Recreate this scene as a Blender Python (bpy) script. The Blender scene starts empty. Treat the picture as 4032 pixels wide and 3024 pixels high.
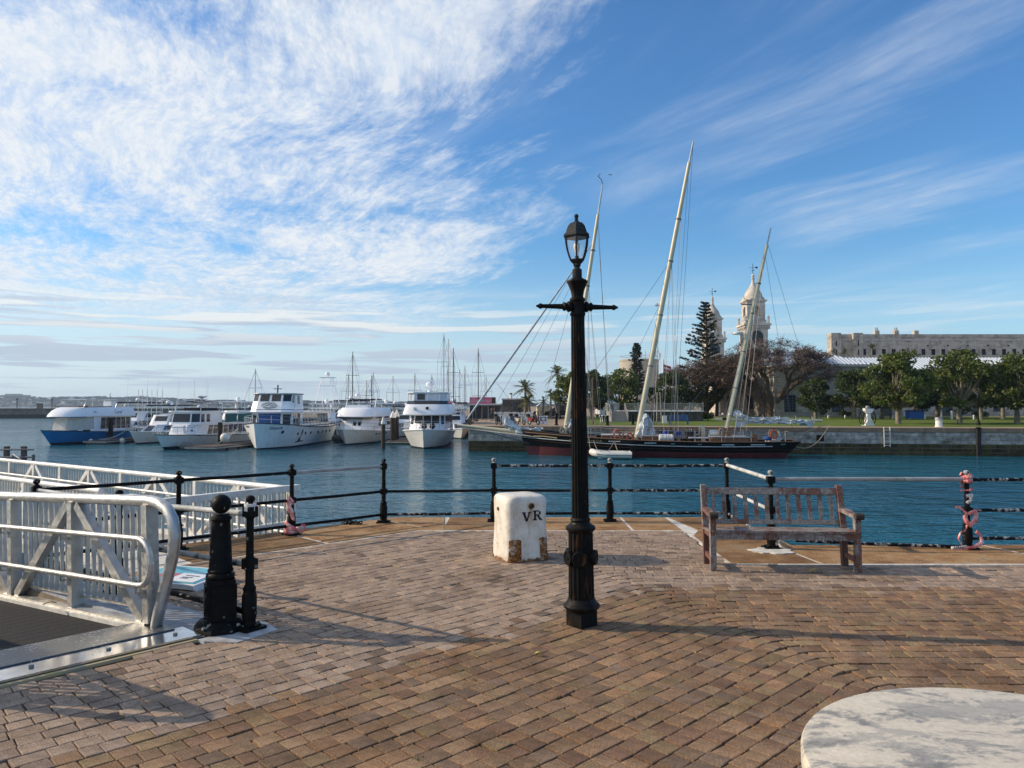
import bpy, bmesh, math, random
from mathutils import Vector, Matrix, noise
random.seed(7)
R = math.radians
sc = bpy.context.scene
C = bpy.context.collection

# ------------------------------------------------------------------ camera
CAM_H, FPX = 1.75, 2953.0            # eye height, focal length in photo pixels (4032 wide)
PITCH = math.atan(86 / FPX)
cam = bpy.data.cameras.new('camera'); camo = bpy.data.objects.new('camera', cam)
C.objects.link(camo)
camo.location = (0, 0, CAM_H); camo.rotation_euler = (R(90) + PITCH, 0, 0)
cam.sensor_width = 36; cam.lens = 36 * FPX / 4032
cam.clip_start = 0.05; cam.clip_end = 20000
sc.camera = camo

# ------------------------------------------------------------------ view, sun, sky
sc.view_settings.view_transform = 'Standard'; sc.view_settings.look = 'None'
sc.view_settings.gamma = 1.0; sc.view_settings.use_curve_mapping = False
sc.view_settings.exposure = 0.0
sc.cycles.use_denoising = True
sc.cycles.max_bounces = 6; sc.cycles.transparent_max_bounces = 8
sc.cycles.caustics_reflective = False; sc.cycles.caustics_refractive = False
SUN_EL, SUN_DIR = R(27), R(-8)       # shadows run along SUN_DIR measured from +X
sun = bpy.data.lights.new('sun', 'SUN'); suno = bpy.data.objects.new('sun', sun); C.objects.link(suno)
sun.energy = 4.6; sun.angle = R(0.53); sun.color = (1.0, 0.83, 0.62)
ldir = Vector((math.cos(SUN_DIR) * math.cos(SUN_EL), math.sin(SUN_DIR) * math.cos(SUN_EL), -math.sin(SUN_EL)))
suno.rotation_euler = ldir.to_track_quat('-Z', 'Y').to_euler()

world = bpy.data.worlds.new('World'); sc.world = world; world.use_nodes = True
NT = world.node_tree; NT.nodes.clear()
class NB:
    """small node-graph builder"""
    def __init__(s, nt): s.nt = nt
    def n(s, t, **k):
        nd = s.nt.nodes.new(t)
        for a, v in k.items(): setattr(nd, a, v)
        return nd
    def put(s, sock, v):
        if v is None: return
        if hasattr(v, 'links'): s.nt.links.new(v, sock)
        else:
            if hasattr(sock.default_value, '__len__') and not hasattr(v, '__len__'): v = (v,) * len(sock.default_value)
            if hasattr(v, '__len__') and len(sock.default_value) == 4 and len(v) == 3: v = tuple(v) + (1,)
            sock.default_value = v
    def math(s, op, a, b=None, c=None, clamp=False):
        nd = s.n('ShaderNodeMath', operation=op, use_clamp=clamp)
        s.put(nd.inputs[0], a); s.put(nd.inputs[1], b); s.put(nd.inputs[2], c)
        return nd.outputs[0]
    def vmath(s, op, a, b=None):
        nd = s.n('ShaderNodeVectorMath', operation=op)
        s.put(nd.inputs[0], a); s.put(nd.inputs[1], b)
        return nd.outputs['Value'] if op in ('DOT_PRODUCT', 'LENGTH') else nd.outputs['Vector']
    def comb(s, x, y, z=0.0):
        nd = s.n('ShaderNodeCombineXYZ'); s.put(nd.inputs[0], x); s.put(nd.inputs[1], y); s.put(nd.inputs[2], z)
        return nd.outputs[0]
    def sep(s, v):
        nd = s.n('ShaderNodeSeparateXYZ'); s.put(nd.inputs[0], v); return nd.outputs
    def noise(s, vec, scale=5, detail=4, rough=.55, dist=0, out='Fac'):
        nd = s.n('ShaderNodeTexNoise'); s.put(nd.inputs['Vector'], vec)
        s.put(nd.inputs['Scale'], scale); s.put(nd.inputs['Detail'], detail)
        s.put(nd.inputs['Roughness'], rough); s.put(nd.inputs['Distortion'], dist)
        return nd.outputs[out]
    def ss(s, v, a, b, lo=0.0, hi=1.0):
        nd = s.n('ShaderNodeMapRange', interpolation_type='SMOOTHSTEP')
        for i, q in enumerate((v, a, b, lo, hi)): s.put(nd.inputs[i], q)
        return nd.outputs[0]
    def ramp(s, fac, stops):
        nd = s.n('ShaderNodeValToRGB'); el = nd.color_ramp.elements
        while len(el) < len(stops): el.new(.5)
        for e, (p, c) in zip(el, stops):
            e.position = p; e.color = tuple(c) + (1,) if len(c) == 3 else c
        s.put(nd.inputs[0], fac); return nd.outputs[0]
    def mix(s, fac, a, b, blend='MIX'):
        nd = s.n('ShaderNodeMix', data_type='RGBA', blend_type=blend)
        s.put(nd.inputs[0], fac); s.put(nd.inputs[6], a); s.put(nd.inputs[7], b)
        return nd.outputs[2]
    def bump(s, h, strength=.3, dist=.01, normal=None):
        nd = s.n('ShaderNodeBump'); s.put(nd.inputs['Height'], h)
        s.put(nd.inputs['Strength'], strength); s.put(nd.inputs['Distance'], dist); s.put(nd.inputs['Normal'], normal)
        return nd.outputs[0]

def build_sky():
    b = NB(NT)
    sky = b.n('ShaderNodeTexSky', sky_type='NISHITA', sun_disc=False)
    sky.sun_elevation = SUN_EL
    sky.sun_rotation = math.atan2(-ldir.x, -ldir.y)
    sky.air_density = 1.25; sky.dust_density = .25; sky.ozone_density = 2.0; sky.altitude = 0
    d = b.n('ShaderNodeTexCoord').outputs['Generated']
    x, y, z = b.sep(d)
    zc = b.math('ADD', b.math('MAXIMUM', z, 0.0), .035)
    px, py = b.math('DIVIDE', x, zc), b.math('DIVIDE', y, zc)
    # streak axes of the high cirrus, as seen on a flat cloud sheet
    a = R(116.5); sx, sy = math.cos(a), math.sin(a)
    al = b.math('ADD', b.math('MULTIPLY', px, sx), b.math('MULTIPLY', py, sy))
    ac = b.math('SUBTRACT', b.math('MULTIPLY', px, sy), b.math('MULTIPLY', py, sx))
    warp = b.noise(b.comb(px, py), .5, 2, .5, out='Color')
    wx, wy, _ = b.sep(warp)
    al2 = b.math('ADD', al, b.math('MULTIPLY', wx, .9)); ac2 = b.math('ADD', ac, b.math('MULTIPLY', wy, .75))
    # broad patches, mottled fleece, fine combed streaks
    n_big = b.noise(b.comb(b.math('MULTIPLY', al2, .5), b.math('MULTIPLY', ac2, .8)), 1.0, 4, .55)
    n_flc = b.noise(b.comb(b.math('MULTIPLY', al2, .75), b.math('MULTIPLY', ac2, 1.25), 2.2), 3.0, 9, .66, .15)
    n_str = b.noise(b.comb(b.math('MULTIPLY', al2, .5), b.math('MULTIPLY', ac2, 2.6)), 2.6, 9, .64, .1)
    n_fin = b.noise(b.comb(b.math('MULTIPLY', al2, 1.3), b.math('MULTIPLY', ac2, 3.4), 3.3), 6.5, 6, .7, .2)
    # the sheet is thick to the left and thins out to streaks on the right
    edge = b.math('SUBTRACT', .46, b.math('MULTIPLY', py, .12))
    cover = b.ss(b.math('SUBTRACT', px, edge), .85, -.8)
    dens = b.math('ADD', b.math('MULTIPLY', n_big, .50), b.math('ADD', b.math('MULTIPLY', n_flc, .37), b.math('ADD', b.math('MULTIPLY', n_str, .19), b.math('MULTIPLY', n_fin, .15))))
    thr = b.math('SUBTRACT', .755, b.math('MULTIPLY', cover, .235))
    m = b.ss(b.math('SUBTRACT', dens, thr), -.05, .16)
    m = b.math('MULTIPLY', m, b.math('ADD', .40, b.math('MULTIPLY', cover, .56)))
    m = b.math('MULTIPLY', m, b.ss(z, .05, .16))
    # thin veil of streaks on the clear side
    n_v = b.noise(b.comb(b.math('MULTIPLY', al2, .22), b.math('MULTIPLY', ac2, .9), 9.1), 1.5, 9, .6, .1)
    n_p = b.noise(b.comb(b.math('MULTIPLY', al2, .5), b.math('MULTIPLY', ac2, .5), 5.0), .9, 3, .5)
    veil = b.math('MULTIPLY', b.math('MULTIPLY', b.ss(n_v, .46, .76), b.ss(n_p, .38, .62)), b.ss(n_str, .25, .7, .35, .75))
    veil = b.math('MULTIPLY', veil, b.ss(z, .02, .14))
    m = b.math('MAXIMUM', m, veil)
    # low flat cumulus towards the horizon
    az = b.math('ARCTAN2', x, y)
    lowc = b.comb(b.math('MULTIPLY', az, 4.6), b.math('MULTIPLY', b.math('POWER', b.math('MAXIMUM', z, .0), .75), 52.0))
    n_low = b.noise(lowc, 1.0, 4, .48, .1)
    band = b.math('MULTIPLY', b.ss(z, .006, .035), b.ss(z, .165, .09))
    side = b.ss(az, .75, -.3, .12, 1.0)
    ml = b.math('MULTIPLY', b.math('MULTIPLY', b.ss(n_low, .47, .55), band), b.math('MULTIPLY', side, .85))
    lift = b.noise(b.vmath('ADD', lowc, (0, .6, 0)), 1.0, 3, .5, .1)
    lit = b.math('MULTIPLY', b.ss(b.math('SUBTRACT', n_low, lift), -.06, .10), b.ss(z, .06, .115))
    lowcol = b.mix(lit, (4.2, 4.9, 6.0), (8.0, 8.0, 7.7))
    # pale milk along the horizon, more of it towards the sun
    hz = b.math('MULTIPLY', b.ss(z, .22, -.01), b.ss(az, .6, -.5, .62, .88))
    tint = b.mix(b.ss(z, .02, .35), (.60, .97, 1.32), (.50, .89, 1.30))
    skyc = b.mix(1.0, sky.outputs[0], tint, 'MULTIPLY')
    col = b.mix(hz, skyc, b.mix(b.ss(az, .6, -.4), (4.8, 6.7, 8.4), (6.1, 7.0, 7.7)))
    cc = b.mix(b.ss(n_fin, .3, .7), (5.6, 6.5, 7.7), (7.5, 7.7, 7.9))
    col = b.mix(m, col, cc)
    col = b.mix(ml, col, lowcol)
    bg = b.n('ShaderNodeBackground'); b.put(bg.inputs[0], col); b.put(bg.inputs[1], .12)
    out = b.n('ShaderNodeOutputWorld'); NT.links.new(bg.outputs[0], out.inputs[0])
build_sky()
world.cycles.sampling_method = 'MANUAL'; world.cycles.sample_map_resolution = 512

# ------------------------------------------------------------------ photo pixel -> place
_F = Vector((0, math.cos(PITCH), math.sin(PITCH))); _U = Vector((0, -math.sin(PITCH), math.cos(PITCH)))
def ray(u, v):
    return _F + Vector((1, 0, 0)) * ((u - 2016) / FPX) + _U * (-(v - 1512) / FPX)
def G(u, v, z=0.0):
    d = ray(u, v); t = (z - CAM_H) / d.z
    return Vector((d.x * t, d.y * t, z))
def D(u, v, y):
    d = ray(u, v); t = y / d.y
    return Vector((d.x * t, y, CAM_H + d.z * t))
WZ = -2.45                                     # water level

# ------------------------------------------------------------------ mesh helpers
class MB:
    def __init__(s): s.v, s.f, s.c = [], [], []
    def add(s, vs, fs):
        k = len(s.v); s.v += [Vector(p) for p in vs]; s.f += [tuple(i + k for i in f) for f in fs]
        return s
    def box(s, c, d, rz=0, m=None):
        x, y, z = d[0] / 2, d[1] / 2, d[2] / 2
        vs = [Vector((i * x, j * y, k * z)) for k in (-1, 1) for j in (-1, 1) for i in (-1, 1)]
        q = m if m else Matrix.Rotation(rz, 3, 'Z')
        c = Vector(c)
        return s.add([c + q @ p for p in vs], [(0, 2, 3, 1), (4, 5, 7, 6), (0, 1, 5, 4), (1, 3, 7, 5), (3, 2, 6, 7), (2, 0, 4, 6)])
    def bb(s, x0, x1, y0, y1, z0, z1):
        return s.box(((x0 + x1) / 2, (y0 + y1) / 2, (z0 + z1) / 2), (x1 - x0, y1 - y0, z1 - z0))
    def bar(s, p0, p1, w, h, up=(0, 0, 1)):
        """rectangular bar from p0 to p1"""
        p0, p1 = Vector(p0), Vector(p1); d = (p1 - p0)
        L = d.length; d = d / L; u = Vector(up); r = d.cross(u)
        if r.length < 1e-4: r = d.cross(Vector((1, 0, 0)))
        r.normalize(); u = r.cross(d)
        m = Matrix((r, d, u)).transposed()
        return s.box((p0 + p1) / 2, (w, L, h), m=m)
    def ring(s, pts, radii, n=8, cap=True, flat=1.0):
        """swept tube through pts"""
        pts = [Vector(p) for p in pts]
        if not hasattr(radii, '__len__'): radii = [radii] * len(pts)
        k = len(s.v); prev = None
        for i, p in enumerate(pts):
            t = (pts[min(i + 1, len(pts) - 1)] - pts[max(i - 1, 0)])
            t = t.normalized() if t.length > 1e-9 else Vector((0, 0, 1))
            if prev is None:
                u = Vector((0, 0, 1)) if abs(t.z) < .9 else Vector((0, 1, 0))
                a = t.cross(u).normalized()
            else:
                a = prev - t * prev.dot(t)
                a = a.normalized() if a.length > 1e-6 else t.orthogonal().normalized()
            prev = a; b_ = t.cross(a)
            for j in range(n):
                an = 2 * math.pi * j / n
                s.v.append(p + (a * math.cos(an) + b_ * (math.sin(an) * flat)) * radii[i])
        for i in range(len(pts) - 1):
            for j in range(n):
                j2 = (j + 1) % n
                s.f.append((k + i * n + j, k + i * n + j2, k + (i + 1) * n + j2, k + (i + 1) * n + j))
        if cap:
            s.f.append(tuple(k + j for j in range(n))[::-1])
            e = k + (len(pts) - 1) * n; s.f.append(tuple(e + j for j in range(n)))
        return s
    def lathe(s, prof, n=16, c=(0, 0, 0), rot=None, phase=0.0, flute=None):
        """prof: (r, z) from bottom to top"""
        c = Vector(c); k = len(s.v)
        for r, z in prof:
            for j in range(n):
                an = 2 * math.pi * j / n + phase
                rr = r * (flute(j) if flute else 1)
                p = Vector((rr * math.cos(an), rr * math.sin(an), z))
                s.v.append(c + (rot @ p if rot else p))
        for i in range(len(prof) - 1):
            for j in range(n):
                j2 = (j + 1) % n
                s.f.append((k + i * n + j, k + i * n + j2, k + (i + 1) * n + j2, k + (i + 1) * n + j))
        s.f.append(tuple(k + j for j in range(n))[::-1]); e = k + (len(prof) - 1) * n
        s.f.append(tuple(e + j for j in range(n)))
        return s
    def ball(s, c, r, n=10, sq=(1, 1, 1)):
        pr = [(max(1e-3, math.sin(math.pi * i / (n // 2 + 1))) , -math.cos(math.pi * i / (n // 2 + 1))) for i in range(n // 2 + 2)]
        k = len(s.v); s.lathe([(a * r, b * r) for a, b in pr], n)
        for i in range(k, len(s.v)):
            p = s.v[i]; s.v[i] = Vector((p.x * sq[0], p.y * sq[1], p.z * sq[2])) + Vector(c)
        return s
    def prism(s, poly, z0, z1):
        n = len(poly)
        vs = [(p[0], p[1], z0) for p in poly] + [(p[0], p[1], z1) for p in poly]
        fs = [tuple(range(n))[::-1], tuple(range(n, 2 * n))]
        fs += [(i, (i + 1) % n, n + (i + 1) % n, n + i) for i in range(n)]
        return s.add(vs, fs)
    def frustum(s, p0, p1):
        """closed solid between two point loops"""
        n = len(p0)
        fs = [tuple(range(n))[::-1], tuple(range(n, 2 * n))] + [(i, (i + 1) % n, n + (i + 1) % n, n + i) for i in range(n)]
        return s.add(list(p0) + list(p1), fs)
    def slab(s, pts, n, t):
        """flat polygon pts given thickness t along n"""
        n = Vector(n) * t
        return s.frustum([Vector(p) for p in pts], [Vector(p) + n for p in pts])
    def mesh(s, name, smooth=False):
        me = bpy.data.meshes.new(name); me.from_pydata([tuple(p) for p in s.v], [], s.f)
        bm = bmesh.new(); bm.from_mesh(me); bmesh.ops.recalc_face_normals(bm, faces=bm.faces); bm.to_mesh(me); bm.free()
        if smooth:
            me.polygons.foreach_set('use_smooth', [True] * len(me.polygons))
            try: me.set_sharp_from_angle(angle=R(smooth if smooth is not True else 40))
            except Exception: pass
        me.update(); return me
    def build(s, name, mat, parent=None, smooth=False, loc=None, rz=None):
        return link(name, s.mesh(name, smooth), mat, parent, loc, rz)
def link(name, me, mat, parent=None, loc=None, rz=None):
    o = bpy.data.objects.new(name, me)
    if mat is not None and len(me.materials) == 0: me.materials.append(mat)
    C.objects.link(o)
    if parent is not None: o.parent = parent
    if loc is not None: o.location = loc
    if rz is not None: o.rotation_euler = (0, 0, rz)
    return o
def tag(o, label=None, cat=None, group=None, kind=None):
    for k, v in (('label', label), ('category', cat), ('group', group), ('kind', kind)):
        if v: o[k] = v
    return o
def thing(name, label, cat, loc=(0, 0, 0), rz=0, group=None):
    o = bpy.data.objects.new(name, None); C.objects.link(o); o.empty_display_size = .2
    o.location = loc; o.rotation_euler = (0, 0, rz)
    return tag(o, label, cat, group)
def dup(o, parent=None, loc=None, rz=None, label=None, scale=None, group=None):
    c = o.copy(); C.objects.link(c)
    c.parent = parent
    if loc is not None: c.location = loc
    if rz is not None: c.rotation_euler = (0, 0, rz)
    if scale is not None: c.scale = (scale,) * 3 if not hasattr(scale, '__len__') else scale
    if label: c['label'] = label
    if group: c['group'] = group
    for ch in list(o.children): dup(ch, c)
    return c
def text_mb(txt, size, mat, name, parent, loc, rot, extrude=.004, shear=0.0, align='CENTER', sx=1.0):
    cu = bpy.data.curves.new(name, 'FONT'); cu.body = txt; cu.size = size; cu.extrude = extrude
    cu.align_x = align; cu.align_y = 'CENTER'; cu.shear = shear; cu.resolution_u = 3
    t = bpy.data.objects.new(name + '_tmp', cu); C.objects.link(t)
    me = bpy.data.meshes.new_from_object(t.evaluated_get(bpy.context.evaluated_depsgraph_get()))
    bpy.data.objects.remove(t); bpy.data.curves.remove(cu)
    me.materials.clear()
    o = link(name, me, mat, parent); o.location = loc; o.rotation_euler = rot; o.scale = (sx, 1, 1)
    return o

# ------------------------------------------------------------------ materials
M = {}
def pr(name, rough=.6, metal=0.0, spec=.5):
    m = bpy.data.materials.new(name); m.use_nodes = True
    nt = m.node_tree; bs = nt.nodes['Principled BSDF']
    bs.inputs['Roughness'].default_value = rough; bs.inputs['Metallic'].default_value = metal
    bs.inputs['Specular IOR Level'].default_value = spec
    M[name] = m
    return m, NB(nt), bs
def mat(name, c1, c2=None, scale=6, rough=.6, metal=0.0, bump=0.0, bdist=.01, bscale=None, detail=5, lo=.35, hi=.65, spec=.5, stretch=None, coord='Object'):
    """noise-mottled surface"""
    m, b, bs = pr(name, rough, metal, spec)
    co = b.n('ShaderNodeTexCoord').outputs[coord]
    if stretch: co = b.vmath('MULTIPLY', co, stretch)
    if c2 is None: c2 = tuple(x * .82 for x in c1)
    n = b.noise(co, scale, detail, .6)
    b.put(bs.inputs['Base Color'], b.ramp(n, [(lo, c2), (hi, c1)]))
    if bump:
        b.put(bs.inputs['Normal'], b.bump(b.noise(co, bscale or scale * 3, 5, .65), bump, bdist))
    return m
# ------------------------------------------------------------------ surface materials
def m_paver():
    m, b, bs = pr('paver', .88, 0, .25)
    co = b.n('ShaderNodeTexCoord').outputs['Object']
    at = b.n('ShaderNodeVertexColor', layer_name='pc').outputs['Color']
    g = b.noise(co, 105, 4, .75)
    g2 = b.noise(co, 9, 5, .65)
    c = b.mix(.9, at, b.ramp(g, [(.28, (.30, .29, .27)), (.5, (.95, .94, .92)), (.72, (1.75, 1.7, 1.6))]), 'MULTIPLY')
    c = b.mix(.8, c, b.ramp(g2, [(.3, (.62, .60, .57)), (.62, (1.12, 1.10, 1.06))]), 'MULTIPLY')
    wp = b.n('ShaderNodeNewGeometry').outputs['Position']
    st = b.noise(wp, 1.1, 7, .68); st2 = b.noise(b.vmath('ADD', wp, (9, 4, 0)), 3.4, 6, .7)
    c = b.mix(.85, c, b.ramp(st, [(.34, (.62, .58, .52)), (.5, (1.0, 1.0, 1.0)), (.68, (1.14, 1.12, 1.08))]), 'MULTIPLY')
    c = b.mix(b.math('MULTIPLY', b.ss(st2, .62, .74), .5), c, (.085, .075, .05))
    spot = b.noise(b.vmath('ADD', wp, (3, 8, 0)), 16, 3, .5)
    c = b.mix(b.math('MULTIPLY', b.ss(spot, .735, .76), .6), c, (.05, .042, .035))
    b.put(bs.inputs['Base Color'], c)
    b.put(bs.inputs['Normal'], b.bump(b.math('ADD', g, b.math('MULTIPLY', b.noise(co, 45, 3), .8)), .6, .007))
m_paver()
def m_joint():
    m, b, bs = pr('joint_sand', .95, 0, .1)
    co = b.n('ShaderNodeTexCoord').outputs['Object']
    big = b.noise(co, .9, 4, .6); moss = b.noise(co, 5.0, 4, .6)
    sand = b.ramp(b.noise(co, 60, 3), [(.3, (.018, .013, .009)), (.7, (.055, .042, .03))])
    pale = b.ramp(b.noise(co, 80, 3), [(.3, (.08, .063, .043)), (.7, (.22, .18, .13))])
    c = b.mix(b.ss(big, .5, .66), sand, pale)
    c = b.mix(b.ss(moss, .62, .7), c, (.045, .06, .012))
    b.put(bs.inputs['Base Color'], c)
    b.put(bs.inputs['Normal'], b.bump(b.noise(co, 70, 4), .8, .01))
m_joint()
def m_slab():
    m, b, bs = pr('edge_stone', .85, 0, .3)
    co = b.n('ShaderNodeTexCoord').outputs['Object']
    n1 = b.noise(co, 2.0, 9, .72); n2 = b.noise(co, 48, 5, .75)
    c = b.ramp(n1, [(.26, (.13, .062, .024)), (.42, (.27, .145, .058)), (.56, (.40, .245, .115)), (.66, (.34, .27, .19)), (.78, (.46, .38, .29))])
    c = b.mix(.85, c, b.ramp(n2, [(.3, (.42, .40, .37)), (.6, (1.18, 1.15, 1.1))]), 'MULTIPLY')
    c = b.mix(b.ss(b.noise(co, .9, 6, .7), .55, .7), c, (.12, .065, .03))
    rnd = b.n('ShaderNodeObjectInfo').outputs['Random']
    c = b.mix(1.0, c, b.ramp(rnd, [(0, (.72, .70, .68)), (.5, (1.0, .98, .95)), (1, (1.2, 1.2, 1.22))]), 'MULTIPLY')
    b.put(bs.inputs['Base Color'], c)
    b.put(bs.inputs['Normal'], b.bump(b.math('ADD', n2, b.noise(co, 12, 5)), .8, .02))
m_slab()
mat('mortar', (.72, .69, .62), (.46, .42, .36), 9, .9, bump=.4)
mat('concrete', (.55, .52, .47), (.36, .34, .30), 3, .85, bump=.25, bscale=40)
mat('white_paint_ground', (.50, .51, .52), (.30, .30, .30), 9, .8, bump=.2)
mat('yellow_line', (.62, .45, .2), (.5, .4, .26), 8, .8)
mat('quay_stone', (.30, .25, .18), (.16, .13, .09), 2.5, .9, bump=.5, bdist=.04)
def m_water():
    m, b, bs = pr('sea_water', .06, 0, .5)
    bs.inputs['IOR'].default_value = 1.333
    co = b.n('ShaderNodeTexCoord').outputs['Object']
    s1 = b.vmath('MULTIPLY', co, (.75, 1.35, 1.0))
    n1 = b.noise(s1, .75, 3, .5, .6)
    n2 = b.noise(s1, 2.6, 3, .55, .4)
    n3 = b.noise(co, 9.0, 2, .5)
    n0 = b.noise(co, .045, 3, .5)
    nL = b.noise(b.vmath('MULTIPLY', co, (.55, 1.2, 1.0)), .26, 4, .6, .8)
    h = b.math('ADD', b.math('ADD', b.math('MULTIPLY', n1, .62), b.math('MULTIPLY', nL, 1.3)), b.math('ADD', b.math('MULTIPLY', n2, .30), b.math('MULTIPLY', n3, .05)))
    amp = b.ss(n0, .25, .7, .65, 1.25)
    b.put(bs.inputs['Normal'], b.bump(b.math('MULTIPLY', h, amp), 1.0, .34))
    c = b.ramp(n0, [(.35, (.003, .078, .122)), (.65, (.006, .118, .165))])
    b.put(bs.inputs['Base Color'], c)
m_water()
tag(MB().add([(-3150, -380, WZ), (3150, -380, WZ), (3150, 3380, WZ), (-3150, 3380, WZ)], [(0, 1, 2, 3)])
    .build('sea_water', M['sea_water']), 'blue green harbour water with small ripples', 'water', kind='structure')

# ------------------------------------------------------------------ the near quay
DA = R(44.5); E1 = Vector((math.cos(DA), math.sin(DA), 0)); N1 = Vector((-math.sin(DA), math.cos(DA), 0))
EDGE0 = Vector((-1.84, 11.85, 0))                    # corner where the slanted edge meets the straight one
GA = R(144.5); GD = Vector((math.cos(GA), math.sin(GA), 0)); GH = Vector((-math.sin(GA), math.cos(GA), 0))
KP = Vector((-2.06, 5.93, 0))                        # railing post at the gangway
def gw(a, b_): return KP + GD * a + GH * b_
def on_line(p, d, q, e):
    den = d.x * e.y - d.y * e.x; w = q - p
    return p + d * ((w.x * e.y - w.y * e.x) / den)
S1 = gw(.60, .39); S2 = gw(.60, 2.3)
S1e = on_line(S1, GD, EDGE0, E1); S2e = on_line(S2, GD, EDGE0, E1)
far_l = EDGE0 - E1 * 60
quay_poly = [(-1.84, 11.85), (3.5, 11.85), (3.5, 9.5), (60, 9.5), (60, -40), (far_l.x, -40), (far_l.x, far_l.y)] \
    + [(p.x, p.y) for p in (S2e, S2, S1, S1e)]
quay = tag(MB().prism(quay_poly[::-1], -3.4, -.020).build('quay_pavement', M['joint_sand'], None), 'brown block paved quay beside the harbour', 'pavement', kind='structure')
quay.data.materials.append(M['quay_stone'])
for p in quay.data.polygons:
    if p.normal.z < .5: p.material_index = 1

# pavers laid in courses that follow the quay edge: slanted on one side, straight on the other
INNER = 1.25                                        # width of the stone edging
BIS = (DA / 2) - math.pi / 2; BD = Vector((math.cos(BIS), math.sin(BIS), 0))
P_W = .126
def course_frame(d, s):
    """point and tangent on the course lying d in from the edge, s along it (0 on the bend)"""
    o = EDGE0 + E1 * 1.25 + BD * (d / math.cos(DA / 2))
    Rr = .42; half = Rr * DA / 2
    # bend of radius Rr from DA to 0, centred on the bisector
    cen = o + BD * (Rr / math.cos(DA / 2)) * 1.0
    if s < -half:
        st = cen + N1 * Rr; return st + E1 * (s + half), DA
    if s > half:
        st = cen + Vector((0, 1, 0)) * Rr; return st + Vector((1, 0, 0)) * (s - half), 0.0
    an = DA / 2 - s / Rr
    return cen + Vector((-math.sin(an), math.cos(an), 0)) * Rr, an
def inside_slabs(p):
    if p.y > 8.36 and p.x > 2.42: return True
    if p.y > 11.85 - INNER - .03: return True
    return False
def in_gangway(p):
    q = p - KP; a = q.dot(GD); b_ = q.dot(GH)
    return (a > .06 - .11 * (b_ - .36) * -1 and b_ > .30 and a > .0) or (a > -.35 and a < 6 and -.06 < b_ <= .36 and a > .0)
def paver_color(d, rnd):
    if d + rnd.gauss(0, .09) > 0:  # brown field
        base = rnd.choice([(.25, .158, .095), (.232, .153, .098), (.268, .176, .106), (.215, .138, .088), (.205, .124, .08), (.24, .168, .096), (.275, .165, .092), (.195, .134, .094), (.255, .165, .10)])
        k = rnd.uniform(.86, 1.30)
    else:      # pinkish grey field along the edge
        base = rnd.choice([(.325, .245, .188), (.345, .262, .20), (.305, .232, .182), (.34, .25, .188), (.28, .208, .165)])
        k = rnd.uniform(.96, 1.24)
        if rnd.random() < .05: base, k = (.20, .15, .115), rnd.uniform(.8, 1.1)
    return tuple(c * k for c in base)
_pt = ((0, 1, 5, 4), (1, 2, 6, 5), (2, 3, 7, 6), (3, 0, 4, 7), (4, 5, 9, 8), (5, 6, 10, 9), (6, 7, 11, 10), (7, 4, 8, 11), (8, 9, 10, 11))
def paver_geo(c, an, L, W, rnd):
    """12 points: sides, chamfered rim, top"""
    ux, uy = Vector((math.cos(an), math.sin(an), 0)), Vector((-math.sin(an), math.cos(an), 0))
    zj = rnd.uniform(-.003, .002) - (.006 if rnd.random() < .04 else 0); tx, ty = rnd.uniform(-.008, .008), rnd.uniform(-.008, .008)
    out = []
    cs = [(-1, -1), (1, -1), (1, 1), (-1, 1)]
    j = [(rnd.uniform(-.005, .005), rnd.uniform(-.005, .005)) for _ in cs]
    ch = rnd.uniform(.0035, .006)
    for inset, z in ((0, -.05), (0, -.0020), (ch, 0)):
        for (a, b_), (ja, jb) in zip(cs, j):
            x, y = a * (L / 2 - inset) + ja, b_ * (W / 2 - inset) + jb
            out.append(c + ux * x + uy * y + Vector((0, 0, z + zj + (tx * x + ty * y) * (z > -.04))))
    return out
def lay_pavers():
    rnd = random.Random(11)
    lst = []
    nc = int(12.4 / P_W)
    BORDER = 5.5                                   # how far in the brown field begins
    for k in range(nc):
        d = INNER + .02 + P_W * (k + .5)
        s = -11.5 + rnd.uniform(0, .2)
        while s < 15:
            L = rnd.choice([.095, .125, .125, .140, .165])
            p, an = course_frame(d, s + L / 2)
            gap = rnd.uniform(.006, .011)
            if p.y > .9 and p.y < 12 and p.x > -6.5 and p.x < 10.5 and not inside_slabs(p) and not in_gangway(p) and abs(p.x) < p.y * .95 + 1.6:
                lst.append((p, an + rnd.uniform(-.015, .015) + (rnd.uniform(-.12, .12) if abs(s) < .55 else 0), L - gap, P_W - rnd.uniform(.006, .010), d - BORDER))
            s += L
    # the 300 that show largest
    def score(t):
        p = t[0]; vis = abs(p.x) < p.y * .69 and p.y > 3.58
        return (0 if vis else 100) + p.y
    lst.sort(key=score)
    col_layers = []
    for t in lst[:300]:
        me = bpy.data.meshes.new('paver'); c = paver_color(t[4], rnd)
        g = paver_geo(Vector((0, 0, 0)), t[1], t[2], t[3], rnd)
        me.from_pydata([tuple(q) for q in g], [], _pt)
        a = me.color_attributes.new('pc', 'FLOAT_COLOR', 'CORNER')
        a.data.foreach_set('color', list(c + (1,)) * len(a.data))
        o = link('paver', me, M['paver'], quay); o.location = t[0]
    vs, fs, cl = [], [], []
    for t in lst[300:]:
        k = len(vs); vs += [tuple(q) for q in paver_geo(t[0], t[1], t[2], t[3], rnd)]
        fs += [tuple(i + k for i in f) for f in _pt]
        cl += list(paver_color(t[4], rnd) + (1,)) * 36
    me = bpy.data.meshes.new('paver_field'); me.from_pydata(vs, [], fs)
    a = me.color_attributes.new('pc', 'FLOAT_COLOR', 'CORNER'); a.data.foreach_set('color', cl)
    tag(link('paver_field', me, M['paver'], quay), kind='stuff')
    return len(lst)
N_PAVERS = lay_pavers()

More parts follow.
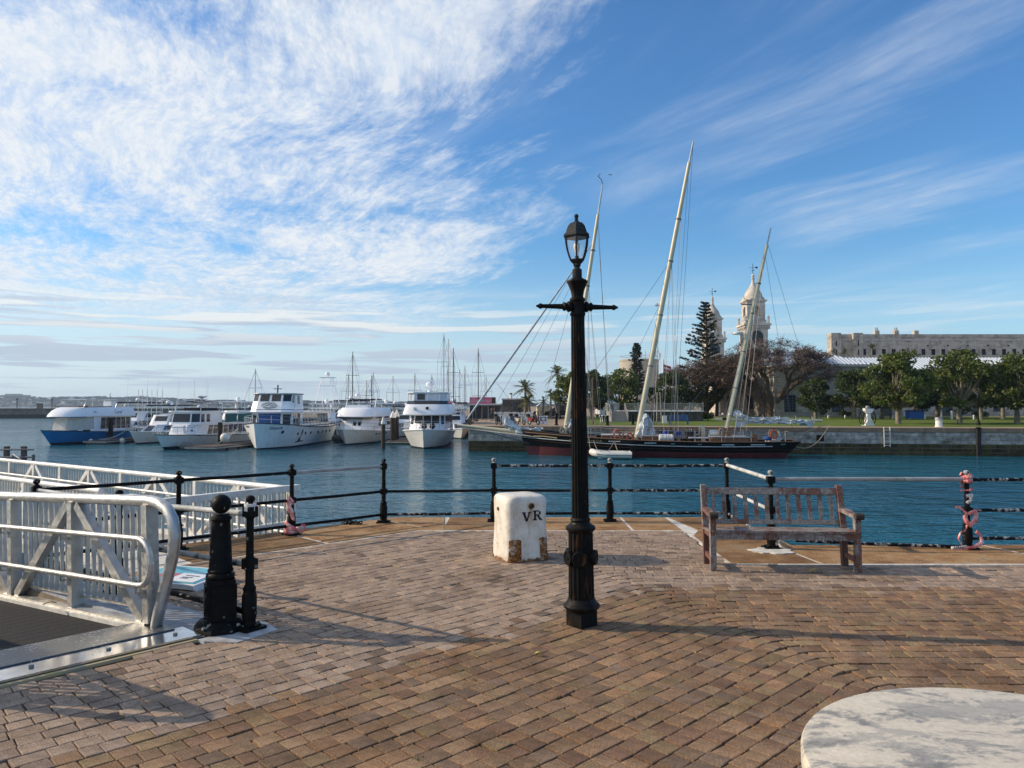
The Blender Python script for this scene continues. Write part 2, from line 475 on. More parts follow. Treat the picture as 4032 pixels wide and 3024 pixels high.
# stone edging: each slab its own piece, with white mortar joints
def slab_piece(poly, rnd):
    c = sum((Vector((p[0], p[1], 0)) for p in poly), Vector()) / len(poly)
    bot = [Vector((p[0], p[1], -.05)) for p in poly]; mid = [Vector((p[0], p[1], -.006)) for p in poly]
    h = rnd.uniform(0, .006)
    top = []
    for p in poly:
        v = Vector((p[0], p[1], 0)); dv = (c - v).normalized() * .02
        top.append(v + dv + Vector((0, 0, h)))
    mb = MB(); n = len(poly)
    mb.add(bot + mid + top, [(i, (i + 1) % n, n + (i + 1) % n, n + i) for i in range(n)] + [(n + i, n + (i + 1) % n, 2 * n + (i + 1) % n, 2 * n + i) for i in range(n)] + [tuple(range(2 * n, 3 * n))])
    mb.build('edge_slab', M['edge_stone'], quay)
def lay_slabs():
    rnd = random.Random(5); J = .016
    def quadslab(o, d, n, s0, s1, w0, w1, sk=.05):
        k0, k1 = rnd.uniform(-sk, sk), rnd.uniform(-sk, sk)
        pts = [o + d * (s0 + J) + n * (w0 + J), o + d * (s1 - J) + n * (w0 + J), o + d * (s1 - J) + n * (w1 - J), o + d * (s0 + J) + n * (w1 - J)]
        slab_piece([(p.x, p.y) for p in pts], rnd)
    # slanted run
    s = .30
    while s < 12:
        L = rnd.uniform(1.2, 1.9)
        o = EDGE0 - E1 * (s + L)
        c = o + E1 * L / 2 - N1 * INNER / 2
        q = c - KP
        if not (q.dot(GD) > .5 and q.dot(GH) > -.4): quadslab(o, E1, -N1, 0, L, 0, INNER)
        s += L
    # corner slab
    inner_c = EDGE0 + BD * (INNER / math.cos(DA / 2))
    a = EDGE0 - E1 * .30; 
    slab_piece([(p.x, p.y) for p in (EDGE0 - E1 * .28, a + E1 * .02 - N1 * (INNER - J), inner_c + Vector((.0, J, 0)), Vector((-.95, 11.85 - INNER + J, 0)), Vector((-1.05, 11.85, 0)), EDGE0)], rnd)
    x = -1.0
    for L in (1.25, 1.45, 1.5, 1.22 - .02):
        x1 = min(x + L, 2.42)
        if x1 - x > .3: quadslab(Vector((x, 11.85, 0)), Vector((1, 0, 0)), Vector((0, -1, 0)), 0, x1 - x, 0, INNER)
        x = x1
    # beside the notch and along the inner edge
    for p in ([(2.44, 11.84), (3.49, 11.84), (3.49, 10.72), (2.62, 10.66)], [(2.40, 11.3), (2.42, 11.3), (2.6, 10.64), (2.42, 10.2)],
              [(2.44, 10.18), (2.62, 10.63), (3.49, 10.69), (3.49, 9.9), (3.30, 9.34), (3.42, 8.39), (2.44, 8.39)],
              [(3.45, 8.39), (3.33, 9.35), (3.49, 9.85), (3.49, 9.49), (5.9, 9.49), (6.22, 8.39)],
              [(5.93, 9.49), (8.0, 9.49), (8.0, 8.39), (6.25, 8.39)], [(8.03, 9.49), (10, 9.49), (10, 8.39), (8.03, 8.39)]):
        if len(p) > 3 and abs(p[0][0] - p[1][0]) > .05: slab_piece(p[::-1], rnd)
    # mortar bed that shows in the joints
    bed = MB()
    q = [EDGE0 - E1 * 4.6, EDGE0, Vector((3.5, 11.85, 0)), Vector((3.5, 9.5, 0)), Vector((12, 9.5, 0)), Vector((12, 8.33, 0)), Vector((2.40, 8.33, 0)), Vector((2.40, 11.85 - INNER - .05, 0)), inner_c + Vector((0, -.05, 0)), EDGE0 - E1 * 4.6 - N1 * (INNER + .05)]
    bed.prism([(p.x, p.y) for p in q][::-1], -.04, -.004)
    bed.build('mortar_bed', M['mortar'], quay)
lay_slabs()
# white mortar collar round a post foot, spilled paint and concrete margin at the gangway
mb = MB(); rr = random.Random(3); pts = []
for i in range(22):
    an = i / 22 * 2 * math.pi; r = .19 + rr.uniform(-.035, .05)
    pts.append((3.14 + 1.25 * r * math.cos(an), 9.09 + r * math.sin(an)))
mb.prism(pts, .0, .012); mb.build('mortar_collar', M['mortar'], quay)
strip = [gw(-.20, -.12), gw(-.22, .26), gw(.0, .385), gw(5.2, .385), gw(5.2, .04), gw(.5, -.06), gw(.06, -.20)]
MB().prism([(p.x, p.y) for p in strip], -.03, .004).build('painted_margin', M['white_paint_ground'], quay)
# ------------------------------------------------------------------ metal and paint
def m_iron(name, base, chip, amount, rust=.0, rough=.38):
    m, b, bs = pr(name, rough, 0, .14)
    co = b.n('ShaderNodeTexCoord').outputs['Object']
    n = b.noise(co, 13, 5, .7); n2 = b.noise(b.vmath('ADD', co, (7, 3, 1)), 26, 3, .6)
    mask = b.math('MULTIPLY', b.ss(n, 1 - amount - .02, 1 - amount + .015), b.ss(n2, .4, .5))
    c = b.ramp(b.noise(co, 5, 4), [(.3, tuple(x * .7 for x in base)), (.7, tuple(x * 1.3 for x in base))])
    c = b.mix(mask, c, chip)
    if rust:
        r = b.ss(b.noise(b.vmath('MULTIPLY', co, (9, 9, 2.0)), 1.4, 5, .7), .62 - rust, .80 - rust)
        c = b.mix(b.math('MULTIPLY', r, .8), c, b.ramp(b.noise(co, 40, 3), [(.3, (.05, .018, .008)), (.7, (.16, .065, .022))]))
    b.put(bs.inputs['Base Color'], c)
    b.put(bs.inputs['Roughness'], b.ss(b.noise(co, 18, 4), .3, .7, rough - .1, rough + .25))
    b.put(bs.inputs['Normal'], b.bump(b.math('ADD', b.noise(co, 60, 4), mask), .25, .004))
    return m
m_iron('black_iron', (.006, .006, .006), (.30, .29, .26), .36, 0, .5)
m_iron('black_iron_chipped', (.008, .008, .009), (.42, .42, .40), .47)
m_iron('grey_rail', (.33, .34, .34), (.03, .03, .03), .36, 0, .45)
m_iron('pale_rail', (.46, .47, .46), (.05, .045, .04), .35, 0, .5)
m_iron('lamp_iron', (.008, .008, .0075), (.10, .05, .025), .3, .075, .45)
m_iron('lantern_iron', (.030, .034, .034), (.05, .05, .05), .3, 0, .6)
m_iron('post_silver', (.30, .31, .30), (.02, .02, .02), .42, 0, .5)
def m_alu(name, c=(.60, .585, .55), rough=.40, metal=.75):
    m, b, bs = pr(name, rough, metal, .5)
    co = b.n('ShaderNodeTexCoord').outputs['Object']
    n = b.noise(co, 7, 6, .65)
    b.put(bs.inputs['Base Color'], b.ramp(n, [(.3, tuple(x * .72 for x in c)), (.55, c), (.8, tuple(min(1, x * 1.15) for x in c))]))
    b.put(bs.inputs['Roughness'], b.ss(b.noise(co, 22, 4), .3, .7, rough - .1, rough + .18))
m_alu('aluminium'); mat('aluminium_plate', (.66, .67, .69), (.50, .51, .53), 5, .17, .95); m_alu('white_aluminium', (.78, .76, .71), .5, .25)
def m_tread():
    m, b, bs = pr('tread_plate', .38, .7, .5)
    co = b.n('ShaderNodeTexCoord').outputs['Object']
    v = b.n('ShaderNodeTexVoronoi'); b.put(v.inputs['Vector'], b.vmath('MULTIPLY', co, (1, 1.9, 1))); b.put(v.inputs['Scale'], 26)
    h = b.ss(v.outputs['Distance'], .35, .2)
    b.put(bs.inputs['Base Color'], b.mix(b.math('MULTIPLY', h, b.ss(b.noise(co, 3, 3), .4, .6)), (.13, .14, .15), (.50, .51, .52)))
    b.put(bs.inputs['Normal'], b.bump(h, .6, .004))
m_tread()
mat('deck_grip', (.042, .041, .042), (.026, .026, .028), 30, .8, bump=.3, bscale=160, spec=.15)
mat('white_cap', (.82, .80, .76), (.66, .64, .60), 10, .6)

# ------------------------------------------------------------------ railing posts
def post_meshes():
    mb = MB()
    mb.box((0, 0, .012), (.19, .19, .024)).box((0, 0, .03), (.13, .13, .02))
    mb.lathe([(.056, .03), (.05, .05), (.05, .07), (.057, .10), (.057, .24), (.046, .27), (.05, .285), (.05, .30), (.037, .315), (.033, .33), (.033, .425), (.045, .432)], 12)
    mb.box((0, 0, .469), (.095, .085, .075))
    mb.lathe([(.044, .508), (.030, .52), (.028, .79), (.042, .80)], 12)
    mb.box((0, 0, .843), (.092, .082, .075))
    for a in range(4):
        c, s_ = math.cos(a * math.pi / 2), math.sin(a * math.pi / 2)
        mb.box((c * .08, s_ * .08, .03), (.022, .022, .02))
    post = mb.mesh('post', 35)
    fb = MB().lathe([(.03, .88), (.038, .888), (.022, .9), (.017, .905), (.033, .918), (.037, .934), (.03, .95), (.012, .96)], 12)
    return post, fb.mesh('finial', 50)
POST, FINIAL = post_meshes()
POST.materials.append(M['black_iron']); FINIAL.materials.append(M['black_iron'])
POSTS = {}
def put_post(parent, p, rz=0, mp=None, mf=None, scale=1.0):
    o = link('post', POST, None, parent); o.location = p; o.rotation_euler = (0, 0, rz); o.scale = (1, 1, scale)
    if mp: o = remat(o, mp)
    f = link('finial', FINIAL, None, o)
    if mf: remat(f, mf)
    return o
_rm = {}
def remat(o, m):
    k = (o.data.name, m.name)
    if k not in _rm:
        me = o.data.copy(); me.materials.clear(); me.materials.append(m); _rm[k] = me
    o.data = _rm[k]; return o
def rail(parent, p0, p1, z0, z1, r, m, sag=0.0):
    a, b_ = Vector(p0), Vector(p1); a.z += z0; b_.z += z1
    d = (b_ - a).normalized() * .045
    mid = (a + b_) / 2 - Vector((0, 0, sag))
    MB().ring([a + d, mid, b_ - d], r, 10).build('rail', m, parent, 60)
RA = [EDGE0 - N1 * .35 - E1 * s for s in (.46 + 1.5 * 3 + .0, .46 + 1.5 * 2, .46 + 1.5, .46)]
PA, PB, PC, PD = RA
PE, PF, PG = G(1945, 2050), G(2403, 2054), Vector((3.27, 11.45, 0))
PE.y = PF.y = 11.42; PH = G(3037, 2160); PI_ = G(3820, 2163); PI_.y = PH.y
BK, CH_, GR, PL = M['black_iron'], M['black_iron_chipped'], M['grey_rail'], M['pale_rail']
rl = thing('quay_railing', 'black iron railing along the slanted and straight quay edge, three chipped rails', 'railing', PD)
def loc(p, o): return Vector(p) - o.location
for p, rz in ((PA, DA), (PB, DA), (PC, DA), (PD, 0), (PE, 0), (PF, 0), (PG, 0)):
    put_post(rl, loc(p, rl), rz, mf=M['post_silver'] if p in (PE, PF, PG) else None)
PJ, PK = gw(2.02, 0), KP
run = [PA, PB, PC, PD, PE, PF, PG]
tops = [BK, BK, GR, None, CH_, CH_]; mids = [BK, BK, BK, BK, BK, CH_]; lows = [BK, BK, BK, CH_, BK, CH_]
for i in range(6):
    a, b_ = loc(run[i], rl), loc(run[i + 1], rl)
    if tops[i]: rail(rl, a, b_, .843, .843, .021, tops[i], .004)
    rail(rl, a, b_, .469, .469, .021, mids[i], .004)
    rail(rl, a, b_, .125, .125, .021, lows[i], .006)
r2 = thing('notch_railing', 'grey railing round the notch in the quay behind the bench', 'railing', PH)
PN = PI_ + Vector((2.9, 0, 0)); 
for p in (PH, PI_, PN): put_post(r2, loc(p, r2), 0, mf=M['post_silver'])
gq = loc(PG, r2)
rail(r2, gq, Vector(), .85, .85, .026, PL); rail(r2, gq, Vector(), .47, .47, .022, PL); rail(r2, gq, Vector(), .12, .12, .02, CH_)
q = loc(PI_, r2); rail(r2, Vector(), q, .85, .85, .024, GR)
rail(r2, Vector((.3, .12, -.02)), q, .10, .02, .021, CH_, .01)
n_ = loc(PN, r2); rail(r2, q, n_, .843, .843, .021, CH_); rail(r2, q, n_, .469, .469, .021, CH_); rail(r2, q, n_, .125, .125, .021, CH_)
r3 = thing('gangway_railing', 'black iron railing beside the gangway with pale worn tube rails', 'railing', PK)
for p in (PJ, PK): put_post(r3, loc(p, r3), GA, scale=1.09 if p is PK else 1.0)
MB().lathe([(.047, .0), (.047, .055)], 14).build('white_collar', M['white_cap'], r3, 40, loc=(0, 0, .925))
a, j, k = loc(PA, r3), loc(PJ, r3), Vector()
for z0, z1, z2, m_ in ((.843, .843, .90, PL), (.469, .469, .50, M['post_silver']), (.125, .125, .13, BK)):
    rail(r3, a, j, z0, z1, .021, m_); rail(r3, j, k, z1, z2, .024, m_)

# ------------------------------------------------------------------ cast iron bollard beside the gangway
bp = G(866, 2478)
bo = thing('black_bollard', 'tall black cast iron bollard with ball top and square plinth', 'bollard', bp, R(25))
mb = MB().lathe([(.205, 0), (.20, .03), (.165, .075), (.15, .085)], 8, phase=R(22.5))
mb.frustum([Vector((a * .112, b_ * .112, .07)) for a, b_ in ((-1, -1), (1, -1), (1, 1), (-1, 1))], [Vector((a * .104, b_ * .104, .40)) for a, b_ in ((-1, -1), (1, -1), (1, 1), (-1, 1))])
for a in range(4):
    c, s_ = math.cos(a * math.pi / 2), math.sin(a * math.pi / 2)
    mb.box((c * .108, s_ * .108, .235), (.02 if abs(c) > .5 else .15, .02 if abs(s_) > .5 else .15, .24))
mb.build('plinth', BK, bo, 30)
MB().lathe([(.085, .39), (.105, .405), (.11, .42), (.105, .44), (.092, .45), (.098, .465), (.088, .48), (.070, .84), (.072, .855), (.08, .865), (.076, .88), (.066, .885), (.06, .90)], 24).build('shaft', BK, bo, 40)
MB().ball((0, 0, .978), .076, 20).build('ball', BK, bo, 60)
for a in range(4):
    an = a * math.pi / 2 + R(45)
    MB().lathe([(.016, 0), (.014, .018)], 6).build('bolt', M['post_silver'], bo, loc=(.175 * math.cos(an), .175 * math.sin(an), .045))

# ------------------------------------------------------------------ lamp post
lp = G(2291, 2462)
lamp = thing('lamp_post', 'black cast iron lamp post with fluted column, ladder bar and glass lantern', 'lamp post', lp)
lamp.rotation_euler = (0, R(-.62), 0)
LI, LN = M['lamp_iron'], M['lantern_iron']
mb = MB(); d_ = .087
mb.frustum([Vector((a * d_, b_ * d_, 0)) for a, b_ in ((-1, -1), (1, -1), (1, 1), (-1, 1))], [Vector((a * d_, b_ * d_, .125)) for a, b_ in ((-1, -1), (1, -1), (1, 1), (-1, 1))])
o = mb.build('base_block', LI, lamp, rz=R(38))
MB().lathe([(.085, .12), (.118, .13), (.142, .145), (.147, .16), (.138, .175), (.118, .19), (.112, .21), (.103, .22)], 32).build('base_moulding', LI, lamp, 50)
fl = lambda n: (lambda j: 1.0 if (j % 4) < 2 else .90)
MB().lathe([(.104, .215), (.104, .24), (.1025, .27), (.098, .72), (.098, .75)], 64, flute=fl(64)).build('lower_column', LI, lamp, 25)
MB().lathe([(.1, .745), (.112, .755), (.12, .768), (.118, .785), (.095, .80), (.078, .815), (.076, .83), (.082, .84), (.076, .852), (.068, .86)], 32).build('collar', LI, lamp, 50)
MB().lathe([(.069, .855), (.068, 1.0), (.0545, 2.46), (.0545, 2.48)], 64, flute=lambda j: 1.0 if (j % 4) < 2 else .88).build('column', LI, lamp, 25)
for an in (-100, -20, 60, 140, 205):
    r_ = R(an); rot = Matrix.Rotation(r_, 3, 'Z') @ Matrix.Rotation(R(90), 3, 'Y')
    MB().lathe([(.03, .085), (.058, .10), (.062, .115), (.056, .128), (.045, .128), (.042, .122), (.016, .122), (.012, .13)], 20, (0, 0, .545), rot).build('rosette', LI, lamp, 40)
MB().lathe([(.055, 2.475), (.063, 2.483), (.063, 2.497), (.055, 2.505), (.053, 2.52), (.053, 2.585), (.056, 2.592), (.063, 2.60), (.063, 2.615), (.05, 2.625)], 28).build('cross_block', LI, lamp, 40)
for sgn in (-1, 1):
    rot = Matrix.Rotation(R(13), 3, 'Z') @ Matrix.Rotation(R(90 * sgn), 3, 'Y')
    prof = [(.028, .03), (.028, .055), (.042, .062), (.045, .075), (.040, .085), (.030, .09), (.030, .10), (.036, .107), (.036, .117), (.025, .125), (.022, .13), (.016, .295), (.021, .30), (.023, .31), (.02, .32), (.015, .325), (.007, .345)]
    MB().lathe(prof, 16, (0, 0, 2.55), rot).build('ladder_arm', LI, lamp, 40)
MB().lathe([(.048, 2.62), (.047, 2.64), (.055, 2.68), (.075, 2.73), (.087, 2.752), (.084, 2.762), (.06, 2.772), (.042, 2.785)], 32, flute=lambda j: 1.0 if (j % 4) < 2 else .93).build('capital', LI, lamp, 35)
MB().lathe([(.038, 2.78), (.039, 2.79), (.039, 2.85), (.03, 2.858), (.022, 2.865), (.022, 2.872), (.03, 2.88)], 24).build('neck', LN, lamp, 40)
# lantern: six-sided
LPH = R(82)
hexp = lambda r, z: [Vector((r * math.cos(LPH + i * math.pi / 3), r * math.sin(LPH + i * math.pi / 3), z)) for i in range(6)]
MB().lathe([(.029, 2.878), (.032, 2.885), (.036, 2.90), (.055, 2.918), (.057, 2.928)], 6, phase=LPH).build('lantern_cup', LN, lamp)
curve = [(.056, 2.928), (.072, 2.965), (.086, 3.01), (.095, 3.055), (.099, 3.09), (.1, 3.115)]
fr = MB()
for i in range(6):
    an = LPH + i * math.pi / 3
    fr.ring([Vector((r * math.cos(an), r * math.sin(an), z)) for r, z in curve], .0075, 5)
for r, z in (curve[0], curve[-1]):
    h = hexp(r, z); fr.ring(h + [h[0]], .007, 5)
fr.build('lantern_frame', LN, lamp, 40)
m, b, bs = pr('lantern_glass', .12, 0, .5)
bs.inputs['Base Color'].default_value = (.80, .84, .88, 1); bs.inputs['Alpha'].default_value = .16
for i in range(6):
    g = MB(); a0, a1 = LPH + i * math.pi / 3, LPH + (i + 1) * math.pi / 3
    for (r0, z0), (r1, z1) in zip(curve[:-1], curve[1:]):
        g.add([(r0 * .985 * math.cos(a0), r0 * .985 * math.sin(a0), z0), (r0 * .985 * math.cos(a1), r0 * .985 * math.sin(a1), z0), (r1 * .985 * math.cos(a1), r1 * .985 * math.sin(a1), z1), (r1 * .985 * math.cos(a0), r1 * .985 * math.sin(a0), z1)], [(0, 1, 2, 3)])
    g.build('glass_pane', M['lantern_glass'], lamp)
mat('bulb_glass', (.85, .82, .70), (.80, .76, .62), 10, .3)
MB().lathe([(.012, 2.945), (.014, 2.99), (.02, 3.01), (.026, 3.03), (.027, 3.045), (.02, 3.066), (.006, 3.072)], 14).build('bulb', M['bulb_glass'], lamp, 60)
MB().lathe([(.016, 2.92), (.016, 2.962)], 12).build('bulb_socket', LN, lamp, 40)
MB().lathe([(.10, 3.112), (.117, 3.116), (.117, 3.128), (.098, 3.145), (.092, 3.165), (.078, 3.20), (.055, 3.227), (.028, 3.237)], 6, phase=LPH).build('lantern_roof', LN, lamp)
MB().lathe([(.026, 3.235), (.024, 3.243), (.012, 3.25), (.017, 3.262), (.011, 3.268), (.017, 3.278), (.019, 3.288), (.014, 3.3), (.004, 3.305)], 16).build('lantern_finial', LN, lamp, 50)

# ------------------------------------------------------------------ painted mooring block
def m_rustblock():
    m, b, bs = pr('white_rusty_paint', .55, 0, .4)
    tc = b.n('ShaderNodeTexCoord'); co = tc.outputs['Object']
    x, y, z = b.sep(co)
    n = b.noise(co, 6, 6, .7); n2 = b.noise(co, 22, 5, .7); nst = b.noise(b.vmath('MULTIPLY', co, (9, 9, .7)), 1.6, 5, .65)
    white = b.ramp(n, [(.3, (.50, .43, .33)), (.5, (.70, .655, .57)), (.7, (.80, .765, .69))])
    rust = b.ramp(b.noise(co, 30, 5, .7), [(.28, (.045, .016, .006)), (.5, (.19, .075, .02)), (.72, (.36, .17, .05))])
    # rust creeping up from the foot
    foot = b.math('ADD', z, b.math('MULTIPLY', b.math('SUBTRACT', n2, .5), -.16))
    rm = b.ss(foot, .045, .015)
    # runs and specks
    run = b.math('MULTIPLY', b.ss(nst, .56, .76), .55)
    spk = b.math('MULTIPLY', b.ss(n2, .655, .69), .85)
    hx = b.math('ABSOLUTE', b.math('ADD', b.math('SUBTRACT', x, .03), b.math('MULTIPLY', b.math('SUBTRACT', n2, .5), .05)))
    drip = b.math('MULTIPLY', b.math('MULTIPLY', b.ss(hx, .034, .008), b.math('MULTIPLY', b.ss(z, .36, .54), b.ss(z, .64, .60))), b.ss(y, -.15, -.2))
    run = b.math('MAXIMUM', run, b.math('MULTIPLY', drip, .75))
    c = b.mix(run, white, (.40, .22, .09)); c = b.mix(spk, c, rust); c = b.mix(rm, c, rust)
    b.put(bs.inputs['Base Color'], c)
    b.put(bs.inputs['Normal'], b.bump(b.math('ADD', n, b.math('MULTIPLY', n2, .5)), .35, .012))
m_rustblock()
def m_rust():
    m, b, bs = pr('flaking_rust', .9, 0, .2)
    co = b.n('ShaderNodeTexCoord').outputs['Object']
    n = b.noise(co, 34, 6, .75); n2 = b.noise(co, 9, 4, .6)
    c = b.ramp(n, [(.25, (.03, .012, .006)), (.45, (.17, .06, .018)), (.6, (.38, .19, .06)), (.75, (.72, .62, .48))])
    c = b.mix(b.ss(n2, .5, .7), c, b.ramp(n, [(.4, (.30, .13, .04)), (.6, (.80, .76, .68))]))
    b.put(bs.inputs['Base Color'], c); b.put(bs.inputs['Normal'], b.bump(n, .9, .015))
m_rust()
mat('black_letter', (.028, .02, .016), (.010, .008, .008), 30, .8)
vb = thing('mooring_block', 'white painted mooring block with rust patches and the letters V R', 'bollard', Vector((.09, 8.72, 0)), R(22.5)); vb.scale = (1.12, 1.12, 1.0)
def rounded(hw, rad, z, n=6):
    pts = []
    for q_, (cx, cy) in enumerate(((1, 1), (-1, 1), (-1, -1), (1, -1))):
        for i in range(n + 1):
            an = q_ * math.pi / 2 + i / n * math.pi / 2
            pts.append(Vector((cx * (hw - rad) + rad * math.cos(an), cy * (hw - rad) + rad * math.sin(an), z)))
        nx_, ny_ = ((-1, 1), (-1, -1), (1, -1), (1, 1))[q_]; a_ = pts[-1]; an = (q_ + 1) * math.pi / 2
        e_ = Vector((nx_ * (hw - rad) + rad * math.cos(an), ny_ * (hw - rad) + rad * math.sin(an), z))
        pts += [a_.lerp(e_, k / 8) for k in range(1, 8)]
    return pts
rings = [(.236, .07, 0), (.234, .07, .03), (.228, .07, .1), (.223, .07, .25), (.220, .075, .42), (.223, .08, .55), (.228, .085, .64), (.226, .085, .69), (.215, .085, .715), (.19, .08, .73), (.12, .06, .737), (.03, .02, .739)]
mb = MB(); n = 56; k = 0
for hw, rad, z in rings:
    mb.v += [p + Vector((noise.noise(p * 7) * .006, noise.noise(p * 7 + Vector((5, 5, 5))) * .006, 0)) for p in rounded(hw, rad, z)]
for i in range(len(rings) - 1):
    for j in range(n): mb.f.append((i * n + j, i * n + (j + 1) % n, (i + 1) * n + (j + 1) % n, (i + 1) * n + j))
mb.f.append(tuple((len(rings) - 1) * n + j for j in range(n)))
mb.build('block', M['white_rusty_paint'], vb, 60)
# rust patches at the corners (flaked down to iron), bolt holes, letters: on the side facing (-Y local)
def skin_patch(i0, i1, z0, z1, off=.004, name='rust_patch', m=None):
    """strip hugging the block between ring columns i0..i1"""
    r = random.Random(i0 * 7 + i1); mb = MB(); zs = [z0 + (z1 - z0) * t / 8 for t in range(9)]
    cols = []
    for c_ in range(i0, i1 + 1):
        col = []
        for z in zs:
            for (h0, r0, za), (h1, r1, zb) in zip(rings[:-1], rings[1:]):
                if za <= z <= zb:
                    t = (z - za) / (zb - za); hw, rad = h0 + (h1 - h0) * t, r0 + (r1 - r0) * t; break
            p = rounded(hw + off, rad, z)[c_ % 56]
            if z == zs[-1]: p.z += r.uniform(-.012, .012)
            p += Vector((noise.noise(p * 7) * .006, noise.noise(p * 7 + Vector((5, 5, 5))) * .006, 0))
            col.append(p)
        cols.append(col)
    for a_, b_ in zip(cols[:-1], cols[1:]):
        for t in range(8): mb.add([a_[t], b_[t], b_[t + 1], a_[t + 1]], [(0, 1, 2, 3)])
    mb.build(name, m or M['flaking_rust'], vb, 60)
skin_patch(31, 36, .005, .245)       # corner turned to the viewer
skin_patch(41, 50, .005, .26, .0042)
skin_patch(14, 20, .005, .10, .0045)
FY = -.223
def serif(letter, cx, cz, h=.098):
    mb = MB(); w = .021; y0, y1 = FY - .006, FY + .012
    def q4(a, b_, wd): mb.bar((a[0], (y0 + y1) / 2, a[1]), (b_[0], (y0 + y1) / 2, b_[1]), wd, y1 - y0, up=(0, 1, 0))
    if letter == 'V':
        q4((cx - .032, cz + h / 2), (cx, cz - h / 2), .022); q4((cx + .030, cz + h / 2), (cx + .003, cz - h / 2), .012)
        q4((cx - .052, cz + h / 2), (cx - .012, cz + h / 2), .010); q4((cx + .014, cz + h / 2), (cx + .048, cz + h / 2), .010)
    else:
        q4((cx - .026, cz - h / 2), (cx - .026, cz + h / 2), .020); q4((cx - .048, cz + h / 2), (cx + .018, cz + h / 2), .012)
        q4((cx - .048, cz - h / 2), (cx - .006, cz - h / 2), .012); q4((cx - .02, cz + .004), (cx + .02, cz + .004), .012)
        q4((cx + .026, cz + h / 2 - .006), (cx + .026, cz + .01), .018); q4((cx + .004, cz), (cx + .034, cz - h / 2), .020)
        q4((cx + .022, cz - h / 2), (cx + .052, cz - h / 2), .012)
    mb.build('letter_' + letter.lower(), M['black_letter'], vb)
serif('V', -.02, .50); serif('R', .098, .512)
for x_, z_ in ((.03, .62),):
    MB().lathe([(.034, 0), (.03, .01), (.012, .012)], 14, (x_, FY - .006, z_), Matrix.Rotation(R(90), 3, 'X')).build('bolt_hole', M['flaking_rust'], vb, 30)
    MB().lathe([(.021, 0), (.019, .017)], 12, (x_, FY - .007, z_), Matrix.Rotation(R(90), 3, 'X')).build('hole', M['black_letter'], vb)
MB().lathe([(.026, 0), (.022, .01)], 12, (-.223, .03, .57), Matrix.Rotation(R(-90), 3, 'Y')).build('bolt_hole', M['flaking_rust'], vb, 30)
MB().lathe([(.012, 0), (.010, .014)], 10, (-.225, .03, .57), Matrix.Rotation(R(-90), 3, 'Y')).build('hole', M['black_letter'], vb)

# ------------------------------------------------------------------ weathered bench
def m_bench():
    m, b, bs = pr('weathered_wood', .8, 0, .3)
    co = b.n('ShaderNodeTexCoord').outputs['Object']
    gx = b.vmath('MULTIPLY', co, (4, 30, 30)); gz = b.vmath('MULTIPLY', co, (30, 30, 4))
    n = b.noise(gx, 3, 6, .7); n2 = b.noise(gz, 2.5, 5, .7); n3 = b.noise(co, 4.5, 5, .65)
    c = b.ramp(b.math('MULTIPLY', b.math('ADD', n, n2), .5), [(.3, (.06, .05, .045)), (.48, (.19, .17, .155)), (.66, (.46, .435, .41))])
    red = b.ramp(n2, [(.3, (.055, .02, .014)), (.55, (.17, .07, .048)), (.75, (.30, .21, .18))])
    x, y, z = b.sep(co)
    c = b.mix(b.math('MULTIPLY', b.ss(n3, .46, .58), .85), c, red)
    b.put(bs.inputs['Base Color'], c)
    b.put(bs.inputs['Normal'], b.bump(b.math('ADD', n, n2), .5, .006))
m_bench(); BW = M['weathered_wood']
mat('old_red_wood', (.20, .075, .05), (.09, .045, .035), 7, .75, bump=.3, stretch=(20, 20, 3))
mat('end_grain', (.05, .04, .032), (.025, .02, .016), 20, .85)
bl, br_ = Vector((2.10, 8.02, 0)), Vector((3.67, 7.93, 0))
bench = thing('wooden_bench', 'weathered grey wooden slatted bench with flaking red paint by the water', 'bench', (bl + br_) / 2, math.atan2(br_.y - bl.y, br_.x - bl.x))
HWd = .785
for sx in (-1, 1):
    x = sx * (HWd - .035)
    MB().bar((x, .0, 0), (x, .01, .585), .06, .07, (0, 1, 0)).build('front_leg', BW, bench)
    MB().frustum([Vector((x + a * .03, .36 + b_ * .035, 0)) for a, b_ in ((-1, -1), (1, -1), (1, 1), (-1, 1))], [Vector((x + a * .03, .40 + b_ * .035, .42)) for a, b_ in ((-1, -1), (1, -1), (1, 1), (-1, 1))]).build('back_leg', M['old_red_wood'], bench)
    up = MB().frustum([Vector((x + a * .032, .40 + b_ * .035, .42)) for a, b_ in ((-1, -1), (1, -1), (1, 1), (-1, 1))], [Vector((x + a * .03, .52 + b_ * .03, .86)) for a, b_ in ((-1, -1), (1, -1), (1, 1), (-1, 1))])
    up.build('back_post', BW, bench)
    # scrolled arm
    prof = [(.47, .60), (.36, .625), (.25, .62), (.14, .60), (.05, .605), (-.03, .625), (-.075, .62), (-.085, .585), (-.06, .56), (.0, .565), (.1, .565), (.25, .575), (.4, .58), (.47, .56)]
    mb = MB(); mb.frustum([Vector((x - .036, y, z)) for y, z in prof], [Vector((x + .036, y, z)) for y, z in prof]); mb.build('armrest', BW, bench, 30)
    MB().lathe([(.036, 0), (.036, .084)], 14, (x - .042, -.052, .592), Matrix.Rotation(R(90), 3, 'Y')).build('arm_scroll', M['end_grain'], bench, 40)
    MB().bar((x, .03, .12), (x, .36, .12), .035, .05).build('side_stretcher', M['old_red_wood'], bench)
    MB().bar((x, .03, .375), (x, .40, .375), .04, .07).build('side_rail', M['old_red_wood'], bench)
MB().bb(-HWd + .05, HWd - .05, -.03, .02, .335, .405).build('front_rail', BW, bench)
for i, y in enumerate((.06, .135, .21, .285, .355)):
    MB().bb(-HWd + .0, HWd - .0, y - .032, y + .032, .402 - .004 * i, .424 - .004 * i).build('seat_slat', BW, bench)
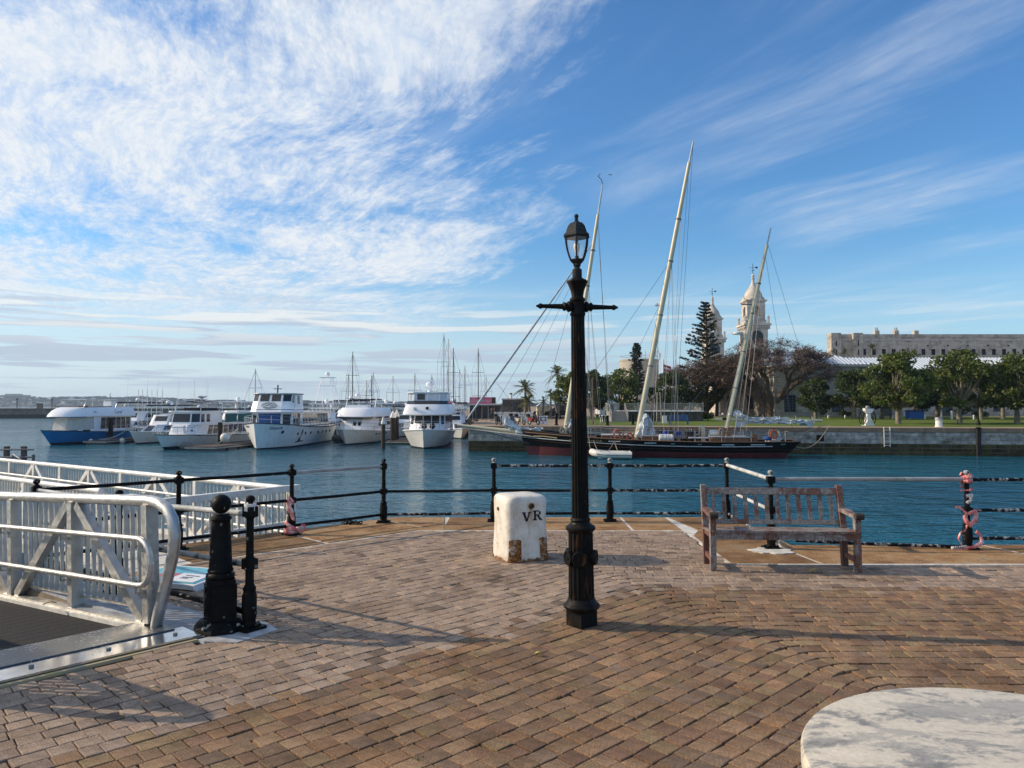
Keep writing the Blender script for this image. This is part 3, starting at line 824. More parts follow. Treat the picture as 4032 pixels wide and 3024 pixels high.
MB().bb(-HWd + .02, HWd - .02, -.045, .022, .406, .43).build('seat_slat', BW, bench)
def back_y(z): return .40 + (z - .42) * .12 / .44
MB().bar((-HWd + .06, back_y(.79), .79), (HWd - .06, back_y(.79), .79), .035, .075, (0, .12, .44)).build('top_rail', BW, bench)
MB().bar((-HWd + .06, back_y(.46), .46), (HWd - .06, back_y(.46), .46), .04, .05, (0, .12, .44)).build('lower_back_rail', BW, bench)
for i in range(12):
    x = -HWd + .14 + i * (2 * HWd - .28) / 11
    MB().bar((x, back_y(.47), .47), (x, back_y(.77), .77), .045, .016, (0, 1, 0)).build('back_slat', BW, bench)

# ------------------------------------------------------------------ round table, lower corner of the paving
def m_table():
    m, b, bs = pr('table_top', .62, 0, .4)
    co = b.n('ShaderNodeTexCoord').outputs['Object']
    w = b.noise(co, 1.3, 3, .6, out='Color')
    q_ = b.vmath('ADD', b.vmath('MULTIPLY', co, (1.0, 2.1, 1)), b.vmath('MULTIPLY', w, (.5, .5, 0)))
    n = b.noise(q_, 5.0, 12, .72); n2 = b.noise(co, 60, 4, .6); n3 = b.noise(b.vmath('ADD', q_, (4, 4, 0)), 2.4, 12, .74)
    c = b.ramp(n, [(.38, (.24, .23, .205)), (.45, (.38, .355, .31)), (.485, (.62, .55, .435)), (.7, (.72, .64, .51))])
    c = b.mix(b.math('MULTIPLY', b.ss(n3, .555, .60), .7), c, (.36, .34, .30))
    c = b.mix(.5, c, b.ramp(n2, [(.3, (.68, .68, .68)), (.7, (1.12, 1.12, 1.12))]), 'MULTIPLY')
    b.put(bs.inputs['Base Color'], c); b.put(bs.inputs['Normal'], b.bump(n2, .15, .004))
m_table()
tb = thing('round_table', 'round concrete table with worn pale painted top on the paving', 'table', (1.475, 2.02, 0))
MB().lathe([(.632, .69), (.655, .695), (.662, .705), (.662, .748), (.656, .757), (.64, .76), (.3, .761), (.01, .761)], 96).build('table_top', M['table_top'], tb, 40)
MB().lathe([(.26, 0), (.27, .05), (.2, .09), (.14, .16), (.13, .6), (.2, .69)], 40).build('pedestal', M['concrete'], tb, 40)
# ------------------------------------------------------------------ aluminium gangway
AL, WA = M['aluminium'], M['white_aluminium']
BAL = MB().box((0, 0, .5), (.018, .032, 1.0)).mesh('baluster'); BAL.materials.append(AL)
def truss_side(parent, y, inn, x0, x1, m, loop=True, rails=True, step=1.25, h=1.0, bal_gap=.105):
    """one side of the gangway: chords, posts, diagonals, balusters, handrails; inn = direction of the walkway"""
    n = int(round((x1 - x0) / step))
    if loop:
        pts = [(x1, y, h)] + [(x0 - .02, y, h), (x0 - .14, y, h - .015), (x0 - .26, y, h - .06), (x0 - .335, y, h - .14), (x0 - .36, y, h - .25), (x0 - .335, y, h - .40), (x0 - .10, y, .10), (x0 - .075, y, .03)]
        MB().ring(pts, .045, 14).build('top_rail', m, parent, 60)
    else:
        MB().ring([(x0 - .05, y, h), (x1, y, h)], .045, 12).build('top_rail', m, parent, 60)
    MB().bb(x0, x1, y - .055, y + .055, -.02, .05).build('bottom_chord', m, parent)
    for i in range(n + 1):
        x = x0 + i * step
        MB().bb(x - .04, x + .04, y - .05, y + .05, .05, h - .03).build('post', m, parent)
    for i in range(n):
        xa, xb = x0 + i * step, x0 + (i + 1) * step
        if i % 2 == 0: p, q = (xa + .09, y, .05), (xb - .08, y, h - .05)
        else: p, q = (xb - .09, y, .05), (xa + .08, y, h - .05)
        MB().bar(p, q, .085, .07, (0, 1, 0)).build('diagonal', m, parent)
        yb = y - inn * .045
        MB().bb(xa + .05, xb - .05, yb - .012, yb + .012, .125, .15).build('lower_bar', m, parent)
        k = int((step - .1) / bal_gap)
        for j in range(k):
            xx = xa + .08 + (j + .5) * (step - .16) / k
            o = link('baluster', BAL, None, parent); o.location = (xx, yb, .15); o.scale = (1, 1, h - .18)
    if rails:
        yi = y + inn * .12
        z1_, z2_ = .72, .36
        if loop:
            rc = (z1_ - z2_) / 2; zc = (z1_ + z2_) / 2; xc = x0 - .05
            pts = [(x1, yi, z1_)] + [(xc - rc * math.sin(t), yi, zc + rc * math.cos(t)) for t in [math.pi * i / 10 for i in range(11)]] + [(x1, yi, z2_)]
            MB().ring(pts, .023, 10).build('handrail', m, parent, 60)
        else:
            for z in (z1_, z2_): MB().ring([(x0 - .1, yi, z), (x1, yi, z)], .021, 8).build('handrail', m, parent, 60)
        for i in range(n + 1):
            for z in (z1_, z2_):
                MB().ring([(x0 + i * step, y + inn * .05, z - .07), (x0 + i * step, yi, z - .06), (x0 + i * step, yi, z - .015)], .009, 6).build('rail_bracket', m, parent, 60)
gway = thing('gangway', 'aluminium gangway with truss sides and dark ribbed deck down to the pontoon', 'gangway', (-2.80, 5.93, .0))
gway.rotation_euler = (0, R(3.2), GA)
GL = 8.75; GWD = 1.62
truss_side(gway, 0, 1, .05, GL + .05, AL); truss_side(gway, GWD, -1, .05, GL + .05, AL)
PLK = MB().bb(0, .136, .06, GWD - .06, -.03, .0).mesh('deck_plank'); PLK.materials.append(M['deck_grip'])
for i in range(int(GL / .141)):
    o = link('deck_plank', PLK, None, gway); o.location = (.10 + i * .141, 0, .0)
MB().bb(.08, GL, .02, GWD - .02, -.09, -.032).build('deck_frame', AL, gway)
for yk in (.075, GWD - .075): MB().bb(.06, GL, yk - .02, yk + .02, 0, .03).build('toe_strip', M['white_aluminium'], gway)
# threshold plates on the quay
pl = thing('threshold_plate', 'polished aluminium threshold plate with tread plate at the gangway foot', 'plate', G(800, 2507))
f_r, f_l = G(800, 2507), G(0, 2695); dh = (f_l - f_r).normalized(); nb = Vector((dh.y, -dh.x, 0))
if nb.dot(GD) < 0: nb = -nb
def plate(s0, s1, w0, w1, z0, z1):
    pts = [dh * s0 + nb * w0, dh * s1 + nb * w0, dh * s1 + nb * w1, dh * s0 + nb * w1]
    return MB().prism([(p.x, p.y) for p in pts], z0, z1)
plate(.02, 2.3, .0, .30, .0, .022).build('polished_plate', M['aluminium_plate'], pl)
plate(.10, 2.3, .26, .66, .024, .032).build('tread_plate', M['tread_plate'], pl)
plate(-.05, 2.4, -.045, -.012, -.02, .004).build('yellow_strip', M['yellow_line'], pl)
for s in (.15, .62, 1.1, 1.6):
    p = dh * s + nb * .14
    MB().lathe([(.018, .022), (.017, .036)], 6).build('bolt', M['post_silver'], pl, loc=(p.x, p.y, 0))

# ------------------------------------------------------------------ lower landing and second gangway
r1 = D(1149, 1912, 11.5); zt = r1.z
g2 = thing('lower_gangway', 'pale aluminium walkway with balustrade floating below the quay', 'gangway', (r1.x, r1.y, zt - 1.05), GA)
truss_side(g2, 0, 1, .05, 12.55, WA, loop=False)
truss_side(g2, 1.85, -1, 2.1, 12.1, WA, loop=False)
MB().bb(0, 13, -.06, 1.95, -.16, -.02).build('walkway_deck', M['concrete'], g2)
pan = MB()
MB().bb(-.06, .04, -.12, 2.75, .97, 1.06).build('end_panel_rail', WA, g2)
MB().bb(-.04, .02, -.05, 2.7, .45, .52).build('end_panel_bar', WA, g2)
MB().bb(-.04, .02, -.05, 2.7, .06, .11).build('end_panel_bar', WA, g2)
for i in range(24):
    o = link('baluster', BAL, None, g2); o.location = (-.01, .02 + i * .113, .1); o.scale = (1, 1, .88)
for y in (0, 1.3, 2.66): MB().bb(-.05, .05, y - .05, y + .05, -.4, 1.0).build('end_post', WA, g2)
MB().bb(-.02, 2.3, 1.96, 2.75, -.16, -.03).build('landing_deck', M['concrete'], g2)
MB().bb(1.2, 1.9, .2, .9, -.7, -.165).build('float', M['black_iron'], g2)
mat('cabinet_white', (.66, .66, .66), (.52, .52, .54), 4, .5)
ub = thing('dock_cabinet', 'pale grey service cabinet standing on the lower landing', 'cabinet', (0, 0, 0))
c_ = D(505, 1930, 10.6); ub.location = (c_.x, c_.y, zt - 1.07)
MB().bb(-.2, .2, -.15, .15, 0, .98).build('cabinet_body', M['cabinet_white'], ub, rz=GA)
MB().bb(-.22, .22, -.17, .17, .98, 1.02).build('cabinet_lid', M['white_cap'], ub, rz=GA)
# grey railing and crowd barrier on the outer pontoon
mat('grey_steel', (.20, .21, .22), (.12, .12, .13), 5, .5, .3)
mat('rust_post', (.16, .11, .09), (.09, .065, .055), 5, .8)
pw = D(95, 1800, 19.0)
pt = thing('outer_pontoon', 'low grey concrete pontoon beyond the white walkway', 'pontoon', (pw.x, pw.y, WZ), GA)
MB().bb(-1.2, 14, -1.2, 2.6, -.5, 1.15).build('pontoon_float', M['concrete'], pt)
MB().bb(-1.25, 14.05, -1.25, 2.65, 1.0, 1.1).build('rubbing_strip', M['end_grain'], pt)
og = thing('pontoon_rail', 'grey three bar pipe railing with thick square posts on the pontoon', 'railing', (pw.x, pw.y, WZ + 1.15))
pz = D(95, 1757, 19.0).z - (WZ + 1.15)
for u in (-130, 27, 95):
    x = D(u, 1757, 19).x - pw.x
    MB().bb(x - .05, x + .05, -.05, .05, 0, pz).build('post', M['rust_post'], og)
xr = D(142, 1767, 19).x - pw.x
for k in (.08, .27, .46):
    MB().ring([(-3, -.1, pz - k), (xr, -.1, pz - k)], .022, 8).build('rail', M['grey_steel'], og, 60)
MB().ring([(xr, -.1, 0), (xr, -.1, pz * .9)], .035, 8).build('end_upright', M['grey_steel'], og, 60)
cb = D(45, 1790, 18.2); cbz = cb.z - (WZ + 1.15)
bar_ = thing('crowd_barrier', 'steel crowd barrier leaning by the grey pontoon railing', 'barrier', (cb.x, 18.2, WZ + 1.15))
w = D(128, 1790, 18.2).x - cb.x
MB().ring([(0, 0, 0), (0, 0, cbz - .1), (.06, 0, cbz), (w - .1, -.3, cbz - .08), (w, -.3, cbz - .2), (w, -.3, 0)], .025, 8).build('frame', M['grey_steel'], bar_, 60)
for i in range(12):
    t = (i + .5) / 12
    MB().ring([(w * t, -.3 * t, .25), (w * t, -.3 * t, cbz - .05 - .07 * t)], .010, 5).build('bar', M['grey_steel'], bar_)
MB().ring([(0, 0, .25), (w, -.3, .25)], .016, 6).build('lower_rail', M['grey_steel'], bar_, 60)

# ------------------------------------------------------------------ sign board lying on the paving
mat('sign_white', (.78, .79, .80), (.68, .69, .70), 5, .4)
mat('sign_teal', (.05, .36, .47), (.09, .46, .58), 2, .25)
mat('sign_red', (.50, .06, .10), (.42, .05, .08), 3, .25)
mat('sign_print', (.12, .16, .25), None, 5, .5)
sp = G(715, 2292)
sg = thing('fallen_sign', 'white framed notice board with teal, red and white panels lying on the paving', 'sign', (sp.x, sp.y, 0), R(-25))
sg.rotation_euler = (R(5), R(-1), R(-22)); sg.scale = (.68, .72, 1)
MB().bb(-.62, .62, -.36, .36, .03, .075).build('board', M['sign_white'], sg)
MB().bb(-.57, .57, -.31, .31, .076, .080).build('teal_panel', M['sign_teal'], sg)
MB().add([(-.3, -.20, .082), (.35, -.02, .082), (-.1, .03, .082), (-.45, -.08, .082)], [(0, 1, 2, 3)]).build('red_band', M['sign_red'], sg)
MB().bb(.02, .52, -.28, .04, .081, .085).build('white_panel', M['sign_white'], sg)
for i, y in enumerate((-.05, -.12, -.16)): MB().bb(.16, .40 - .05 * i, y - .012, y + .012, .086, .088).build('print_line', M['sign_print'], sg)
for x in (-.6, .6): MB().bb(x - .03, x + .03, -.34, .34, 0, .03).build('batten', M['sign_white'], sg)
MB().lathe([(.02, .08), (.016, .1)], 8, (.56, .3, 0)).build('bolt', M['end_grain'], sg)

# ------------------------------------------------------------------ hazard tape and odds and ends on the quay
def m_tape():
    m, b, bs = pr('hazard_tape', .45, 0, .4)
    co = b.n('ShaderNodeTexCoord').outputs['Object']
    n = b.noise(co, 14, 3)
    b.put(bs.inputs['Base Color'], b.ramp(n, [(.35, (.62, .10, .11)), (.5, (.72, .26, .26)), (.66, (.80, .52, .50))]))
m_tape(); mat('tape_white', (.78, .72, .70), (.62, .55, .53), 20, .5)
def ribbon(parent, pts, w, name='tape', m=None, twist=0.0, seed=1):
    r = random.Random(seed); mb = MB(); prev = None; k = 0
    P = [Vector(p) for p in pts]; fine = []
    for a_, b_ in zip(P[:-1], P[1:]):
        for t in range(4): fine.append(a_.lerp(b_, t / 4) + Vector((r.uniform(-1, 1), r.uniform(-1, 1), r.uniform(-1, 1))) * .004)
    fine.append(P[-1])
    for i, p in enumerate(fine):
        t = (fine[min(i + 1, len(fine) - 1)] - fine[max(i - 1, 0)]).normalized()
        side = t.cross(Vector((0, -1, 0)));
        if side.length < .1: side = Vector((0, 0, 1))
        side.normalize(); side = Matrix.Rotation(twist * math.sin(i * .6 + seed), 3, t) @ side
        ww = w * (1 + r.uniform(-.15, .15))
        mb.v += [p - side * ww / 2, p + side * ww / 2]
    n_ = len(fine); mb.f = [(2 * i, 2 * i + 1, 2 * i + 3, 2 * i + 2) for i in range(n_ - 1)]
    o = mb.build(name, m or M['hazard_tape'], parent, 60)
    sol = o.modifiers.new('s', 'SOLIDIFY'); sol.thickness = .0015
    return o
def coil(c, r, z0, z1, turns, n=10, a0=0):
    return [(c[0] + r * math.cos(a0 + 2 * math.pi * turns * i / (n * turns)), c[1] + r * math.sin(a0 + 2 * math.pi * turns * i / (n * turns)), z0 + (z1 - z0) * i / (n * turns)) for i in range(int(n * turns) + 1)]
t1 = thing('danger_tape', 'faded red and white danger tape wound round the post past the bench', 'tape', PI_)
ribbon(t1, coil((0, 0), .062, .80, .92, 2.4, 9, 1.0), .045, seed=2); ribbon(t1, coil((0, 0), .066, .70, .76, 1.2, 9, 2.0), .02, seed=4)
ribbon(t1, [(-.03, -.04, .64), (.035, -.045, .66), (.02, -.045, .6), (-.03, -.045, .56)], .04, m=M['tape_white'], seed=5)
ribbon(t1, [(-.02, -.06, .43), (.05, -.07, .47), (.09, -.06, .40), (.05, -.07, .34), (-.03, -.08, .30), (-.07, -.07, .38), (-.04, -.07, .45)], .05, seed=6, twist=.5)
ribbon(t1, [(.06, -.075, .42), (.03, -.08, .36), (-.03, -.085, .28)], .04, seed=16, twist=.3); ribbon(t1, [(-.05, -.06, .45), (-.10, -.05, .50), (-.15, -.05, .52), (-.17, -.06, .505)], .03, seed=7, twist=.6)
ribbon(t1, [(-.05, -.07, .30), (-.06, -.07, .24), (-.12, -.06, .20), (-.16, -.07, .14), (-.13, -.09, .06), (-.08, -.1, .03)], .022, seed=8, twist=1.4)
ribbon(t1, [(.06, -.07, .22), (.13, -.06, .17), (.12, -.09, .09), (.02, -.11, .045), (-.08, -.12, .02), (-.2, -.10, .02)], .045, seed=9, twist=.5)
ribbon(t1, [(-.07, -.11, .030), (-.16, -.11, .032), (-.26, -.10, .02)], .045, m=M['tape_white'], seed=10)
text_mb('DANGE', .05, M['black_letter'], 'tape_lettering', t1, (-.15, -.118, .033), (R(82), 0, R(-3)), .0008)
t2 = thing('red_tape_bundle', 'red and white tape bundled round the foot of a post by the slanted edge', 'tape', PC)
ribbon(t2, [(-.05, -.06, .43), (.04, -.07, .44), (.0, -.06, .5), (-.04, -.06, .46), (-.02, -.07, .38), (.03, -.07, .28), (.05, -.06, .20)], .05, seed=12, twist=.4)
ribbon(t2, [(.02, -.07, .46), (.0, -.075, .40), (.045, -.07, .30)], .03, m=M['tape_white'], seed=21, twist=.4)
ribbon(t2, [(-.07, -.06, .19), (-.02, -.09, .15), (.06, -.09, .10), (.12, -.05, .07)], .05, seed=13, twist=.5)
ribbon(t2, coil((.0, -.01), .10, .035, .09, 1.8, 9, .4), .055, seed=14, twist=.3)
ribbon(t2, [(.10, -.06, .06), (.15, -.06, .13), (.19, -.05, .15), (.20, -.06, .09), (.15, -.08, .04)], .032, seed=15, twist=.5)
ch = G(1388, 2066)
chain = thing('chain_heap', 'small heap of rusty dark chain on the quay edge', 'chain', (ch.x, ch.y, .0))
rc = random.Random(4)
for i in range(16):
    a_ = rc.uniform(0, 6.28); rad = .022
    lk = MB().ring([(rad * 1.5 * math.cos(t), rad * math.sin(t), 0) for t in [2 * math.pi * j / 10 for j in range(11)]], .007, 5)
    o = lk.build('chain_link', M['black_iron'], chain, 60); o.location = (-.13 + i * .017 + rc.uniform(-.01, .01), rc.uniform(-.03, .03), .012 + rc.uniform(0, .025)); o.rotation_euler = (rc.uniform(0, 3), rc.uniform(0, 3), a_)
def leaf(p, L, rz, col, name, label):
    mb = MB(); n = 6
    for i in range(n + 1):
        t = i / n; w = math.sin(math.pi * min(.98, max(.02, t))) * L * .22
        zc = .006 + .02 * math.sin(t * 3.1) * L / .1
        mb.v += [Vector((L * (t - .5), -w, zc + .01)), Vector((L * (t - .5), 0, zc)), Vector((L * (t - .5), w, zc + .008))]
    for i in range(n):
        k = i * 3; mb.f += [(k, k + 1, k + 4, k + 3), (k + 1, k + 2, k + 5, k + 4)]
    o = mb.build(name, M[col], None, True, (p.x, p.y, p.z), rz); sol = o.modifiers.new('s', 'SOLIDIFY'); sol.thickness = .001
    tag(o, label, 'leaf'); return o
mat('yellow_leaf', (.62, .50, .16), (.50, .36, .08), 30, .6); mat('tan_leaf', (.55, .45, .28), (.40, .30, .16), 30, .7)
leaf(G(3210, 2257), .16, .1, 'yellow_leaf', 'fallen_leaf', 'yellow fallen leaf on the paving in front of the bench')
leaf(G(2120, 2583), .07, .3, 'yellow_leaf', 'fallen_leaf', 'small yellow leaf lying on brown pavers near the lamp post')
leaf(G(602, 2722), .085, .7, 'tan_leaf', 'fallen_leaf', 'curled tan leaf on the shaded pavers near the threshold plate')
leaf(G(196, 2397, -.02) + Vector((0, 0, .03)), .10, .5, 'tan_leaf', 'fallen_leaf', 'dry curled leaf on the gangway deck by its toe strip')
# tufts of grass in the joints
mat('joint_grass', (.10, .13, .03), (.055, .075, .018), 8, .8)
gr = MB(); rg = random.Random(8)
def tuft(p, k, s):
    for _ in range(k):
        q_ = p + Vector((rg.uniform(-s, s), rg.uniform(-s * .6, s * .6), -.008)); a_ = rg.uniform(0, 6.28); h = rg.uniform(.008, .022)
        d1 = Vector((math.cos(a_), math.sin(a_), 0)); tip = q_ + d1 * h * .8 + Vector((0, 0, h)); sd = Vector((-d1.y, d1.x, 0)) * .0035
        gr.add([q_ - sd, q_ + sd, tip], [(0, 1, 2)])
for u, v, k, s in ((2222, 2462, 90, .07), (2150, 2488, 50, .05), (2105, 2442, 25, .03), (3045, 2222, 60, .05), (1640, 2610, 25, .03), (1925, 2830, 25, .03), (1580, 2614, 20, .03), (1868, 2678, 22, .03), (1650, 2990, 26, .04), (2140, 2485, 40, .06), (1110, 2178, 60, .12), (1010, 2215, 60, .14), (1180, 2150, 40, .1), (1000, 2260, 40, .1), (860, 2500, 40, .05), (950, 2490, 30, .05)):
    tuft(G(u, v), k, s)
tag(gr.build('joint_grass', M['joint_grass']), 'tiny tufts of grass growing in the paving joints', 'grass', kind='stuff')
# ------------------------------------------------------------------ far quay: ground, wall, lawn
def wall_y(x): return 69.4 - .1527 * (x + 4)
WD = Vector((1, -.1527, 0)).normalized(); WN = Vector((-WD.y, WD.x, 0)) * -1      # WN points to the camera
WC = Vector((-4, 69.4, 0)); FZ = -.10
mat('far_paving', (.36, .26, .17), (.27, .19, .125), .6, .9)
mat('cap_stone', (.27, .19, .125), (.16, .12, .085), 1.1, .88, bump=.4, bdist=.03)
def m_wallstone(name, cols, mott=2.0):
    m, b, bs = pr(name, .9, 0, .25)
    co = b.n('ShaderNodeTexCoord').outputs['Object']
    geo = b.n('ShaderNodeNewGeometry').outputs['Position']
    rnd = b.n('ShaderNodeObjectInfo').outputs['Random']
    n = b.noise(geo, mott, 6, .68); n2 = b.noise(geo, .35, 3, .6)
    c = b.ramp(n, cols)
    c = b.mix(.85, c, b.ramp(rnd, [(0, (.72, .72, .74)), (1, (1.15, 1.13, 1.1))]), 'MULTIPLY')
    c = b.mix(b.ss(n2, .55, .68), c, (.085, .075, .06))
    b.put(bs.inputs['Base Color'], c); b.put(bs.inputs['Normal'], b.bump(b.noise(geo, 5, 5, .7), .5, .05))
m_wallstone('wall_stone', [(.3, (.13, .12, .105)), (.5, (.34, .33, .31)), (.7, (.56, .55, .53))])
m_wallstone('tidal_stone', [(.28, (.018, .016, .010)), (.46, (.055, .047, .024)), (.6, (.095, .085, .035)), (.76, (.17, .15, .10))], 1.1)
def m_grass():
    m, b, bs = pr('lawn_grass', .95, 0, .1)
    co = b.n('ShaderNodeTexCoord').outputs['Object']
    c = b.ramp(b.noise(co, .35, 6, .7), [(.3, (.085, .12, .022)), (.7, (.155, .20, .036))])
    c = b.mix(.6, c, b.ramp(b.noise(co, 9, 3), [(.3, (.6, .6, .6)), (.7, (1.2, 1.2, 1.2))]), 'MULTIPLY')
    b.put(bs.inputs['Base Color'], c); b.put(bs.inputs['Normal'], b.bump(b.noise(co, 14, 3), .6, .05))
m_grass()
right = WC + WD * 150
def lawn_z(y): return FZ + max(0, min(1, (y - 68) / 45)) * .25
poly = [(-4, 69.4), (right.x, right.y), (300, right.y), (300, 420), (-14, 420), (-12, 140), (-8, 108), (-4.2, 104)]
tag(MB().prism(poly, -3.5, FZ).build('far_quay_ground', M['far_paving']), 'brown paved ground of the far quay', 'ground', kind='structure')
lw = MB()
a, b_ = WC + WD * 9.5 - WN * 3.3, WC + WD * 120 - WN * 3.0
lw.add([(a.x, a.y, FZ + .004), (b_.x, b_.y, FZ + .004), (130, 112, FZ + .25), (11, 112, FZ + .25)], [(0, 1, 2, 3)])
tag(lw.build('lawn', M['lawn_grass']), 'mown green lawn behind the far quay wall', 'lawn', kind='structure')
bk = MB().add([(-14, 112.2, FZ + .2), (300, 112.2, FZ + .2), (300, 420, 3.0), (-14, 420, 1.2)], [(0, 1, 2, 3)])
tag(bk.build('upper_ground', M['far_paving']), 'ground rising behind the lawn', 'ground', kind='structure')

qw = thing('far_quay_wall', 'old stone quay wall with brown coping and dark tidal band across the basin', 'wall', (WC.x, WC.y, 0))
def build_wall():
    rnd = random.Random(21)
    rot = math.atan2(WD.y, WD.x)
    core = MB().box((75, .35, -1.82), (150, .5, 3.3)); core.build('wall_core', M['tidal_stone'], qw, rz=rot)
    lens = {}
    def block(L, h, t, m):
        k = (round(L, 1), h, m)
        if k not in lens:
            mb = MB(); g = .012; x, z = k[0] / 2 - g, h / 2 - g; c = .02
            o0 = [(-x, .1, -z), (x, .1, -z), (x, .1, z), (-x, .1, z)]; o1 = [(p[0], -t + c, p[2]) for p in o0]
            o2 = [(math.copysign(abs(p[0]) - c, p[0]), -t, math.copysign(abs(p[2]) - c, p[2])) for p in o0]
            mb.add(o0 + o1 + o2, [(0, 1, 5, 4), (1, 2, 6, 5), (2, 3, 7, 6), (3, 0, 4, 7), (4, 5, 9, 8), (5, 6, 10, 9), (6, 7, 11, 10), (7, 4, 8, 11), (8, 9, 10, 11)])
            lens[k] = mb.mesh('wall_block'); lens[k].materials.append(M[m])
        return lens[k]
    Rm = Matrix.Rotation(rot, 3, 'Z')
    cnt = 0
    rows = [(-.10, .40, .07, 'cap_stone', (1.2, 1.5, 1.8, 2.1), 'coping_stone', 47), (-.50, .33, .02, 'wall_stone', (.6, .8, 1.0, 1.2), 'stone_block', 47),
            (-.83, .33, .02, 'wall_stone', (.6, .8, 1.0, 1.2), 'stone_block', 47), (-1.16, .32, .02, 'wall_stone', (.6, .8, 1.0, 1.2), 'stone_block', 47), (-1.48, .34, .03, 'tidal_stone', (.8, 1.0, 1.3, 1.6), 'stone_block', 47)]
    for zt_, h, t, m, Ls, nm, ln in rows:
        s = 0
        while s < ln:
            L = rnd.choice(Ls)
            p = Rm @ Vector((s + L / 2, rnd.uniform(-.012, .012), zt_ - h / 2))
            o = link(nm, block(L, h, t, m), None, qw); o.location = p; o.rotation_euler = (0, 0, rot); cnt += 1
            s += round(L, 1)
    # ragged lower courses
    low = MB()
    for zt_, h in ((-1.82, .36), (-2.18, .5)):
        s = 0
        while s < 47:
            L = rnd.uniform(.5, 1.5); t = rnd.uniform(.015, .07)
            low.box((s + L / 2, -t / 2 + .05, zt_ - h / 2), (L - .03, .1 + t, h - .03)); s += L
    tag(low.build('tidal_courses', M['tidal_stone'], qw, rz=rot), kind='stuff')
    # end face of the pier
    for i, (zt_, h) in enumerate(((-.1, .4), (-.5, .5), (-1.0, .5), (-1.5, .9))):
        for j in range(6):
            MB().bb(-.03, .12, .12 + j * 1.6, 1.7 + j * 1.6, zt_ - h + .012, zt_ - .012).build('end_block', M['cap_stone' if i == 0 else 'tidal_stone' if i == 3 else 'wall_stone'], qw, rz=0)
    return cnt
build_wall()
mat('dark_hole', (.006, .006, .007), None, 5, .9)
def on_wall(u, v, off=.1):
    """point on the wall face under a photo pixel"""
    d = ray(u, v); t = (WC.y + .1527 * 4 - 0) ; 
    k = (69.4 - .1527 * 4) / (d.y + .1527 * d.x)
    return Vector((d.x * k, d.y * k, CAM_H + d.z * k)) + WN * off
wrot = math.atan2(WD.y, WD.x)
p = on_wall(3229, 1725, .0); MB().box((0, 0, 0), (.62, .12, .55)).build('drain_opening', M['dark_hole'], qw, loc=p - qw.location, rz=wrot)
# ladder
mat('ladder_white', (.72, .70, .66), (.5, .47, .42), 6, .6)
p = on_wall(3490, 1687, .14); ld = thing('quay_ladder', 'white metal ladder hanging down the far quay wall', 'ladder', p, wrot)
for x in (-.24, .24): MB().ring([(x, .12, .1), (x, -.02, .06), (x * .95, -.03, -1.55)], .038, 8).build('stile', M['ladder_white'], ld, 60)
for i in range(5): MB().ring([(-.24, -.02, -.16 - i * .32), (.24, -.02, -.16 - i * .32)], .03, 6).build('rung', M['ladder_white'], ld, 60)
mat('tarred_timber', (.022, .02, .018), (.012, .011, .01), 4, .85, bump=.4)
p = on_wall(3848, 1690, .2); tp = thing('fender_pile', 'black timber fender pile against the far quay wall', 'pile', (p.x, p.y, WZ), wrot)
MB().bb(-.15, .15, -.14, .12, -1, 2.42).build('pile', M['tarred_timber'], tp); MB().bb(-.17, .17, -.17, .14, 2.30, 2.36).build('iron_band', M['black_iron'], tp)

# ------------------------------------------------------------------ small things on the far quay
def at_ground(u, v, z=FZ): return G(u, v, z)
p = at_ground(3697, 1681)
wp = thing('white_post', 'short white cylindrical post with dark cap near the quay ladder', 'post', p)
MB().lathe([(.33, 0), (.33, .05), (.29, .06), (.27, .62), (.31, .66), (.31, .72)], 16).build('body', M['white_cap'], wp, 40); MB().lathe([(.30, .72), (.33, .74), (.3, .84), (.1, .88)], 16).build('cap', M['grey_steel'], wp, 40)
MB().lathe([(.30, .60), (.315, .62), (.30, .64)], 16).build('band', M['sign_print'], wp, 40)
# white hand crane
p = at_ground(3418, 1676)
cr = thing('hand_crane', 'small white hand crane with dark wheels standing at the quay edge', 'crane', p, R(10))
MB().bb(-.45, .45, -.3, .3, 0, .12).build('base', M['white_cap'], cr)
MB().frustum([Vector((a * .26, c * .22, .12)) for a, c in ((-1, -1), (1, -1), (1, 1), (-1, 1))], [Vector((a * .15, c * .16, 1.15)) for a, c in ((-1, -1), (1, -1), (1, 1), (-1, 1))]).build('column', M['white_cap'], cr)
MB().frustum([Vector((x, -.2, z)) for x, z in ((-.15, 1.15), (.15, 1.15), (.42, 1.35), (.45, 1.58), (-.42, 1.62), (-.38, 1.38))], [Vector((x, .2, z)) for x, z in ((-.15, 1.15), (.15, 1.15), (.42, 1.35), (.45, 1.58), (-.42, 1.62), (-.38, 1.38))]).build('head', M['white_cap'], cr)
MB().bar((-.35, -.22, .15), (-.1, -.22, .55), .14, .12, (0, 1, 0)).build('strut', M['white_cap'], cr); MB().bar((.38, -.22, .12), (.12, -.22, .6), .14, .12, (0, 1, 0)).build('strut', M['white_cap'], cr)
for sx in (-1, 1):
    MB().ring([(sx * .5, .1 + .52 * math.cos(t), .72 + .6 * math.sin(t)) for t in [2 * math.pi * i / 18 for i in range(19)]], .04, 6).build('hand_wheel', M['black_iron'], cr, 60)
    for t in (0, 1.05, 2.1): MB().ring([(sx * .5, .1 - .5 * math.cos(t), .72 - .58 * math.sin(t)), (sx * .5, .1 + .5 * math.cos(t), .72 + .58 * math.sin(t))], .025, 5).build('spoke', M['black_iron'], cr)
MB().lathe([(.2, 1.6), (.26, 1.66), (.16, 1.86)], 10).build('hood', M['grey_steel'], cr)
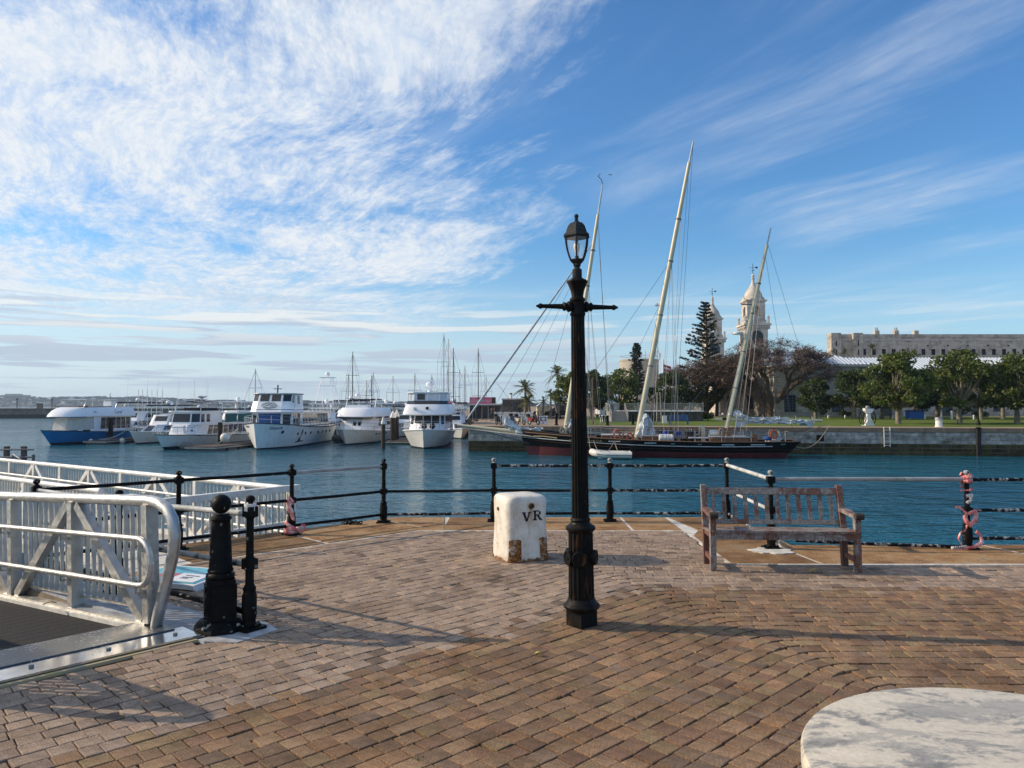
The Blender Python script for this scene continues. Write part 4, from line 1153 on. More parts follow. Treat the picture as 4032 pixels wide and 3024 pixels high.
# blue bench
mat('blue_paint', (.035, .14, .36), (.025, .10, .27), 5, .5)
p = at_ground(2674, 1673); bb_ = thing('blue_bench', 'bright blue slatted park bench on the lawn edge', 'bench', p, R(-6))
for x in (-.85, .85):
    MB().bb(x - .05, x + .05, -.02, .05, 0, .62).build('leg', M['blue_paint'], bb_); MB().bb(x - .05, x + .05, .45, .53, 0, .95).build('leg', M['blue_paint'], bb_)
    MB().bb(x - .06, x + .06, -.08, .5, .62, .67).build('armrest', M['blue_paint'], bb_)
for i in range(5): MB().bb(-.85, .85, .0 + i * .09, .07 + i * .09, .42, .45).build('seat_slat', M['blue_paint'], bb_)
for z in (.52, .90): MB().bb(-.82, .82, .46, .51, z, z + .07).build('back_rail', M['blue_paint'], bb_)
for i in range(15): MB().bb(-.80 + i * .11, -.74 + i * .11, .475, .495, .55, .93).build('back_slat', M['blue_paint'], bb_)
p = at_ground(2617, 1668); wb = thing('white_cabinet', 'white upright cabinet beside the blue bench', 'cabinet', p, R(-6))
MB().frustum([Vector((a * .24, c * .2, 0)) for a, c in ((-1, -1), (1, -1), (1, 1), (-1, 1))], [Vector((a * .22, c * .18, .78)) for a, c in ((-1, -1), (1, -1), (1, 1), (-1, 1))]).build('body', M['white_cap'], wb)
MB().bb(-.25, .25, -.21, .21, .78, .83).build('lid', M['sign_white'], wb)
# black and white striped mooring drums
for i, (u, v, k, lb) in enumerate(((2375, 1662, 1.0, 'black and white striped mooring drum on the lawn by the timber steps'), (2354, 1649, .85, 'second striped mooring drum set behind a larger striped one'))):
    p = at_ground(u, v, lawn_z(84)); st = thing('striped_drum', lb, 'bollard', p); st.scale = (k, k, k)
    prof = [(.30, 0), (.28, .12), (.27, .3), (.33, .5), (.45, .62), (.47, .70), (.42, .74)]
    MB().lathe(prof, 20).build('drum', M['white_cap'], st, 40)
    for j in range(7):
        a0 = j * 2 * math.pi / 7; mb = MB()
        for (r0, z0), (r1, z1) in zip(prof[:-1], prof[1:]):
            for s0, s1 in ((0, .22), (.22, .44)):
                mb.add([((r0 + .01) * math.cos(a0 + s0), (r0 + .01) * math.sin(a0 + s0), z0), ((r0 + .01) * math.cos(a0 + s1), (r0 + .01) * math.sin(a0 + s1), z0), ((r1 + .01) * math.cos(a0 + s1), (r1 + .01) * math.sin(a0 + s1), z1), ((r1 + .01) * math.cos(a0 + s0), (r1 + .01) * math.sin(a0 + s0), z1)], [(0, 1, 2, 3)])
        mb.build('stripe', M['black_iron'], st, 60)
# black quay bollards: two rings of a chain post
for u, v, h, lb in ((2392, 1676, .95, 'black mooring post in front of the striped drums'), (2492, 1673, 1.0, 'black mooring post at the foot of the timber deck'), (2191, 1675, 1.15, 'stout black mooring post beside the white notice board'), (2571, 1672, 1.0, 'black mooring post under the timber deck railing')):
    o = MB().lathe([(.2, 0), (.2, .06), (.13, .1), (.12, h * .8), (.15, h * .84), (.15, h * .9), (.17, h * .95), (.12, h)], 12).build('mooring_post', BK, None, 40, at_ground(u, v))
    tag(o, lb, 'bollard')
# notice board
p = at_ground(2139, 1672); nb_ = thing('notice_board', 'white notice board with a grey chart on the far quay', 'sign', p, R(-4))
MB().bb(-.42, .42, -.03, .03, .03, .86).build('board', M['sign_white'], nb_); MB().bb(-.31, .31, -.045, -.03, .36, .76).build('chart', M['grey_steel'], nb_)
mb = MB(); rr = random.Random(2); mb.prism([(.20 * math.cos(t) + rr.uniform(-.05, .05), .13 * math.sin(t) + rr.uniform(-.03, .03)) for t in [i * .52 for i in range(12)]], 0, .01)
o = mb.build('chart_shape', M['sign_white'], nb_); o.location = (0, -.05, .56); o.rotation_euler = (R(90), 0, 0)
MB().lathe([(.06, 0), (.06, .02)], 12, (0, -.03, .16), Matrix.Rotation(R(90), 3, 'X')).build('badge', M['black_letter'], nb_)
for x in (-.34, .34): MB().bb(x - .03, x + .03, .0, .05, -.02, .03).build('foot', M['grey_steel'], nb_)

# lamp posts on the far quay
def far_lamp(p, h, lb):
    t = thing('harbour_lamp', lb, 'lamp post', p)
    MB().lathe([(.16, 0), (.16, .3), (.1, .4), (.06, .9), (.05, h - .55), (.09, h - .5), (.05, h - .45)], 10).build('column', BK, t, 40)
    MB().lathe([(.06, h - .45), (.17, h - .12), (.19, h - .1), (.12, h + .02), (.02, h + .1)], 6).build('lantern', LN, t)
far_lamp(at_ground(3853, 1676), 3.0, 'black lamp post between the leafy trees on the quay lawn')
far_lamp(at_ground(2206, 1651), 2.9, 'black lamp post beside the parked dark van')
far_lamp(G(3008, 1645, .05), 4.0, 'black lamp post in front of the great bare tree')
# tall timber pole
o = MB().ring([at_ground(2335, 1672), D(2333, 1488, at_ground(2335, 1672).y)], .08, 8).build('timber_pole', M['rust_post'], None, 60); tag(o, 'brown timber pole rising in front of the leafy trees', 'pole')

# ------------------------------------------------------------------ timber deck on a stone base
mat('grey_timber', (.36, .34, .30), (.25, .235, .21), 5, .85); mat('rubble_stone', (.10, .09, .075), (.045, .04, .034), 2.2, .95, bump=.6, bdist=.05)
dk0 = D(2462, 1618, 86); dk = thing('timber_deck', 'raised timber deck with balustrade and steps on a stone base', 'deck', (dk0.x, 86, lawn_z(86)))
W_ = D(2768, 1618, 86).x - dk0.x; zp = dk0.z - dk.location.z
MB().bb(0, W_, 0, 6, -.2, zp - .08).build('stone_base', M['rubble_stone'], dk); MB().bb(-.1, W_ + .1, -.15, 6.1, zp - .08, zp).build('deck_edge', M['white_cap'], dk)
def balustrade(p0, p1, h, step=1.45, gap=.13):
    p0, p1 = Vector(p0), Vector(p1); L = (p1 - p0).length; n = max(1, round(L / step))
    for i in range(n + 1): q_ = p0.lerp(p1, i / n); MB().bb(q_.x - .06, q_.x + .06, q_.y - .06, q_.y + .06, q_.z, q_.z + h + .12).build('post', M['grey_timber'], dk)
    for z in (.1, h): MB().bar(p0 + Vector((0, 0, z)), p1 + Vector((0, 0, z)), .06, .08).build('rail', M['grey_timber'], dk)
    k = int(L / gap)
    for i in range(k):
        q_ = p0.lerp(p1, (i + .5) / k); MB().bb(q_.x - .025, q_.x + .025, q_.y - .02, q_.y + .02, q_.z + .1, q_.z + h).build('spindle', M['grey_timber'], dk)
balustrade((0, 0, zp), (W_, 0, zp), .85); balustrade((-.3, 3, zp), (-1.7, 3, zp), .85)
for i in range(8):
    z1_ = zp - i * zp / 8; MB().bb(-1.8, 0, -.3 * i - .3, -.3 * i + .001, -.1, z1_ - .02).build('step', M['grey_timber'], dk)
MB().bb(-1.8, -.1, 0, 3, -.1, zp - .02).build('landing', M['grey_timber'], dk)
balustrade((-1.85, 0, zp), (-1.85, -2.4, 0), .85, 1.2); balustrade((-.05, 0, zp), (-.05, -2.4, 0), .85, 1.2); balustrade((-1.85, 3, zp), (-1.85, 0, zp), .85)
o = MB().ring([(0, 0, 0), (.28, 1.1, 3.2)], .05, 6).ring([(.45, 0, 0), (.55, 1.1, 3.2)], .05, 6)
for i in range(8): o.ring([(.03 + i * .035, i * .13 + .1, .3 + i * .38), (.46 + i * .012, i * .13 + .1, .3 + i * .38)], .03, 5)
tl = thing('step_ladder', 'wooden ladder leaning against the timber deck', 'ladder', at_ground(2586, 1672)); o.build('ladder_frame', M['grey_timber'], tl, 60)

# ------------------------------------------------------------------ buildings
def m_ashlar(name, c1, c2, mort, bw=.9, bh=.38, stain=.5):
    m, b, bs = pr(name, .92, 0, .2)
    geo = b.n('ShaderNodeNewGeometry'); pos = geo.outputs['Position']
    x, y, z = b.sep(pos); nx, ny, nz = b.sep(geo.outputs['Normal'])
    hor = b.mix(b.math('GREATER_THAN', b.math('ABSOLUTE', ny), .7), b.comb(y, z), b.comb(x, z))
    br = b.n('ShaderNodeTexBrick'); b.put(br.inputs['Vector'], hor); br.offset = .5
    b.put(br.inputs['Color1'], c1); b.put(br.inputs['Color2'], c2); b.put(br.inputs['Mortar'], mort)
    b.put(br.inputs['Scale'], 1.0); b.put(br.inputs['Mortar Size'], .018); b.put(br.inputs['Brick Width'], bw); b.put(br.inputs['Row Height'], bh); b.put(br.inputs['Bias'], 0.0)
    n = b.noise(pos, .55, 6, .7)
    c = b.mix(stain, br.outputs['Color'], b.ramp(n, [(.3, (.42, .38, .33)), (.55, (1, .98, .95)), (.7, (1.12, 1.1, 1.08))]), 'MULTIPLY')
    b.put(bs.inputs['Base Color'], c); b.put(bs.inputs['Normal'], b.bump(b.math('SUBTRACT', n, br.outputs['Fac']), .4, .06))
m_ashlar('grey_ashlar', (.52, .485, .43), (.38, .35, .305), (.26, .235, .2), .95, .4, .9)
m_ashlar('old_ashlar', (.55, .51, .45), (.44, .405, .35), (.31, .285, .24), 1.6, .75, 1.0)
m_ashlar('cream_ashlar', (.66, .61, .54), (.57, .52, .455), (.44, .40, .345), 1.1, .5, .9)
m_ashlar('dark_block', (.15, .135, .115), (.085, .075, .065), (.24, .22, .19), .8, .4, .6)
mat('white_roof', (.66, .70, .74), (.58, .62, .66), 2, .35, .2); mat('navy_frame', (.03, .045, .09), None, 5, .5)
mat('dark_glass', (.03, .035, .042), (.02, .022, .028), 2, .15); mat('lead_roof', (.35, .36, .36), (.25, .26, .26), 2, .6)
mat('stone_trim', (.54, .51, .46), (.38, .35, .31), 1.2, .9)
def window_sash(parent, x, y, z0, w, h, frame, n=2):
    """window on a wall facing -Y: recess frame, pane, bars"""
    wn = MB().bb(x - w / 2 - .12, x + w / 2 + .12, y - .09, y + .05, z0 - .1, z0 + h + .12).build('window', frame, parent)
    MB().bb(x - w / 2, x + w / 2, y - .13, y - .088, z0, z0 + h).build('pane', M['dark_glass'], wn)
    bars = MB()
    for i in range(1, 4 * n // 2): bars.bb(x - w / 2 + w * i / (2 * n) - .02, x - w / 2 + w * i / (2 * n) + .02, y - .155, y - .128, z0, z0 + h)
    for i in range(1, 6): bars.bb(x - w / 2, x + w / 2, y - .15, y - .129, z0 + h * i / 6 - .02, z0 + h * i / 6 + .02)
    bars.build('glazing_bars', M['grey_steel'], wn)
    MB().bb(x - .06, x + .06, y - .165, y - .13, z0, z0 + h).build('mullion', frame, wn)
YB = 112.0
pv = thing('stone_pavilion', 'long grey stone building with white ribbed hip roof behind the leafy trees', 'building', (0, 0, 0))
def ux(u, y): return (u - 2016) / FPX * y / math.cos(PITCH) * (math.cos(PITCH))
x0, x1 = ux(3035, YB), ux(3432, YB); ez = D(3427, 1437, YB).z; pk = D(3231, 1374, YB + 7.5)
MB().bb(x0 + .5, x1 - .5, YB, YB + 26, -.3, ez).build('wall', M['grey_ashlar'], pv); MB().bb(x0, x1, YB - .5, YB + 26.5, ez - .25, ez + .06).build('eaves', M['stone_trim'], pv)
MB().bb(x0 + .45, x1 - .45, YB - .06, YB + 26, ez - 1.15, ez - .95).build('string_course', M['stone_trim'], pv)
rz_ = D(3231, 1374, YB + 7.5).z
def hip(x0, x1, y0, y1, z0, z1, parent, along_y=True):
    xm = (x0 + x1) / 2; ins = (x1 - x0) / 2 if along_y else (y1 - y0) / 2
    if along_y: ra, rb = Vector((xm, y0 + ins, z1)), Vector((xm, y1 - ins, z1))
    else: ra, rb = Vector((x0 + ins, (y0 + y1) / 2, z1)), Vector((x1 - ins, (y0 + y1) / 2, z1))
    c = [Vector((x0, y0, z0)), Vector((x1, y0, z0)), Vector((x1, y1, z0)), Vector((x0, y1, z0))]
    mb = MB(); mb.add(c + [ra, rb], [(0, 1, 4), (1, 2, 5, 4), (2, 3, 5), (3, 0, 4, 5)] if along_y else [(0, 1, 5, 4), (1, 2, 5), (2, 3, 4, 5), (3, 0, 4), ])
    rf = mb.build('roof', M['white_roof'], parent)
    ribs = MB()
    up = Vector((0, 0, .05))
    def rib(a_, b_): ribs.bar(a_ + up, b_ + up, .10, .12)
    if along_y:
        n = 26
        for i in range(1, n):
            t = i / n; q_ = c[0].lerp(c[1], t); k = 1 - abs(2 * t - 1); rib(q_, Vector((q_.x, y0 + ins * k, z0 + (z1 - z0) * k)))
        L = y1 - y0; n = int(L / .55)
        for sx, xe in ((0, x0), (1, x1)):
            for i in range(1, n):
                y = y0 + L * i / n; k = min(1, (y - y0) / ins, (y1 - y) / ins); rib(Vector((xe, y, z0)), Vector((xe + (xm - xe) * k, y, z0 + (z1 - z0) * k)))
    else:
        L = x1 - x0; n = int(L / .55); ym = (y0 + y1) / 2
        for i in range(1, n):
            x = x0 + L * i / n; k = min(1, (x - x0) / ins, (x1 - x) / ins); rib(Vector((x, y0, z0)), Vector((x, y0 + (ym - y0) * k, z0 + (z1 - z0) * k)))
    tag(ribs.build('roof_ribs', M['white_roof'], rf), kind='stuff')
hip(x0 - .1, x1 + .1, YB - .6, YB + 26.6, ez + .06, rz_, pv)
YW = 119.0; wx1 = ux(4500, YW); wez = D(3600, 1468, YW).z; wrz = D(3600, 1409, YW + 6).z
MB().bb(x1 - .5, wx1, YW, YW + 12, -.3, wez).build('wing_wall', M['grey_ashlar'], pv); MB().bb(x1 - .45, wx1 + .3, YW - .4, YW + 12.4, wez - .25, wez + .05).build('wing_eaves', M['stone_trim'], pv)
hip(x1 - 8, wx1 + 6, YW - .5, YW + 12.5, wez + .05, wrz, pv, False)
for u in (3110, 3298): window_sash(pv, ux(u, YB), YB, .75 + .2, 1.45, 2.3, M['navy_frame'])
for u in (3632, 3838, 3932): window_sash(pv, ux(u, YW), YW, 1.0, 1.5, 1.9, M['navy_frame'])
for u, w in ((3494, 1.3), (3722, 2.2)):
    x = ux(u, YW); dr = MB().bb(x - w / 2, x + w / 2, YW - .08, YW + .1, .05, 2.9).build('door', M['dark_glass'], pv)
    MB().bb(x - w / 2 - .15, x + w / 2 + .15, YW - .12, YW + .05, 2.9, 3.1).build('lintel', M['stone_trim'], dr)
    if w > 2:
        for s in (-.5, .5): MB().bb(x + s - .38, x + s + .38, YW - .13, YW - .085, 2.1, 2.7).build('door_light', M['sign_white'], dr)
for u in (3365, 3560, 3790): x = ux(u, YW if u > 3432 else YB); MB().bb(x - .4, x + .4, (YW if u > 3432 else YB) - .25, (YW if u > 3432 else YB) + .1, -.2, 3.6).build('pilaster', M['stone_trim'], pv)

# barracks on the ridge
YC = 250.0
br_ = thing('ridge_barracks', 'long two storey stone barracks with parapet and chimneys on the ridge', 'building', (0, 0, 0))
bx0, bx1 = ux(3272, YC), ux(4700, YC); bt = D(3300, 1316, YC).z; bt2 = D(4000, 1305, YC).z; bb0 = D(3300, 1440, YC).z
def skewed(e, z0, z1): return MB().prism([(bx0 - e, YC - e), (bx1, YC - e), (bx1, YC + 16), ((bx0 - e) * (YC + 16) / YC - .4, YC + 16)], z0, z1)
skewed(0, bb0 - 12, bt - 1.0).build('wall', M['old_ashlar'], br_); skewed(.25, bt - 2.2, bt - 1.6).build('string_course', M['stone_trim'], br_)
skewed(.15, bt - 1.0, bt).build('parapet', M['old_ashlar'], br_)
for u0, u1 in ((3268, 3307), (3355, 3393)):
    MB().bb(ux(u0, YC), ux(u1, YC), YC - 1.6, YC + 2, bb0 - 12, bt + .3).build('corner_turret', M['old_ashlar'], br_)
    for vv in (1350, 1385): x = ux((u0 + u1) / 2, YC); MB().bb(x - .2, x + .2, YC - 1.64, YC - 1.4, D(0, vv, YC).z - 1.2, D(0, vv, YC).z + .6).build('slit_window', M['dark_hole'], br_)
wz0, wz1 = D(0, 1398, YC).z, D(0, 1374, YC).z
i = 0; u = 3397
while u < 4200:
    x = ux(u + 8, YC)
    sl = MB().bb(x - .62, x + .62, YC - .06, YC + .1, wz0, wz1).build('window', M['dark_hole'], br_)
    MB().bb(x - .8, x + .8, YC - .2, YC + .1, wz0 - .25, wz0 - .01).build('sill', M['stone_trim'], sl); MB().bb(x - .85, x + .85, YC - .12, YC + .1, wz1 + .01, wz1 + .35).build('lintel', M['stone_trim'], sl)
    bz = D(0, 1352, YC).z; MB().bb(x - .7, x + .7, YC - .07, YC + .1, bz - .3, bz + 1.5).build('blind_panel', M['stone_trim'], br_)
    if i % 2 == 0 and i > 5: MB().bb(x + 1.2, x + 1.8, YC - .08, YC + .1, bz - 1.0, bz - .5).build('vent', M['dark_hole'], br_)
    i += 1; u += 38.5 + i * .12
for u in (3455, 3532, 3610):
    x = ux(u, YC + 2); MB().bb(x - .75, x + .75, YC + 1.5, YC + 3, bt, bt + 1.4).build('chimney', M['old_ashlar'], br_)
    if u < 3600:
        for s in (-.35, .35): MB().lathe([(.22, bt + 1.4), (.2, bt + 2.5)], 8, (x + s, YC + 2.2, 0)).build('chimney_pot', M['stone_trim'], br_)
# ------------------------------------------------------------------ clock tower block
TS = M['cream_ashlar']
mat('slate_black', (.012, .013, .016), None, 5, .3); mat('dial_mark', (.55, .53, .48), None, 5, .5)
def clock_tower(px_, yy, label, marks):
    t = thing('clock_tower', label, 'tower', (px_, yy, 0))
    w = 2.35
    MB().bb(-w, w, -w, w, -1, 19.2).build('shaft', TS, t)
    for sx in (-1, 1):
        for sy in (-1, 1): MB().bb(sx * w - .45 * (sx < 0) - .25 * (sx > 0) + .1, sx * w + .45 * (sx > 0) + .25 * (sx < 0) - .1, sy * w - .35, sy * w + .35, -1, 14.2).build('corner_pilaster', M['stone_trim'], t)
    MB().bb(-w - .25, w + .25, -w - .25, w + .25, 13.6, 14.1).build('string_course', M['stone_trim'], t)
    MB().bb(-w - .35, w + .35, -w - .35, w + .35, 18.6, 19.0).build('cornice', M['stone_trim'], t); MB().bb(-w - .6, w + .6, -w - .6, w + .6, 19.0, 19.45).build('cornice', TS, t)
    for i in range(9):
        for s in (-1, 1):
            MB().bb(-w + .1 + i * (2 * w - .2) / 8 - .12, -w + .1 + i * (2 * w - .2) / 8 + .12, s * (w + .36) - .15, s * (w + .36) + .15, 18.3, 18.62).build('bracket', M['stone_trim'], t)
            MB().bb(s * (w + .36) - .15, s * (w + .36) + .15, -w + .1 + i * (2 * w - .2) / 8 - .12, -w + .1 + i * (2 * w - .2) / 8 + .12, 18.3, 18.62).build('bracket', M['stone_trim'], t)
    for rot in (0, -90):
        rm = Matrix.Rotation(R(rot), 3, 'Z')
        f = Matrix.Rotation(R(rot), 3, 'Z') @ Matrix.Rotation(R(90), 3, 'X')
        MB().lathe([(1.55, w - .05), (1.55, w + .12), (1.36, w + .14)], 32, (0, 0, 16.6), f).build('dial_surround', M['stone_trim'], t, 30)
        di = MB().lathe([(1.34, w), (1.34, w + .16)], 32, (0, 0, 16.6), f).build('clock_dial', M['slate_black'], t, 30)
        if marks:
            for k in range(12):
                an = k * math.pi / 6; p = rm @ Vector((1.05 * math.sin(an), -w - .18, 1.05 * math.cos(an)))
                q_ = rm @ Vector((1.26 * math.sin(an), -w - .18, 1.26 * math.cos(an)))
                MB().bar(p + Vector((0, 0, 16.6)), q_ + Vector((0, 0, 16.6)), .12, .04, rm @ Vector((0, 1, 0))).build('hour_mark', M['dial_mark'], di)
            for an, L in ((R(35), .7), (R(250), 1.0)):
                q_ = rm @ Vector((L * math.sin(an), -w - .2, L * math.cos(an))); MB().bar(rm @ Vector((0, -w - .2, 0)) + Vector((0, 0, 16.6)), q_ + Vector((0, 0, 16.6)), .1, .03, rm @ Vector((0, 1, 0))).build('clock_hand', M['dial_mark'], di)
    # belfry: four corner piers, arches, parapet
    b_ = 1.95
    MB().bb(-b_ - .2, b_ + .2, -b_ - .2, b_ + .2, 19.45, 20.25).build('belfry_base', TS, t)
    for sx in (-1, 1):
        for sy in (-1, 1):
            MB().bb(min(sx * b_, sx * .8), max(sx * b_, sx * .8), min(sy * b_, sy * .8), max(sy * b_, sy * .8), 20.25, 24.1).build('belfry_pier', TS, t)
            MB().lathe([(.28, 19.45), (.22, 20.6), (.3, 20.7), (.3, 20.9), (.05, 21.2)], 8, (sx * 2.45, sy * 2.45, 0)).build('corner_urn', M['stone_trim'], t)
    for rot in range(4):
        rm = Matrix.Rotation(rot * math.pi / 2, 3, 'Z'); n = 10; mb = MB()
        arc = [Vector((.8 * math.cos(math.pi * i / n), 0, 22.6 + .8 * math.sin(math.pi * i / n))) for i in range(n + 1)]
        for i in range(n):
            a_, c_ = arc[i], arc[i + 1]
            f0 = [Vector((a_.x, -b_ + .05, a_.z)), Vector((c_.x, -b_ + .05, c_.z)), Vector((c_.x, -b_ + .05, 24.1)), Vector((a_.x, -b_ + .05, 24.1))]
            mb.frustum([rm @ p for p in f0], [rm @ (p + Vector((0, .95, 0))) for p in f0])
        mb.build('arch', TS, t)
        MB().frustum([rm @ Vector((x, -b_ - .28, z)) for x, z in ((-1.5, 24.6), (1.5, 24.6), (0, 25.5))], [rm @ Vector((x, -b_ + .8, z)) for x, z in ((-1.5, 24.6), (1.5, 24.6), (0, 25.5))]).build('gable', TS, t)
        MB().frustum([rm @ Vector((x, -b_ - .32, z)) for x, z in ((-.7, 20.25), (.7, 20.25), (.7, 21.0), (-.7, 21.0))], [rm @ Vector((x, -b_ + .05, z)) for x, z in ((-.7, 20.25), (.7, 20.25), (.7, 21.0), (-.7, 21.0))]).build('balustrade', M['stone_trim'], t)
    MB().bb(-b_ - .1, b_ + .1, -b_ - .1, b_ + .1, 24.1, 24.35).build('belfry_cornice', M['stone_trim'], t); MB().bb(-b_ - .35, b_ + .35, -b_ - .35, b_ + .35, 24.35, 24.62).build('belfry_cornice', TS, t)
    MB().lathe([(.55, 22.0), (.5, 22.3), (.3, 22.8), (.12, 23.1)], 12).build('bell', M['lead_roof'], t, 40)
    MB().lathe([(1.95, 24.6), (2.0, 25.0), (1.95, 25.6), (1.75, 26.3), (1.35, 27.0), (.85, 27.6), (.5, 28.2), (.32, 28.9), (.28, 29.3), (.4, 29.4), (.4, 29.6), (.2, 29.75), (.36, 30.0), (.3, 30.3), (.06, 30.6)], 16).build('dome', TS, t, 35)
    MB().ring([(0, 0, 30.4), (0, 0, 32.8)], .06, 5).build('vane_rod', BK, t)
    MB().bar((-.9, 0, 31.9), (.9, 0, 31.9), .06, .06).box((.8, 0, 31.95), (.5, .05, .35)).build('weather_vane', BK, t); MB().bar((-.45, 0, 31.3), (.45, 0, 31.3), .05, .05).bar((0, -.45, 31.3), (0, .45, 31.3), .05, .05).build('compass_arms', BK, t)
    return t
clock_tower(52.6, 163, 'pale stone clock tower with domed belfry and plain dark dial', False)
clock_tower(52.8, 197, 'pale stone clock tower with numbered dial beyond the tall pine', True)
cb = thing('clock_building', 'long cream stone warehouse below the two clock towers', 'building', (0, 0, 0))
MB().bb(48.5, 66, 152, 208, -1, 8.6).build('wall', TS, cb); MB().bb(48.1, 66.4, 151.6, 208.4, 8.6, 9.1).build('eaves', M['stone_trim'], cb)
mb = MB(); mb.frustum([Vector((48.3, y, 9.1)) for y in (152,)] + [Vector((66.2, 152, 9.1)), Vector((57.2, 152, 12.5))], [Vector((48.3, 208, 9.1)), Vector((66.2, 208, 9.1)), Vector((57.2, 208, 12.5))]); mb.build('roof', M['lead_roof'], cb)
for i in range(12):
    y = 155 + i * 4.5
    for z0, h in ((1.0, 2.2), (5.2, 2.2)):
        wn = MB().bb(48.36, 48.6, y - .7, y + .7, z0, z0 + h).build('window', M['dark_glass'], cb); MB().bb(48.25, 48.6, y - .95, y + .95, z0 - .3, z0 - .02).build('sill', M['stone_trim'], wn)
    MB().bb(48.2, 48.55, y + 2.0, y + 2.6, -1, 8.6).build('pilaster', M['stone_trim'], cb)
for x in (52, 57, 62):
    for z0 in (1.0, 5.2): MB().bb(x - .7, x + .7, 151.86, 152.1, z0, z0 + 2.2).build('window', M['dark_glass'], cb)
# low cream building seen between the trunks nearer the lawn
lb = thing('cream_annex', 'low sunlit cream stone annex seen between the tree trunks', 'building', (0, 0, 0))
ax0, ax1 = ux(2835, 122), ux(3110, 122)
MB().bb(ax0, ax1 + 1.2, 122, 134, -.3, 5.2).build('wall', TS, lb); MB().bb(ax0 - .3, ax1 + 1.2, 121.6, 134.4, 5.2, 5.5).build('eaves', M['stone_trim'], lb)
for k in range(3):
    x = ax0 + 1.7 + k * 3.2; w_ = MB().bb(x - .5, x + .5, 121.93, 122.1, 1.2, 3.4).build('window', M['dark_glass'], lb); MB().bb(x - .7, x + .7, 121.85, 122.1, .95, 1.18).build('sill', M['stone_trim'], w_)
# water tank
wt = thing('water_tank', 'round concrete water tank with aerials behind the leafy trees', 'tank', (0, 0, 0))
tx = ux(2517, 205); tz = D(2517, 1412, 200).z
mat('tank_concrete', (.47, .43, .35), (.38, .345, .28), .5, .9, stretch=(1, 1, .25))
MB().lathe([(5.25, -1), (5.25, tz - .5), (5.4, tz - .45), (5.4, tz), (5.0, tz + .02)], 40, (tx, 205, 0)).build('drum', M['tank_concrete'], wt, 30)
MB().lathe([(5.28, tz * .55), (5.33, tz * .56), (5.28, tz * .57)], 40, (tx, 205, 0)).build('joint_ring', M['stone_trim'], wt, 30)
rr = random.Random(5)
for i in range(14):
    an = rr.uniform(0, 6.28); r_ = rr.uniform(1.5, 4.8); x, y = tx + r_ * math.cos(an) + 1.2, 205 + r_ * math.sin(an); h = rr.uniform(.8, 3.6)
    MB().ring([(x, y, tz), (x, y, tz + h)], .06, 5).build('aerial', M['grey_steel'], wt)
    if i % 2: MB().bb(x - .2, x + .2, y - .15, y + .15, tz + h * .5, tz + h * .5 + 1.0).build('antenna_panel', M['white_cap'], wt)
MB().ring([(tx + 5.1 * math.cos(t), 205 + 5.1 * math.sin(t), tz + .9) for t in [2 * math.pi * i / 32 for i in range(33)]], .04, 4).build('guard_rail', M['grey_steel'], wt)
# flag
fp = G(2612, 1640, .1); fp = D(2612, 1600, 120); 
fg = thing('flag_pole', 'white flagpole with a red and white flag among the trees', 'flagpole', (fp.x, 120, .1))
ft = D(2612, 1416, 120).z; MB().ring([(0, 0, 0), (0, 0, ft)], .09, 6).build('pole', M['white_cap'], fg, 60)
mat('flag_red', (.5, .05, .06), (.4, .04, .05), 3, .7)
for i, m_ in enumerate(('flag_red', 'white_cap', 'flag_red', 'white_cap', 'flag_red')):
    mb = MB()
    for k in range(6):
        xa, xb = .1 + k * .2, .1 + (k + 1) * .2; f = lambda x: .12 * math.sin(x * 5)
        za, zb = ft - .8 - i * .34 - xa * .35, ft - .8 - i * .34 - xb * .35
        mb.add([(xa, f(xa), za), (xb, f(xb), zb), (xb, f(xb), zb - .34), (xa, f(xa), za - .34)], [(0, 1, 2, 3)])
    mb.build('flag_stripe', M[m_], fg)
# low buildings near the pier end
sb = thing('block_store', 'flat roofed dark stone block store beside the palms', 'building', (0, 0, 0))
y = 104; MB().bb(ux(1978, y), ux(2085, y), y, y + 9, -.3, D(0, 1574, y).z).build('wall', M['dark_block'], sb); MB().bb(ux(1975, y), ux(2088, y), y - .1, y + 9.1, D(0, 1574, y).z, D(0, 1574, y).z + .18).build('roof_slab', M['stone_trim'], sb)
MB().bb(ux(2033, y) - .35, ux(2033, y) + .35, y - .06, y + .1, 1.2, 2.2).build('window', M['dark_glass'], sb)
sh = thing('quayside_shop', 'low pale shop with flat roof under the pink sign', 'building', (0, 0, 0))
y = 110; MB().bb(ux(1850, y), ux(1976, y), y, y + 8, -.3, D(0, 1595, y).z).build('wall', M['cabinet_white'], sh); MB().bb(ux(1846, y), ux(1980, y), y - 1.2, y + 8.1, D(0, 1595, y).z, D(0, 1590, y).z).build('roof_slab', M['white_cap'], sh)
for i, u in enumerate((1862, 1885, 1910, 1935, 1958)):
    MB().bb(ux(u, y) - .38, ux(u, y) + .38, y - .08, y + .1, -.05, 1.75).build('opening', M['rust_post'] if i % 2 else M['dark_glass'], sh)
mat('sign_pink', (.85, .15, .28), (.78, .12, .24), 1.5, .5); mat('pink_pale', (.70, .22, .30), None, 2, .5)
y = 109; ps = thing('pink_sign', 'large pink billboard with white script lettering on the shop roof', 'sign', (ux(1893, y), y, D(0, 1591, y).z))
sw = ux(1938, y) - ux(1850, y); shh = D(0, 1564, y).z - D(0, 1591, y).z
MB().bb(-sw / 2, sw / 2, 0, .12, 0, shh).build('panel', M['sign_pink'], ps)
for s in (-.45, -.4, .42): MB().bb(s * sw - .05, s * sw + .05, -.02, 0, .02, shh - .02).build('stripe', M['pink_pale'], ps)
text_mb('Endeavour', .74, M['white_cap'], 'lettering', ps, (0, -.05, shh * .5), (R(90), 0, 0), .01, .35, sx=.92)
